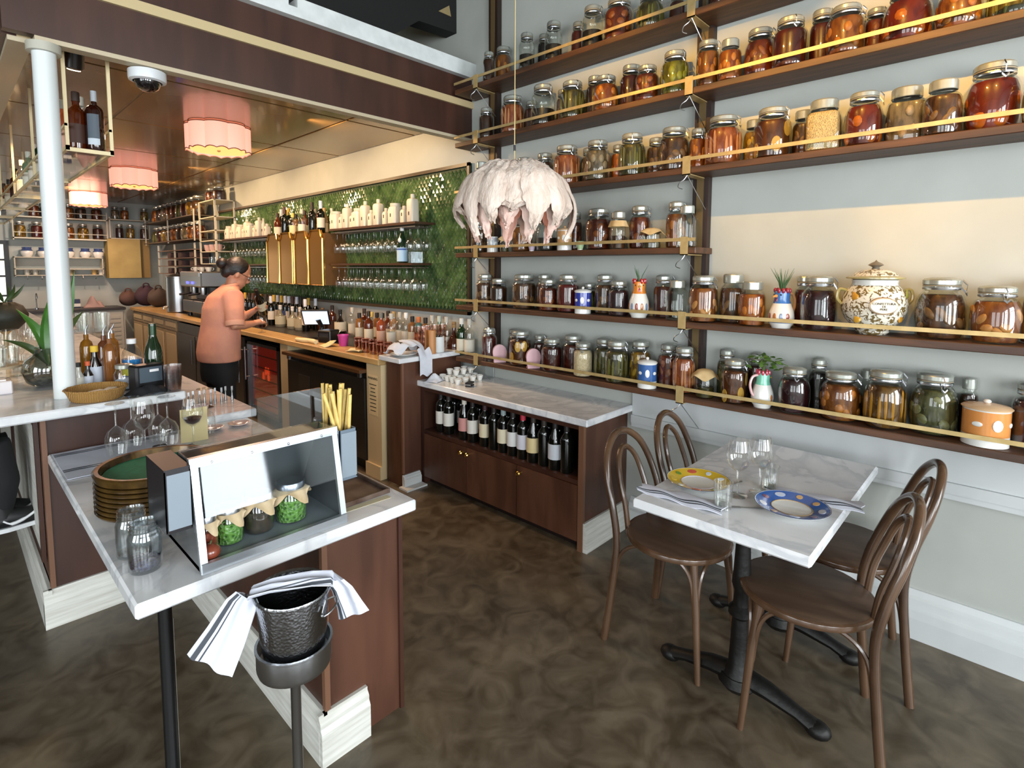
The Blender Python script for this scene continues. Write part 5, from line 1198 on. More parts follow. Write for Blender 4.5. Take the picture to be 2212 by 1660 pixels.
for s_ in (-1,1):
    a_ = R(120) if s_ > 0 else R(300)
    ca, sa = math.cos(a_), math.sin(a_)
    MB().tube([(ca*.088+.0*k,sa*.088,.17) for k in range(1)]+[(ca*.088+ -sa*.028*math.sin(q)+ca*.02*(1-math.cos(q))*.6, sa*.088+ca*.028*math.sin(q)+sa*.02*(1-math.cos(q))*.6, .168-.004*q) for q in [2*math.pi*i/14 for i in range(1,14)]], .0025, 6, True).build('ring_handle', STEEL, bu)
# napkin over the bucket: band across the rim plus two hanging tails (local frame, along the direction seen left to right)
nk = thing('bucket_napkin', 'white napkin with grey stripes draped across the champagne bucket', 'napkin', (.557, 1.25, .7785))
rv = Vector((rt.x, rt.y, 0)).normalized(); fv = Vector((fw.x, fw.y, 0)).normalized()
def npath(u):   # along the band: s across (right), f towards the camera, z height
    pts = [(-.170,-.075,-.150),(-.135,-.062,-.085),(-.105,-.045,-.02),(-.088,-.03,.004),(-.045,-.018,.012),(.0,-.004,.013),(.045,.012,.014),(.086,.03,.006),(.108,.038,-.03),(.125,.042,-.075),(.135,.045,-.105)]
    q = u*(len(pts)-1); i = min(int(q), len(pts)-2); t_ = q-i; a, b = Vector(pts[i]), Vector(pts[i+1]); return a.lerp(b, t_)
def nwid(u): return .066-.12*u if u < .28 else .026 if u < .72 else .026+.07*(u-.72)
def nsurf(u, v, lift=0):
    p = npath(u); wv = nwid(u); o = (v-.5)*2*wv
    up_ = .006*math.sin(v*11+u*6)
    if u < .28: off = Vector((o*.75, 0, -o*.45)); nn = Vector((0,-1,.2))
    elif u < .72: off = Vector((-.25*o, o, .0)); nn = Vector((0,0,1))
    else: off = Vector((o*.85, 0, o*.25)); nn = Vector((0,-1,.2))
    p = p+off+nn*(up_+lift)
    w_ = rv*p.x+fv*p.y; return (w_.x, w_.y, p.z)
MB().sheet(nsurf, 60, 14, .002).build('napkin_cloth', CLOTHW, nk)
for v0, v1 in ((.10,.20),(.26,.285)): MB().sheet(lambda u,v: nsurf(u, v0+(v1-v0)*v, .0030), 60, 2, .0012).build('stripe', STRIPE, nk)
# black umbrella-like post label strip
t_ = MB().box(.017,.0175,-.006,.006,.18,.62); t_.xf(Matrix.Translation((.365-.686,1.60-2.2,0))).build('leg_label', mat('leg_label','#8f8a80',.6), st, False)

# ================================================================== ON THE BAR TOP
ZB = .9775
WICK = mat('wicker', '#b58c50', .7, color2='#93692f', scale=60, kind='wave', dist=3, bump=.6)
t = thing('wicker_basket', 'shallow round wicker basket with folded paper on the bar end', 'basket', (.452, 2.925, ZB))
MB().lathe([(0,0),(.085,0),(.095,.006),(.112,.05),(.108,.052),(.09,.010),(0,.008)], 36).build('basket_weave', WICK, t)
MB().tube([((.111+.003*math.sin(k*2.1))*math.cos(2*math.pi*k/40),(.111+.003*math.sin(k*2.1))*math.sin(2*math.pi*k/40),.051) for k in range(40)], .005, 6, True).build('rim_braid', WICK, t)
for k in range(3): MB().cbox(-.03,.03,-.02,.02,0,.03,.004).xf(Matrix.Translation((-.05+.05*k,.02*k-.03,.010)) @ Matrix.Rotation(R(30*k),4,'Z')).build('paper_packet', mat('packet_white','#d0cbbf',.7), t, False)
t = thing('sugar_jar', 'clamp jar of white sugar packets behind the wicker basket', 'jar', (.585, 3.07, ZB))
MB().lathe([(0,0),(.04,0),(.043,.005),(.043,.075),(.035,.092),(.033,.10)], 22).build('glass_body', GLASS, t)
MB().lathe([(0,.006),(.038,.006),(.039,.045),(.02,.055),(0,.05)], 18).build('packets', mat('packet_blue_white','#b9c3d2',.7), t)
MB().lathe([(.034,.10),(.037,.103),(.037,.118),(.03,.122),(0,.122)], 20).build('lid', LIDM, t)
t = thing('order_tablet', 'black boxy terminal with a grey screen on the bar end', 'terminal', (.655, 2.955, ZB), R(12))
MB().cbox(-.062,.062,-.025,.055,.0,.125,.008).build('terminal_body', BLACKP, t, False)
MB().box(-.048,.05,-.027,-.025,.045,.115).build('screen', mat('screen_grey','#4a5660',.25), t, False)
MB().box(-.005,.035,-.028,-.027,.092,.104).build('sticker', mat('sticker_white','#e0e0e0',.5), t, False)
t = thing('black_cloth', 'crumpled black cloth lying in front of the terminal', 'cloth', (.635, 2.885, ZB), R(8))
MB().sheet(lambda u,v: (-.085+.17*u, -.035+.07*v, .003+.036*math.sin(math.pi*u)**.6*math.sin(math.pi*v)**.6+.004*math.sin(19*u+7*v)), 18, 10, .003).build('cloth_body', mat('black_fabric','#0b0c11',.85), t)
t = thing('plastic_cup_stack', 'stack of frosted brown plastic cups on the bar end', 'cups', (.735, 2.868, ZB))
for k in range(4): MB().lathe([(.030,.0+.018*k),(.031,.002+.018*k),(.037,.07+.018*k)], 20).build('plastic_cup', thin_glass('frost_brown',(.55,.45,.43),.25,.12), t)
t = thing('green_wine_bottle', 'dark green wine bottle standing behind the black terminal', 'bottle', (.72, 3.12, ZB))
MB().lathe(BURG, 22).build('glass_body', DARKG2, t); MB().lathe([(.0165,.245),(.0165,.302),(0,.303)],14).build('foil', mat('green_foil','#16331a',.3,.3), t)
t = thing('cleaner_bottle', 'clear bottle half full of blue cleaner with a yellow label', 'bottle', (.645, 3.20, ZB))
MB().lathe([(0,0),(.042,0),(.045,.005),(.045,.13),(.04,.16),(.02,.195),(.017,.20)], 22).build('plastic_body', GLASS, t)
MB().lathe([(0,.004),(.043,.006),(.0435,.125),(0,.125)], 22).build('blue_liquid', mat('blue_liquid','#2f7fc0',.2,coat=.3), t)
MB().lathe([(.0456,.045),(.0456,.085)], 22).build('label', lm('#c9c43a'), t)
MB().lathe([(.0456,.02),(.0456,.045)], 22).build('label_band', lm('#2a3f9a'), t)
MB().lathe([(.018,.20),(.021,.201),(.021,.225),(0,.226)], 16).build('cap', lm('#dcdcdc'), t)
for i, (x, y, h, c, cap_, nm) in enumerate(((.50,3.24,.20,'#150c08','#d8b43a','dark sauce bottle with a yellow cap and pale label'),(.462,3.18,.135,'#150c08','#d0603a','small dark sauce bottle with an orange cap'),(.425,3.17,.135,'#b9b9b0','#1a1a1a','small white bottle with a black cap'))):
    t = thing('sauce_bottle', nm+' beside the pole', 'bottle', (x,y,ZB)); r = .030 if i == 0 else .021
    MB().lathe([(0,0),(r,0),(r,h*.52),(r*.45,h*.72),(r*.42,h*.85)], 18).build('bottle_body', mat('sauce_'+c,c,.12,coat=.5), t)
    MB().lathe([(r+.0008,h*.03),(r+.0008,h*.50)], 18).build('label', lm('#c3cbd8' if i < 2 else '#cfd0c6'), t)
    MB().lathe([(r*.46,h*.85),(r*.55,h*.86),(r*.55,h),(0,h)], 16).build('cap', lm(cap_), t)
for i, (x, y, c, nm) in enumerate(((.505,3.47,'#8a5a14','gold olive oil bottle'),(.61,3.44,'#8f5a1c','tall amber vinegar bottle'),(.56,3.36,'#5a3018','brown bitters bottle'),(.555,3.20,'#7a4a20','short clear cruet'))):
    t = thing('oil_bottle', nm+' with a steel pourer behind the sauce bottles', 'bottle', (x,y,ZB))
    MB().lathe([(0,0),(.028,0),(.03,.004),(.03,.17),(.024,.195),(.011,.21),(.011,.235)], 18).build('bottle_body', mat('oil_'+c,c,.08,coat=.6), t)
    MB().tube([(0,0,.235),(0,0,.26),(.012,0,.285)], [.007,.005,.003], 8).build('pourer', STEEL, t)
# cake-stand style tray of upside-down glasses, further along
t = thing('glass_shelf_tray', 'raised acrylic tray of clear tumblers behind the oil bottles', 'tray', (.52, 3.62, ZB))
MB().box(-.12,.12,-.1,.1,.235,.243).build('tray_plate', ACRYL, t, False)
for sx in (-1,1):
    for sy in (-1,1): MB().box(sx*.11-.008,sx*.11+.008,sy*.09-.008,sy*.09+.008,0,.235).build('leg', ACRYL, t, False)
def tumb():
    t = thing('clear_tumbler', 't', 'glass'); MB().lathe([(0,.004),(.028,.004),(.030,0),(.034,.09),(.032,.09),(.028,.01),(0,.01)], 16).build('tumbler_glass', GLASS, t); MB().lathe([(0,.011),(.027,.011),(.0272,.018),(0,.018)],14).build('thick_base', GLASS, t); return Proto(t)
CT = tumb()
for k in range(6): CT.put((.44+.08*(k % 3), 3.58+.08*(k//3), ZB+.2435), 0, 'clear tumbler on the raised tray, %s from left in the %s row' % (ORD[k % 3+1], 'near' if k < 3 else 'far'), 'tumblers on the raised tray')
# glassware crowd on the far part of the bar
for k in range(26):
    x = .05+.105*(k % 4)+.02*((k//4) % 2); y = 3.85+.16*(k//4)
    if math.hypot(x-.255,y-4.35) < .17 or math.hypot(x-.40,y-3.95) < .12: continue
    (SU if k % 3 else CT).put((x, y, ZB), R(k*40), 'clear %s in the crowd of glassware along the bar, row %s, %s from left' % ('wine glass' if k % 3 else 'tumbler', ORD[k//4+1], ORD[k % 4+1]), 'glassware crowd on the bar')
t = thing('glass_tray', 'oval tray of small glasses on the bar left of the vase', 'tray', (.12, 3.55, ZB), R(20))
MB().lathe([(0,.10),(.15,.10),(.155,.112),(.15,.112),(.145,.104),(0,.104)], 30).build('tray_plate', mat('tray_pale','#b9a88c',.4), t)
MB().lathe([(0,0),(.06,0),(.05,.02),(.02,.04),(.02,.10)], 20).build('tray_stand', STEELD, t)
for k in range(6):
    a = 2*math.pi*k/6; CT.put((.12+.1*math.cos(a), 3.55+.1*math.sin(a), ZB+.1045), 0, 'clear tumbler on the oval tray left of the vase, %s around' % ORD[k+1], 'tumblers on the oval tray')
t = thing('napkin_box', 'small white napkin box at the left edge of the bar', 'box', (.155, 3.38, ZB))
MB().cbox(-.05,.05,-.06,.06,0,.06,.004).build('box_body', mat('box_white','#cfcacc',.5), t, False)
MB().box(-.03,.03,-.04,.04,.06,.066).build('napkin_stack', mat('napkin_paper','#e0dcdc',.7), t, False)
t = thing('rooster_pitcher', 'red-combed white rooster pitcher on the bar behind the vase', 'pitcher', (.40, 3.95, ZB))
MB().lathe([(0,0),(.05,0),(.062,.05),(.055,.12),(.035,.17),(.036,.2)], 18).build('body', CER, t); MB().ball((0,0,.22), (.03,.03,.03), 10, 7).build('comb', glaze('#a3242a'), t)
MB().ball((0,-.03,.17), (.03,.03,.03), 10, 7).build('head', glaze('#c9a04a'), t); MB().tube([(0,-.055,.17),(0,-.08,.165)], [.01,.002], 7).build('beak', glaze('#d0a040'), t)
# dark hanging gourd plant and vase with broad leaves
t = thing('gourd_planter', 'dark round gourd-like planter standing on a short stem glass', 'planter', (.255, 4.35, ZB))
MB().lathe([(0,.0),(.05,.0),(.012,.02),(.012,.18),(.03,.20)], 18).build('stand', BRASS, t)
MB().lathe([(0,.20),(.06,.21),(.105,.26),(.11,.30),(.085,.35),(.05,.37),(0,.37)], 22).build('pot_body', mat('gourd_green','#15190f',.6,bump=.2,scale=40), t)
LEAF = mat('broad_leaf','#2f5a1c',.35,color2='#3f7426',scale=8,coat=.2)
LEAFD = mat('broad_leaf_dark','#2a3a1a',.4,color2='#364a22',scale=8)
def blade(base, tip, wid, bend, m, par, name='leaf'):
    base, tip = Vector(base), Vector(tip); d = tip-base; side = d.cross(fv).normalized() if d.cross(fv).length > .01 else Vector((1,0,0)); nrm = side.cross(d).normalized()
    def f(u, v):
        wv = wid*math.sin(math.pi*min(.02+.98*(u**.8),.995))
        p = base+d*u+nrm*bend*math.sin(math.pi*u)+side*(v-.5)*2*wv+nrm*(-.35*wv*(1-abs(v-.5)*2)); return p
    MB().sheet(f, 14, 6, .0012).build(name, m, par)
for k in range(5): blade((0,0,.37), (.1*math.cos(k*1.3),.1*math.sin(k*1.3),.48), .012, .02, LEAFD, t)
vs = thing('leaf_vase', 'round clear glass vase of broad green leaves on the bar', 'vase', (.345, 3.42, ZB))
MB().lathe([(0,0),(.05,.0),(.085,.025),(.105,.08),(.09,.13),(.05,.165),(.045,.185),(.05,.19)], 28).build('vase_glass', thin_glass('vase_grey',(.50,.55,.50),.03,.10), vs)
MB().lathe([(0,.005),(.048,.006),(.08,.03),(.09,.06),(0,.06)], 20).build('stones', mat('vase_stones','#2f3230',.5,color2='#6d6f6a',scale=60,kind='voronoi',bump=.5), vs)
for bs_, tp, wd, bd, m_ in (((0,0,.10),(.13,.06,.56),.030,.03,LEAF),((0,0,.10),(-.10,.05,.38),.032,.05,LEAF),((.02,0,.10),(.155,.03,.36),.028,-.04,LEAFD),((-.01,0,.10),(.09,.0,.22),.02,.03,LEAFD),((0,0,.10),(-.16,.02,.24),.02,.05,LEAFD),((0,0,.1),(.03,.08,.44),.028,-.02,LEAF)):
    blade(bs_, tp, wd, bd, m_, vs)
# on the work counter: cup, napkins, cutlery
ZW = .8005
t = thing('pink_teacup', 'small pale pink footed teacup on the work counter', 'cup', (.905, 3.05, ZW))
MB().lathe([(0,0),(.016,0),(.014,.008),(.030,.02),(.036,.045),(.033,.045),(.026,.02),(0,.014)], 22).build('cup_bowl', glaze('#c9b2ae'), t)
MB().tube(spline([(-.032,0,.040),(-.05,0,.034),(-.046,0,.018),(-.028,0,.016)],4), .003, 6).build('handle', glaze('#c9b2ae'), t)
t = thing('napkin_pile', 'crumpled white napkins on the work counter left of the teacup', 'napkin', (.835, 3.06, ZW))
MB().sheet(lambda u,v: (-.03+.085*u*.8, -.05+.10*v, .003+.04*math.sin(math.pi*u)*math.sin(math.pi*v)*(1+.4*math.sin(15*u+6*v))), 16, 12, .003).build('napkin_cloth', CLOTHW, t)
for k in range(9):
    t = thing('table_fork', 'upright steel fork in the row of cutlery on the work counter, %s from left' % ORD[k+1], 'cutlery', (.90+.028*k, 3.24+.02*(k % 2), ZW), 0, 'upright cutlery on the work counter')
    MB().lathe([(0,0),(.008,0),(.0085,.012),(.004,.03),(.003,.06),(0,.062)], 8).build('handle', STEEL, t)
    MB().box(-.005,.005,-.001,.001,.055,.08).build('tines', STEEL, t, False)
t = thing('brown_cloth', 'brown folded cloth on the work counter behind the teacup', 'cloth', (.93, 3.16, ZW), R(10))
MB().sheet(lambda u,v: (-.06+.12*u, -.03+.06*v, .004+.025*math.sin(math.pi*u)*math.sin(math.pi*v)), 12, 8, .003).build('cloth_body', mat('brown_cloth','#4a2c1e',.8), t)

# ================================================================== CHAIRS, TABLE SETTING, LAMPS
BENT = mat('bentwood', '#58412f', .26, color2='#3f2c1e', scale=9, stretch=(1,1,.4), coat=.4)
SEATM = mat('seat_wood', '#4f3d2f', .42, color2='#3f2f24', scale=6, stretch=(4,.6,1), bump=.05)
def make_chair():
    t = thing('bentwood_chair', 'c', 'chair')
    MB().lathe([(0,.448),(.19,.448),(.2,.452),(.2,.468),(.192,.472),(0,.466)], 40).build('seat', SEATM, t)
    MB().tube(ring(.201,40,.455), .011, 8, True, 1.2).build('seat_rim', BENT, t)
    out = [(-.205,-.215,0),(-.19,-.195,.2),(-.18,-.18,.42),(-.18,-.20,.56),(-.168,-.238,.68),(-.13,-.268,.77),(-.065,-.288,.822),(0,-.294,.836),(.065,-.288,.822),(.13,-.268,.77),(.168,-.238,.68),(.18,-.20,.56),(.18,-.18,.42),(.19,-.195,.2),(.205,-.215,0)]
    MB().tube(spline(out,5), .0155, 10).build('back_loop', BENT, t)
    inn = [(-.085,-.185,.44),(-.088,-.20,.55),(-.085,-.228,.64),(-.066,-.253,.72),(-.03,-.269,.762),(0,-.273,.772),(.03,-.269,.762),(.066,-.253,.72),(.085,-.228,.64),(.088,-.20,.55),(.085,-.185,.44)]
    MB().tube(spline(inn,4), .012, 9).build('inner_loop', BENT, t)
    for s_ in (-1,1):
        MB().tube([(s_*.135,.135,.45),(s_*.15,.155,.3),(s_*.165,.18,0)], [.017,.015,.011], 10).build('front_leg', BENT, t)
        MB().tube(spline([(s_*.02,.165,.445),(s_*.09,.165,.435),(s_*.135,.162,.38),(s_*.152,.160,.25)],5), .008, 7).build('arch_brace', BENT, t)
        MB().tube(spline([(s_*.150,.02,.445),(s_*.152,.09,.435),(s_*.153,.135,.38),(s_*.154,.152,.25)],5), .008, 7).build('arch_brace', BENT, t)
        MB().tube(spline([(s_*.155,-.02,.445),(s_*.165,-.10,.435),(s_*.178,-.16,.38),(s_*.186,-.185,.25)],5), .008, 7).build('arch_brace', BENT, t)
    return Proto(t)
CH = make_chair()
CH.put((2.005,.475,0), R(16), 'bentwood chair nearest the camera, on the near side of the marble table', 'bentwood chairs at the marble table')
CH.put((2.055,.965,0), R(178), 'bentwood chair between the marble table and the wine cabinet, farther from the wall', 'bentwood chairs at the marble table')
CH.put((2.492,.965,0), R(183), 'bentwood chair in the corner between wall and wine cabinet', 'bentwood chairs at the marble table')
CH.put((2.455,.46,0), R(15), 'bentwood chair beside the white wall on the near side of the table', 'bentwood chairs at the marble table')
ZTB = .7505
def wglass(x, y, words):
    t = SU.put((x,y,ZTB), 0, words, 'wine glasses on the table', (1,1,.93)); return t
wglass(1.93,.690,'wine glass on the marble table nearer the yellow plate'); wglass(2.01,.640,'wine glass on the marble table nearer the wall side')
CT.put((1.80,.690,ZTB), 0, 'small clear tumbler on the table near its front edge', 'table tumblers', (.95,.95,1)); CT.put((2.07,.625,ZTB), 0, 'small clear tumbler behind the wine glasses on the table', 'table tumblers', (.95,.95,1))
def plate(loc, c1, c2, words, dots):
    t = thing('painted_plate', words, 'plate', loc); r = .115
    MB().lathe([(0,0),(.055,0),(.06,.003),(.085,.010),(r,.018),(r-.001,.020),(.085,.0125),(.062,.006),(0,.005)], 40).build('plate_body', CER, t)
    MB().lathe([(.064,.0068),(.085,.0131),(.112,.0195)], 40).build('painted_border', glaze(c1), t)
    MB().tube(ring(.062,36,.0068), .0015, 5, True).build('well_ring', glaze(c2), t)
    for k in range(9):
        a = 2*math.pi*k/9; m = MB().lathe([(0,0),(.013,0),(.013,.0012),(0,.0012)], 12); m.xf(Matrix.Translation((.089*math.cos(a),.089*math.sin(a),.0142)) @ Matrix.Rotation(a,4,'Z') @ Matrix.Rotation(R(-14),4,'Y') @ Matrix.Diagonal((.9,1.4 if k % 2 else .8,1,1))); m.build('painted_motif', glaze(dots[k % len(dots)]), t)
    for k in range(36):
        a = 2*math.pi*k/36; 
    m = MB().tube(ring(.1145,72,.0195), .0012, 5, True); m.build('rim_line', glaze('#2a3550'), t)
plate((1.935,.835,ZTB), '#c9a82c', '#b9b2c0', 'yellow painted plate on the table by the left napkin', ['#c8d0d6','#b5452c','#6d8a3a','#d2b23c'])
plate((1.945,.515,ZTB), '#2f5aa0', '#a88a5a', 'blue painted plate on the table by the right napkin', ['#c9a06a','#b9c0d0','#7a4a5a','#c8ccd6'])
def cutlery(loc, rz, words):
    t = thing('table_fork', words, 'fork', loc, rz)
    MB().tube([(0,-.09,.002),(0,.03,.003),(0,.05,.004)], [.005,.003,.003], 6, flat=.5).build('handle', STEEL, t)
    for q in (-.006,-.002,.002,.006): MB().tube([(q,.05,.004),(q,.10,.004)], .0011, 4).build('tine', STEEL, t)
def napk(loc, rz, words, seed):
    t = thing('table_napkin', words, 'napkin', loc, rz)
    f = lambda u,v: (-.15+.30*u+.006*math.sin(9*v+seed), (-.04+.08*v)*(1+.25*math.sin(3*u+seed)), .004+.008*math.sin(math.pi*v)+.004*math.sin(14*u+5*v+seed))
    MB().sheet(f, 24, 10, .003).build('napkin_cloth', CLOTHW, t)
    for v0 in ((.70,.76),(.82,.86)): MB().sheet(lambda u,v: (f(u, v0[0]+(v0[1]-v0[0])*v)[0], f(u, v0[0]+(v0[1]-v0[0])*v)[1], f(u, v0[0]+(v0[1]-v0[0])*v)[2]+.0012), 24, 1, .0005).build('stripe', STRIPE, t)
napk((1.765,.825,ZTB), R(97), 'striped white napkin on the table beside the yellow plate', 1)
napk((2.09,.49,ZTB), R(100), 'striped white napkin on the table beside the blue plate', 2)
cutlery((1.865,.605,ZTB), R(40), 'shiny fork between the two plates on the table')
cutlery((1.985,.75,ZTB), R(75), 'shiny fork beside the yellow plate on the table')
# feather pendant
pd = thing('feather_pendant', 'blush ostrich feather pendant lamp hanging on a thin cord', 'pendant lamp', (1.862, 1.72, 1.70))
MB().tube([(0,0,.33),(0,0,2.4)], .0022, 6).build('cord', mat('cord_cream','#c7b27c',.6), pd)
MB().lathe([(.0055,.40),(.0055,.425)], 10).build('cord_grip', BLACKP, pd)
MB().lathe([(0,.24),(.09,.25),(.10,.28),(.06,.31),(.012,.325),(.012,.34),(0,.34)], 24).build('lamp_core', mat('lamp_core_glow','#c98a5a',.5,emit='#ff9a5a',estr=1.2), pd)
FE = mat('feather_blush','#c9b4a5',.75,color2='#d9cabd',scale=30,stretch=(1,1,.25),bump=.6,bscale=90)
FEP = mat('feather_pink','#d3b0a2',.75,color2='#dfc6ba',scale=30,stretch=(1,1,.25),bump=.6,bscale=90)
rnd = random.Random(21)
def feather(ang, reach, drop, wid, m, z0):
    pts = [(.012,z0),(.06,z0+.012),(.14*reach/.27,z0-.005),(.22*reach/.27,z0-.075),(reach,z0-.17),(reach*1.0,z0-.17-drop*.5),(reach*.86,z0-.17-drop)]
    P = spline([(a,0,b) for a,b in pts], 4); n = len(P)-1
    def f(u, v):
        i = min(int(u*n), n-1); t_ = u*n-i; p = P[i].lerp(P[i+1], t_)
        wv = wid*(math.sin(math.pi*min(.10+.9*u,.97))**.55)*(.35+.9*min(1,u*1.5))*(1-.58*max(0,(u-.6)/.4)**1.3); s_ = (v-.5)*2
        puff = .020*(1-s_*s_)*min(1,u*2)
        r_ = p.x+puff*(1 if u > .45 else .3); z_ = p.z+puff*(.8 if u < .55 else .2)+.006*math.sin(s_*9+u*23+ang*7)
        y_ = s_*wv+.012*math.sin(u*5+ang*3)
        y_ += .004*math.sin(u*60+s_*5)
        return (r_*math.cos(ang)-y_*math.sin(ang), r_*math.sin(ang)+y_*math.cos(ang), z_)
    MB().sheet(f, 30, 10, .005).build('feather', m, pd)
for k in range(15): feather(2*math.pi*k/15+.1, rnd.uniform(.245,.272), (.07,.15,.10)[k % 3]+rnd.uniform(-.02,.02), rnd.uniform(.058,.068), FE, rnd.uniform(.318,.332))
for k in range(11): feather(2*math.pi*k/11+.3, rnd.uniform(.19,.22), rnd.uniform(.09,.17), .055, FEP, .305)
# scalloped drum lamps on the bar ceiling
SHADE = mat('pink_shade','#d9a090',.6,emit='#ffa58e',estr=.85)
DIFF = mat('lamp_diffuser','#e0a060',.6,emit='#ffb066',estr=1.3)
for i, (x, y) in enumerate(((1.575,4.62),(1.59,7.35),(1.60,10.1))):
    t = thing('drum_lamp', 'scalloped pink drum lamp on the bar ceiling, %s' % ('nearest the camera', 'the middle one', 'farthest from the camera')[i], 'lamp', (x, y, 2.455), 0, 'drum lamps on the bar ceiling')
    def sc_(a): return .205+.026*abs(math.sin(a*4))**.7
    n = 96
    def drum(u, v): a = 2*math.pi*u; r = sc_(a); return (r*math.cos(a), r*math.sin(a), (.012*abs(math.sin(a*8)) if v < .01 else 0)+v*.20)
    MB().sheet(drum, n, 3, .003).build('shade', SHADE, t)
    MB().sheet(lambda u,v: (sc_(2*math.pi*u)*.96*v*math.cos(2*math.pi*u), sc_(2*math.pi*u)*.96*v*math.sin(2*math.pi*u), .022), n, 4).build('diffuser', DIFF, t)
    MB().lathe([(0,.008),(.012,.012),(.012,.022)], 12).build('finial', BRASS, t)
    MB().tube([(sc_(a)*math.cos(a), sc_(a)*math.sin(a), .198) for a in [2*math.pi*k/n for k in range(n)]], .004, 5, True).build('top_trim', mat('lamp_trim','#8a5a44',.5), t)
    MB().tube([(sc_(a)*math.cos(a), sc_(a)*math.sin(a), .003+.012*abs(math.sin(a*8))) for a in [2*math.pi*k/n for k in range(n)]], .004, 5, True).build('bottom_trim', mat('lamp_trim','#8a5a44',.5), t)
    la = area('drum_lamp_light', (x, y, 2.44), (0,0,0), .34, .34, 16, (1.0,.62,.42)); la.data.shape = 'DISK'
# dome camera under the canopy lip
c_ = at(333, 140, 'z', 2.505)
t = thing('dome_camera', 'white security dome camera with a dark lens under the canopy lip', 'camera', (c_.x, 3.12, 2.408))
MB().lathe([(.062,.045),(.078,.05),(.080,.06),(.080,.093),(.074,.096),(0,.096)], 32).build('housing', mat('camera_white','#c9cdd0',.35), t)
MB().lathe([(0,.0),(.025,.004),(.045,.018),(.055,.04),(.056,.05)], 28).build('dome', mat('dome_black','#0d090c',.05,coat=.8), t)
# hanging bottle rack over the bar
rk = thing('hanging_bottle_rack', 'cream metal bottle rack hanging from the bar ceiling along the bar', 'rack', (.53, 3.25, 2.115))
for k in range(6):
    y = k*1.25
    for x in (-.088,.082):
        MB().box(x,x+.014,y,y+.014,-.01,.545).build('post', CREAM, rk, False)
    MB().box(-.088,.096,y,y+.014,-.014,.004).build('cross_bar', CREAM, rk, False)
for x in (-.088,.082): MB().box(x,x+.014,0,6.3,-.006,.012).build('side_bar', CREAM, rk, False)
MB().box(-.074,.082,.01,6.3,.0,.006).build('glass_shelf', ACRYL, rk, False)
for x in (-.088,.082): MB().box(x,x+.010,0,6.3,.10,.112).build('guard_rail', CREAM, rk, False)
HB = [(.565,3.30,'l5','#2a1410'),(.50,3.34,'l1',''),(.53,3.42,'l3',''),(.48,3.55,'l7',''),(.57,3.60,'l4',''),(.50,3.75,'l3',''),(.57,3.85,'l5',''),(.50,3.98,'l12',''),(.56,4.10,'l1',''),(.49,4.25,'l3',''),(.57,4.35,'l4',''),(.50,4.6,'l13',''),(.56,4.75,'l5',''),(.50,4.95,'l3',''),(.56,5.1,'l1',''),(.50,5.3,'l12',''),(.57,5.5,'l4',''),(.50,5.75,'l3',''),(.56,6.0,'l5',''),(.50,6.3,'l1',''),(.56,6.6,'l3',''),(.50,6.9,'l4',''),(.56,7.2,'l12',''),(.50,7.5,'l5','')]
for i, (x, y, k, c) in enumerate(HB):
    if i == 0:
        t = thing('spirit_bottle', 'dark red whisky bottle with a slate label at the near end of the hanging rack', 'bottle', (x, y, 2.1225))
        MB().lathe([(0,0),(.036,0),(.038,.004),(.038,.185),(.032,.205),(.012,.222),(.011,.235)], 20).build('glass_body', whisky('#2f0f0a'), t)
        MB().sheet(lambda u,v: (.0388*math.cos(R(-150+75*u)), .0388*math.sin(R(-150+75*u)), .03+.14*v), 8, 2, .0004).build('label', lm('#4a5560'), t)
        MB().sheet(lambda u,v: (.0392*math.cos(R(-150+75*u)), .0392*math.sin(R(-150+75*u)), .025+.03*v), 8, 2, .0004).build('label_band', lm('#b7c2cc'), t)
        MB().lathe([(.012,.235),(.013,.237),(.013,.285),(0,.287)], 12).build('stopper', lm('#9aa0a6'), t); continue
    q = KD[k]; liquor(q[1], q[2], q[3], q[5]).put((x, y, 2.1225), R(200), '%s on the hanging rack, %s from its near end' % (q[4], ORD[i+1]), 'bottles on the hanging rack')
t = thing('rack_spotlight', 'dark spotlight can glowing above the near end of the bottle rack', 'spotlight', (.52, 3.42, 2.66))
MB().lathe([(0,-.10),(.03,-.10),(.042,-.09),(.042,0),(0,0)], 20).xf(Matrix.Translation((0,0,-.03)) @ Matrix.Rotation(R(25),4,'X')).build('can', mat('can_dark','#1c1210',.3), t)
MB().lathe([(0,-.105),(.028,-.104)], 20).xf(Matrix.Translation((0,0,-.03)) @ Matrix.Rotation(R(25),4,'X')).build('bulb', mat('bulb_glow','#ffffff',.5,emit='#ffe8c8',estr=8), t)
MB().box(-.012,.012,-.012,.012,-.05,0).build('mount', BLACK, t, False)

# ================================================================== PEOPLE
SKIN = mat('skin', '#b98468', .5, color2='#a8735a', scale=12)
def remesh(o, vox, smooth=4):
    m = o.modifiers.new('remesh', 'REMESH'); m.mode = 'VOXEL'; m.voxel_size = vox; m.use_smooth_shade = True
    if smooth: s = o.modifiers.new('smooth', 'SMOOTH'); s.factor = .5; s.iterations = smooth
    return o
def loft(m, secs, n=20):
    """secs: (centre, half-size a along dir u, half-size b along dir v, u, v)"""
    vs = []; fs = []
    for c, a, b, u, v in secs:
        for k in range(n):
            t_ = 2*math.pi*k/n; vs.append(Vector(c)+Vector(u)*a*math.cos(t_)+Vector(v)*b*math.sin(t_))
    for i in range(len(secs)-1):
        for k in range(n): fs.append((i*n+k, i*n+(k+1) % n, (i+1)*n+(k+1) % n, (i+1)*n+k))
    fs.append(tuple(range(n-1,-1,-1))); fs.append(tuple((len(secs)-1)*n+k for k in range(n)))
    return m.add(vs, fs)
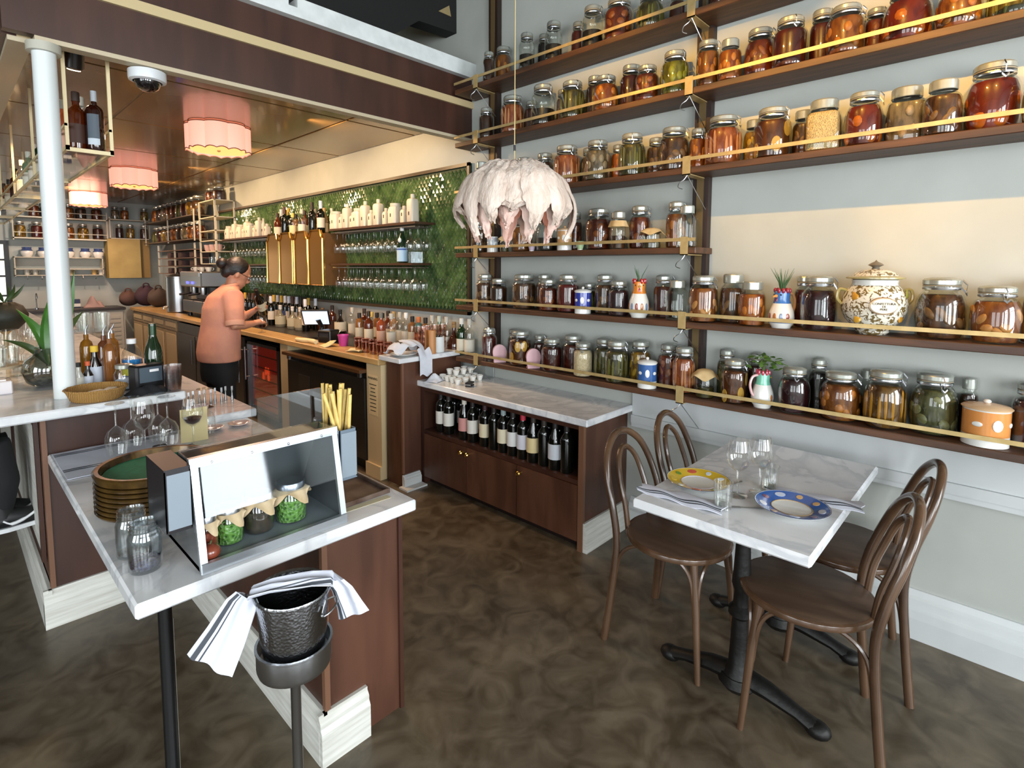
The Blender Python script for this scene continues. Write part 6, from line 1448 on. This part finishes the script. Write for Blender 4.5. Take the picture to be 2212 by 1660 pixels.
def hand(m, wrist, palm, curl, side, up=Vector((0,0,1)), s=1.0):
    """palm plus five curled fingers; curl = direction the fingers close towards"""
    w_, p_ = Vector(wrist), Vector(palm); d = (p_-w_).normalized(); c = Vector(curl).normalized(); sd = d.cross(c).normalized()
    m.tube([w_, w_.lerp(p_,.5), p_], [.024*s,.030*s,.030*s], 10, flat=.75)
    for k, (o, ln) in enumerate(((-.026,.058),(-.009,.068),(.009,.072),(.026,.064))):
        b = p_+sd*o*s; m.tube([b-d*.01, b+d*ln*.42*s+c*.006*s, b+d*ln*.62*s+c*.030*s, b+d*ln*.40*s+c*.048*s], [.0095*s,.009*s,.0085*s,.0075*s], 7)
    b = w_.lerp(p_,.4)+sd*side*.028*s; m.tube([b, b+sd*side*.018*s+d*.02*s+c*.02*s, b+sd*side*.008*s+d*.036*s+c*.042*s], [.011*s,.010*s,.008*s], 7)
def head(m, c, look, s=1.0):
    """skull, jaw, nose, ears; look = unit facing direction"""
    f = Vector(look).normalized(); r_ = f.cross(Vector((0,0,1))).normalized(); u = r_.cross(f)
    def put(off, rad, nu=14, nv=10):
        p = Vector(c)+f*off[0]*s+r_*off[1]*s+u*off[2]*s; k0 = len(m.v); m.ball((0,0,0), tuple(q*s for q in rad), nu, nv)
        m.xf(Matrix.Translation(p) @ Matrix((f, r_, u)).transposed().to_4x4(), k0)
    put((0,0,.02),(.095,.075,.105)); put((.03,0,-.055),(.062,.055,.062)); put((.062,0,-.085),(.026,.03,.024))
    put((.097,0,-.018),(.022,.013,.024)); put((.088,0,-.062),(.012,.022,.008)); put((.088,0,.022),(.014,.05,.012))
    for q in (-1,1): put((-.005,q*.076,-.012),(.018,.010,.030),8,6)
    return f, r_, u
UP = Vector((0,0,1)); AX, AY = Vector((1,0,0)), Vector((0,1,0))
def P(px, py, y): return at(px, py, 'y', y)
# --- bartender pouring wine at the back counter
hip = P(474,800,4.70); 
pr = thing('person', 'bartender in a salmon shirt pouring wine at the back counter, seen from behind', 'person', (hip.x, hip.y, 0))
O = Vector((hip.x, hip.y, 0))
def L(v): return Vector(v)-O
chest = P(480,690,4.70); sho = P(488,640,4.68); nk_ = P(500,618,4.67); hd = P(512,592,4.66)
look = Vector((.80,-.15,-.42)).normalized()
shN, shF = L(sho)+Vector((.0,-.165,-.015)), L(sho)+Vector((.03,.165,-.01))
elN, elF = L(P(508,706,4.46)), L(P(520,690,4.90))
wrN, wrF = L(P(549,699,4.50)), L(P(549,671,4.84)); paN, paF = L(P(562,695,4.52)), L(P(562,662,4.82))
b = MB()
head(b, L(hd), look)
b.tube([L(nk_)-Vector((0,0,.09)), L(nk_), L(hd)-Vector((.02,0,.03))], [.06,.052,.055], 12)
loft(b, [(L(chest),.09,.14,AX,AY),(L(sho),.09,.15,AX,AY)])
for s_, sh_, el_, wr_, pa_ in ((-1,shN,elN,wrN,paN),(1,shF,elF,wrF,paF)):
    b.tube([L(sho), sh_, sh_.lerp(el_,.6), el_, el_.lerp(wr_,.45), wr_], [.06,.055,.042,.038,.036,.025], 12)
    hand(b, wr_, pa_, Vector((.2,.3 if s_ < 0 else -.3,-.4)), -s_, s=1.05)
body = remesh(b.build('body', SKIN, pr), .0075, 3)
b = MB()
loft(b, [(L(P(474,776,4.70))+Vector((0,0,-.01)),.155,.20,AX,AY),(L(P(472,760,4.70)),.158,.205,AX,AY),(L(P(474,735,4.70)),.152,.20,AX,AY),(L(P(477,700,4.70)),.140,.185,AX,AY),(L(P(478,665,4.69)),.135,.185,AX,AY),(L(P(484,640,4.68)),.115,.18,AX,AY),(L(P(492,626,4.67)),.085,.12,AX,AY),(L(P(498,616,4.67)),.065,.075,AX,AY)], 28)
for sh_, el_ in ((shN,elN),(shF,elF)):
    b.tube([L(sho)+Vector((0,0,-.04)), sh_, sh_.lerp(el_,.5)+Vector((0,0,.01)), sh_.lerp(el_,.88)], [.09,.085,.074,.068], 14)
SHIRT = mat('salmon_shirt', '#d69478', .75, color2='#c98874', scale=7, bump=.25, bscale=16)
shirt = remesh(b.build('shirt', SHIRT, pr), .013, 4)
for sh_, el_ in ((shN,elN),(shF,elF)):
    a, c = sh_.lerp(el_,.80), sh_.lerp(el_,.98); MB().tube([a, a.lerp(c,.5), c], [.071,.073,.070], 16).build('rolled_cuff', mat('salmon_cuff','#cf9880',.75), pr)
MB().tube([L(P(498,616,4.67))+Vector((.058*math.cos(q),.068*math.sin(q),.012*math.cos(q))) for q in [2*math.pi*i/20 for i in range(20)]], .014, 8, True).build('collar', SHIRT, pr)
b = MB(); hz = L(P(474,785,4.70))
loft(b, [(hz+Vector((0,0,.04)),.135,.175,AX,AY),(hz+Vector((0,0,-.06)),.14,.18,AX,AY),(hz+Vector((0,0,-.14)),.13,.175,AX,AY)], 24)
for s_ in (-1,1):
    b.tube([hz+Vector((0,s_*.085,-.06)), Vector((.02,s_*.095,.47)), Vector((-.01,s_*.10,.07))], [.098,.068,.055], 14)
remesh(b.build('trousers', mat('black_trousers','#0d0d10',.8), pr), .014, 3)
for s_ in (-1,1):
    m = MB().ball((.05,s_*.10,.042), (.125,.045,.042), 16, 9); m.build('shoe', mat('black_shoe','#0b0b0c',.4), pr)
f, r_, u = look, look.cross(UP).normalized(), look.cross(UP).normalized().cross(look)
HAIR = mat('black_hair', '#0e0a0a', .45, color2='#1a1212', scale=40, stretch=(1,1,4), bump=.3)
b = MB(); k0 = len(b.v); b.ball((-.022,0,.040), (.098,.086,.098), 18, 12); b.ball((-.075,0,-.005), (.05,.065,.065), 14, 9); b.xf(Matrix.Translation(L(hd)) @ Matrix((f, r_, u)).transposed().to_4x4(), k0)
hair = remesh(b.build('hair', HAIR, pr), .008, 2)
b = MB(); b.ball((-.135,0,.028), (.045,.048,.045), 14, 9); b.xf(Matrix.Translation(L(hd)) @ Matrix((f, r_, u)).transposed().to_4x4()); b.build('hair_bun', HAIR, hair)
b = MB()
for q in (-1,1):
    b.tube([(.098,q*.033+.024*math.cos(a),.006+.02*math.sin(a)) for a in [2*math.pi*i/14 for i in range(14)]], .002, 5, True); b.tube([(.098,q*.057,.008),(.0,q*.083,.01)], .002, 5)
b.tube([(.10,-.009,.008),(.10,.009,.008)], .002, 5)
b.xf(Matrix.Translation(L(hd)) @ Matrix((f, r_, u)).transposed().to_4x4()); b.build('eyeglasses', BLACKP, pr)
for q in (-1,1):
    b = MB().ball((.088,q*.032,.006), (.008,.012,.008), 10, 7); b.xf(Matrix.Translation(L(hd)) @ Matrix((f, r_, u)).transposed().to_4x4()); b.build('eye', mat('eye_white','#cfcac4',.3), pr)
# what the bartender holds
wp = O+paN+Vector((.02,.02,-.075))
t = thing('held_wine_glass', 'wine glass with red wine in the bartender near hand', 'glass', (wp.x, wp.y, wp.z-.02))
MB().lathe([(0,0),(.03,.001),(.031,.003),(.004,.01),(.004,.03)], 18).build('foot', GLASS, t)
MB().lathe([(.004,.03),(.03,.045),(.042,.07),(.043,.09),(.034,.14)], 20).build('bowl', GLASS, t)
MB().lathe([(0,.033),(.029,.046),(.04,.068),(0,.068)], 18).build('red_wine', mat('red_wine','#2a0a10',.1,coat=.5), t)
bp_ = O+paF
t = thing('poured_wine_bottle', 'dark wine bottle tilted in the bartender far hand', 'bottle', bp_)
T = Matrix.Translation((.015,-.005,-.02)) @ Matrix.Rotation(R(38),4,'X') @ Matrix.Rotation(R(-25),4,'Y') @ Matrix.Translation((0,0,-.06))
MB().lathe(BORD, 18).xf(T).build('glass_body', DARKG, t); MB().lathe([(.0388,.06),(.0388,.15)], 18).xf(T).build('label', lm('#d8cfb0'), t)
MB().lathe([(.0172,.235),(.0172,.303)], 14).xf(T).build('foil', lm('#17110d'), t)
# --- guest sitting at the bar, mostly outside the frame
SX, SY = -.30, 3.45
sto = thing('bar_stool', 'dark bar stool at the left edge of the marble bar', 'stool', (SX, SY, 0))
MB().lathe([(0,.60),(.17,.60),(.18,.615),(.18,.645),(.16,.66),(0,.66)], 28).build('seat', mat('stool_seat','#1c1512',.5), sto)
for q in range(4):
    a = R(45+90*q); MB().tube([(.13*math.cos(a),.13*math.sin(a),.60),(.2*math.cos(a),.2*math.sin(a),0)], .014, 8).build('leg', STEELD, sto)
MB().tube(ring(.185,28,.24), .010, 8, True).build('foot_ring', STEELD, sto)
g = thing('person', 'guest in dark clothes and black trainers sitting at the bar, cut by the left edge', 'person', (SX, SY, .662))
b = MB()
head(b, (.10,0,.72), Vector((1,.05,-.1)))
b.tube([(.06,0,.52),(.07,0,.60),(.09,0,.66)], [.06,.052,.055], 12)
loft(b, [((.0,0,.10),.11,.16,AX,AY),((.03,0,.45),.10,.17,AX,AY),((.05,0,.54),.07,.1,AX,AY)])
for s_ in (-1,1):
    b.tube([(.04,s_*.12,.48),(.05,s_*.19,.46),(.10,s_*.22,.25),(.25,s_*.20,.33)], [.055,.05,.04,.028], 12)
    hand(b, Vector((.25,s_*.20,.33)), Vector((.30,s_*.18,.338)), Vector((.2,-s_*.2,-.6)), s_)
remesh(b.build('body', SKIN, g), .009, 3)
b = MB(); loft(b, [((.0,0,-.01),.15,.19,AX,AY),((.0,0,.12),.14,.185,AX,AY),((.03,0,.36),.125,.19,AX,AY),((.045,0,.48),.10,.18,AX,AY),((.06,0,.545),.065,.08,AX,AY)], 24)
for s_ in (-1,1): b.tube([(.04,s_*.12,.48),(.05,s_*.19,.46),(.10,s_*.22,.25),(.20,s_*.205,.30)], [.08,.072,.06,.045], 12)
remesh(b.build('dark_shirt', mat('guest_shirt','#15161a',.8), g), .014, 3)
b = MB()
for s_, kz in ((-1,.10),(1,.08)):
    b.tube([(.0,s_*.09,.075),(.22,s_*.11,.09),(.42,s_*.10,kz)], [.10,.082,.068], 14)
    b.tube([(.42,s_*.10,kz),(.455,s_*.09,-.10),(.44,s_*.07,-.23)], [.068,.058,.046], 14)
remesh(b.build('trousers', mat('guest_trousers','#101114',.85), g), .013, 3)
for s_ in (-1,1):
    m = MB(); m.tube([(.40,s_*.07,-.285),(.46,s_*.07,-.275),(.54,s_*.06,-.295),(.60,s_*.055,-.305)], [.040,.050,.040,.026], 14); m.tube([(.43,s_*.07,-.20),(.44,s_*.07,-.27)], [.048,.05], 12)
    sh_ = m.build('trainer', mat('black_trainer','#0c0c0e',.5), g)
    MB().prism([(.37,s_*.07-.04),(.46,s_*.07-.046),(.56,s_*.06-.038),(.625,s_*.055-.012),(.625,s_*.055+.012),(.56,s_*.06+.038),(.46,s_*.07+.046),(.37,s_*.07+.04)], -.335, -.315, 'z').build('sole', mat('white_sole','#cfd2d4',.5), sh_, False)
    MB().tube(spline([(.44,s_*.07-.050,-.275),(.47,s_*.07-.053,-.295),(.52,s_*.065-.046,-.285),(.56,s_*.06-.038,-.265)],4), [.004]*4+[.008]*4+[.006]*4+[.002], 6).build('side_mark', mat('white_mark','#d8dadc',.5), sh_)
b = MB(); b.ball((.085,0,.765), (.10,.088,.09), 16, 10); b.build('hair', HAIR, g)

# ================================================================== FAR CORNER OF THE BAR
FZ = 11.05
DUSTW = mat('shelf_cream_metal', '#b9b3a2', .5)
fu = thing('far_shelf_unit', 'cream metal two-tier jar shelf on the far wall', 'shelf', (1.40, FZ, 1.99))
for z in (.0, .325): MB().box(-.60,.58,-.02,.24,z,z+.02).build('shelf_board', DUSTW, fu, False)
for x in (-.60,.565):
    for y in (-.02,.22): MB().box(x,x+.015,y,y+.015,-.02,.46).build('post', DUSTW, fu, False)
for z in (.09,.415): MB().box(-.60,.58,-.022,-.014,z,z+.01).build('front_rail', DUSTW, fu, False)
def fjar(x, y, z, r, h, key, words): jar_proto('barrel' if r > .09 else 'bail', key).put((x,y,z), R(200), words, 'preserve jars in the far corner', (r,r,h))
for i, (px, k) in enumerate(((42,'golden'),(79,'red'),(148,'amber'),(179,'golden'),(211,'darkred'))):
    p = at(px, 495, 'y', FZ+.10); fjar(p.x, FZ+.10, 2.0105, .075, .26, k, 'jar of %s, %s from left on the lower tier of the far shelf' % (CONT[k][0], ORD[i+1]))
for i, (px, k) in enumerate(((72,'redbrown'),(100,'darkbrown'),(147,'amber'),(174,'darkbrown'),(208,'redbrown'))):
    p = at(px, 455, 'y', FZ+.10); fjar(p.x, FZ+.10, 2.3355, .075, .24, k, 'jar of %s, %s from left on the upper tier of the far shelf' % (CONT[k][0], ORD[i+1]))
lu = thing('far_cup_shelf', 'white metal rack of pitchers and cups on the far wall', 'shelf', (1.36, FZ+.02, 1.42))
for z in (.0,.10,.28): MB().box(-.56,.54,.0,.20,z,z+.012).build('shelf_board', DUSTW, lu, False)
for x in (-.56,.528): MB().box(x,x+.012,0,.20,-.01,.30).build('end_frame', DUSTW, lu, False)
for k in range(6): MB().tube([(-.42+.17*k,.0,-.002),(-.42+.17*k,-.02,-.04),(-.42+.17*k,.01,-.055)], .006, 6).build('hook', STEELD, lu)
def far_pitcher():
    t = thing('floral_pitcher', 'p', 'pitcher'); MB().lathe([(0,0),(.05,0),(.075,.04),(.078,.08),(.055,.12),(.06,.15)], 18).build('body', CER, t)
    MB().lathe([(.0755,.095),(.056,.121),(.061,.15)], 18).build('painted_band', glaze('#3a4a78'), t); MB().tube(spline([(.055,0,.14),(.10,0,.13),(.10,0,.06),(.07,0,.05)],4), .008, 6).build('handle', CER, t); return Proto(t)
FPi = far_pitcher()
for i, px in enumerate((58,94,148,184,212)):
    p = at(px, 545, 'y', FZ+.12); FPi.put((p.x, FZ+.12, 1.7125), R(60+8*i), 'blue-painted white pitcher on the far rack, %s from left' % ORD[i+1], 'pitchers on the far rack')
for i, (px, c) in enumerate(((58,'#b9b7ad'),(76,'#b9b7ad'),(153,'#8a7a5a'),(203,'#b5945a'),(218,'#cfcac0'))):
    p = at(px, 588, 'y', FZ+.12); t = thing('small_cup', '%s small cup on the lowest far rack, %s from left' % ({'#b9b7ad':'grey-white','#8a7a5a':'brown','#b5945a':'tan','#cfcac0':'white'}[c], ORD[i+1]), 'cup', (p.x, FZ+.12, 1.4325), 0, 'cups on the far rack')
    MB().lathe([(0,0),(.03,0),(.036,.08),(.033,.08),(.026,.008),(0,.008)], 16).build('cup_bowl', glaze(c), t); MB().tube(spline([(.034,0,.07),(.055,0,.06),(.05,0,.03),(.03,0,.02)],3), .004, 6).build('handle', glaze(c), t)
# brown paper box in the corner
t = thing('paper_box', 'brown paper covered box mounted in the far corner', 'box', (2.27, FZ, 1.375))
MB().box(-.31,.15,-.05,.24,0,.655).build('box_front', mat('box_paper','#a8925a',.7,color2='#9a8450',scale=5), t, False)
MB().box(.15,.30,.02,.24,0,.655).build('box_side', mat('box_paper_dark','#84683a',.7), t, False)
cu = thing('corner_jar_shelf', 'cream framed jar shelf above the paper box', 'shelf', (2.27, FZ, 2.032))
for z in (.0,.315): MB().box(-.27,.31,-.04,.24,z,z+.012).build('shelf_board', DUSTW, cu, False)
for x in (-.27,.295): MB().box(x,x+.015,-.04,-.025,0,.36).build('post', DUSTW, cu, False)
for i, (px, k) in enumerate(((258,'plum'),(282,'golden'),(311,'darkred'))):
    p = at(px, 500, 'y', FZ+.08); fjar(p.x, FZ+.08, 2.0445, .062, .25, k, 'jar of %s, %s from left on the shelf above the paper box' % (CONT[k][0], ORD[i+1]))
for i, (px, k) in enumerate(((248,'grey'),(269,'orange'),(311,'golden'))):
    p = at(px, 460, 'y', FZ+.08); fjar(p.x, FZ+.08, 2.3595, .060, .225, k, 'jar of %s, %s from left on the top corner shelf' % (CONT[k][0], ORD[i+1]))
# jar shelves running along the right wall towards the tiles
sw = thing('side_jar_shelf', 'metal jar shelves on the side wall left of the green tiles', 'shelf', (2.62, 9.5, 1.95))
for z in (.0,.335): MB().box(-.14,.18,-1.10,1.50,z,z+.015).build('shelf_board', mat('shelf_grey_brown','#5a4c3c',.5), sw, False)
for y in (-1.15,.1,1.4): MB().box(-.14,-.125,y,y+.015,-.02,.42).build('post', DUSTW, sw, False)
keys = ['brown','golden','darkred','olive','redbrown','amber','grey','darkbrown','orange']
for i in range(9):
    y = 8.56+.26*i
    fjar(2.62, y, 2.3005, .10, .29, keys[i % 9], 'jar of %s on the upper side shelf, %s from the ladder rack' % (CONT[keys[i % 9]][0], ORD[i+1]))
    fjar(2.62, y+.02, 1.9655, .10, .27, keys[(i+4) % 9], 'jar of %s on the lower side shelf, %s from the ladder rack' % (CONT[keys[(i+4) % 9]][0], ORD[i+1]))
ld = thing('ladder_rack', 'cream metal ladder rack beside the green tiles', 'rack', (2.66, 8.0, 1.60))
for y in (-.33,.28): 
    for x in (-.12,.12): MB().box(x-.01,x+.01,y,y+.02,0,.85).build('upright', DUSTW, ld, False)
for z in (.0,.165,.31,.44,.62,.84):
    MB().box(-.13,.13,-.33,.30,z,z+.012).build('shelf_board' if z < .7 else 'top_bar', DUSTW, ld, False)
PINKC = glaze('#b89a98')
for i in range(3):
    t = thing('pink_cup', 'pink footed cup on the ladder rack, %s from the tiles' % ORD[i+1], 'cup', (2.60, 7.78+.2*i, 1.7775), 0, 'pink cups on the ladder rack')
    MB().lathe([(0,0),(.03,0),(.045,.03),(.05,.09),(.046,.09),(.038,.03),(0,.012)], 18).build('cup_bowl', PINKC, t); MB().tube(spline([(.045,0,.08),(.075,0,.07),(.07,0,.04),(.044,0,.03)],3), .005, 6).build('handle', PINKC, t)
for i in range(2):
    fjar(2.66, 7.86+.26*i, 2.4525, .088, .19, ('darkred','redbrown')[i], 'jar of %s on top of the ladder rack, %s from the tiles' % (CONT[('darkred','redbrown')[i]][0], ORD[i+1]))
for i in range(3): CT.put((2.62, 7.80+.16*i, 1.6125), 0, 'clear tumbler on the bottom of the ladder rack, %s from the tiles' % ORD[i+1], 'tumblers on the ladder rack')
dr = thing('dish_rack', 'dark dish rack of folded linens on the side wall behind the coffee machine', 'rack', (2.66, 9.45, 1.45))
for z in (.0,.12,.24,.36): MB().box(-.14,.14,-.95,.9,z,z+.012).build('shelf_board', mat('rack_rose','#6d5650',.4), dr, False)
for y in (-.95,.0,.88): MB().box(-.14,-.12,y,y+.02,0,.46).build('post', DUSTW, dr, False)
for k in range(9):
    o = MB().cbox(-.11,.11,-.085,.085,0,.085,.008).build('folded_linen', mat('linen_plum','#3d2a2a',.8,color2='#54403c',scale=12)); t = thing('linen_stack', 'folded dark linen in the dish rack, tier %s, %s from the ladder' % (ORD[k//3+1], ORD[k % 3+1]), 'linen', (2.66, 8.75+.55*(k % 3), 1.4625+.12*(k//3)), 0, 'folded linens'); o.parent = t
# far counter with cabinets, sink tap, bags
fc = thing('far_counter', 'pale cabinets with a dark top along the far wall', 'counter', (1.35, 10.98, 0))
MB().cbox(-.60,.75,-.32,.31,.86,.90,.004).build('dark_top', mat('far_top_dark','#2a2320',.4), fc, False)
MB().box(-.58,.74,-.28,.31,.05,.86).build('carcass', mat('far_cabinet','#a8a49a',.5), fc, False)
for k in range(3):
    d = MB().box(-.56+.43*k,-.15+.43*k,-.30,-.28,.10,.83).build('louvred_door', mat('far_cabinet_door','#b0aca2',.5), fc, False)
    for q in range(9): MB().box(-.52+.43*k,-.19+.43*k,-.308,-.30,.16+.07*q,.20+.07*q).build('louvre', mat('far_cabinet_door','#b0aca2',.5), d, False)
t = thing('sink_tap', 'chrome swan-neck tap at the far counter', 'tap', (1.02, 11.05, .9005))
MB().tube(spline([(0,0,0),(0,0,.18),(0,-.04,.24),(0,-.10,.22),(0,-.11,.17)],5), .010, 8).build('spout', STEEL, t); MB().lathe([(0,0),(.03,0),(.03,.02),(0,.02)],14).build('base', STEEL, t)
t = thing('napkin_pile', 'pink and white bundle of napkins on the far counter', 'napkin', (1.72, 10.95, .9005))
MB().sheet(lambda u,v: (-.14+.28*u, -.10+.2*v, .004+.14*math.sin(math.pi*u)*math.sin(math.pi*v)*(1+.4*math.sin(13*u+5*v))), 18, 12, .004).build('napkin_cloth', mat('bundle_rose','#9a7f7a',.8), t)
t = thing('blue_box', 'small navy box beside the napkin bundle on the far counter', 'box', (1.50, 11.0, .9005))
MB().cbox(-.05,.05,-.04,.04,0,.14,.004).build('box_body', mat('navy_card','#2b3550',.5), t, False); MB().box(-.051,.051,-.041,-.04,.02,.07).build('label', CER, t, False)
for i, (x, y, s_, c) in enumerate(((2.20,10.95,.20,'#5a4038'),(2.42,10.75,.26,'#3a2630'),(2.50,10.35,.24,'#463830'))):
    t = thing('cloth_bag', ['brown cloth bag on the corner counter','large plum cloth bag in the corner of the counter','dark draped cloth bag behind the steel urn'][i], 'bag', (x,y,.9005))
    MB().sheet(lambda u,v: (s_*.8*(v-.5)*2*0+s_*math.sin(math.pi*v)*math.cos(2*math.pi*u)*(.75+.12*math.sin(6*math.pi*u+v*4)), s_*math.sin(math.pi*v)*math.sin(2*math.pi*u)*.8*(.8+.1*math.sin(4*math.pi*u)), s_*1.25*(1-math.cos(math.pi*v))*.5*(1+.08*math.sin(2*math.pi*u*3))), 24, 12).build('bag_body', mat('bag_'+c,c,.85), t)
    MB().tube(spline([(-.05,0,s_*1.2),(-.03,0,s_*1.45),(.03,0,s_*1.45),(.05,0,s_*1.2)],4), .012, 6).build('bag_handle', mat('bag_'+c,c,.85), t)
# steel urn and coffee machine
up_ = at(362,690,'z',.9)
t = thing('coffee_urn', 'tall polished steel coffee urn on the back counter', 'urn', (2.42, 8.95, .9035))
MB().lathe([(0,0),(.15,0),(.16,.01),(.16,.50),(.165,.505),(.165,.52),(.15,.53),(.05,.56),(0,.56)], 32).build('urn_body', STEEL, t); MB().lathe([(0,.56),(.02,.56),(.025,.58),(0,.59)],12).build('lid_knob', BLACKP, t)
MB().tube([(-.15,0,.08),(-.20,0,.08),(-.20,0,.05)], .012, 8).build('tap', STEEL, t)
t = thing('espresso_machine', 'steel espresso machine with blue display lights behind the bartender', 'coffee machine', (2.50, 7.85, .9035))
MB().cbox(-.22,.20,-.42,.42,.06,.22,.01).build('drip_base', STEELD, t, False); MB().cbox(-.05,.20,-.42,.42,.22,.40,.01).build('back_body', mat('machine_dark','#2a2a2c',.2,.8), t, False)
MB().cbox(-.24,.20,-.42,.42,.40,.60,.015).build('top_housing', STEEL, t, False); MB().box(-.245,-.24,-.36,.36,.54,.59).build('name_band', mat('machine_grey','#8d9396',.3,.6), t, False)
for y in (-.1,.1): MB().box(-.247,-.24,y-.04,y+.04,.44,.47).build('display', mat('blue_led','#2030a0',.3,emit='#4a4aff',estr=3), t, False)
for y in (-.2,.15):
    MB().lathe([(0,.30),(.04,.30),(.045,.34),(.045,.40)], 16, (-.15,y,0)).build('group_head', STEEL, t); MB().tube([(-.17,y,.32),(-.33,y,.30)], .014, 8).build('portafilter', BLACKP, t)
for s_ in (-1,1):
    for y in (-.36,.36): MB().lathe([(0,0),(.03,0),(.025,.06),(0,.06)], 12, (s_*.15,y,0)).build('foot', BLACKP, t)
for i in range(5): CU.put((2.40+.03*(i % 2), 7.55+.13*i, 1.5045), R(40*i), 'cream espresso cup on top of the espresso machine, %s from the tiles' % ORD[i+1], 'cups on the espresso machine', (1.5,1.5,1.5))
# bright far door
DG = mat('door_daylight','#e8e4d4',.5,emit='#f4f0e0',estr=1.1)
fd = struct('door_1', MB().box(.06,.70,YF-.03,YF-.002,.0,1.90), DG)
for b_ in ((.0,.06,YF-.06,YF-.002,0,1.96),(.70,.76,YF-.06,YF-.002,0,1.96),(.06,.70,YF-.06,YF-.002,1.90,1.96)): MB().box(*b_).build('door_frame', BLACK, fd, False)
for z in (.5,.8,1.1,1.4,1.65): MB().box(.06,.70,YF-.045,YF-.03,z,z+.03).build('muntin', BLACK, fd, False)
# things above the canopy: black beam with angled soffit, tan board behind
poly = [at(*q,'y',3.20) for q in ((560,-120),(560,60),(830,100),(830,86),(905,45),(988,73),(1006,62),(1006,-120))]
bb = thing('black_roof_beam', 'black boxed roof beam with a notched underside above the bar canopy', 'beam', (poly[0].x, 3.20, 3.06))
MB().prism([(q.x-poly[0].x, max(q.z-3.06,.0)) for q in poly], 0, .12, 'y').build('beam_box', TRB, bb, False)
tri = [at(*q,'y',3.198) for q in ((947,24),(970,12),(974,36))]
MB().prism([(q.x-poly[0].x, q.z-3.06) for q in tri], -.004, 0, 'y').build('tan_inset', mat('tan_board','#8a7a55',.6), bb, False)
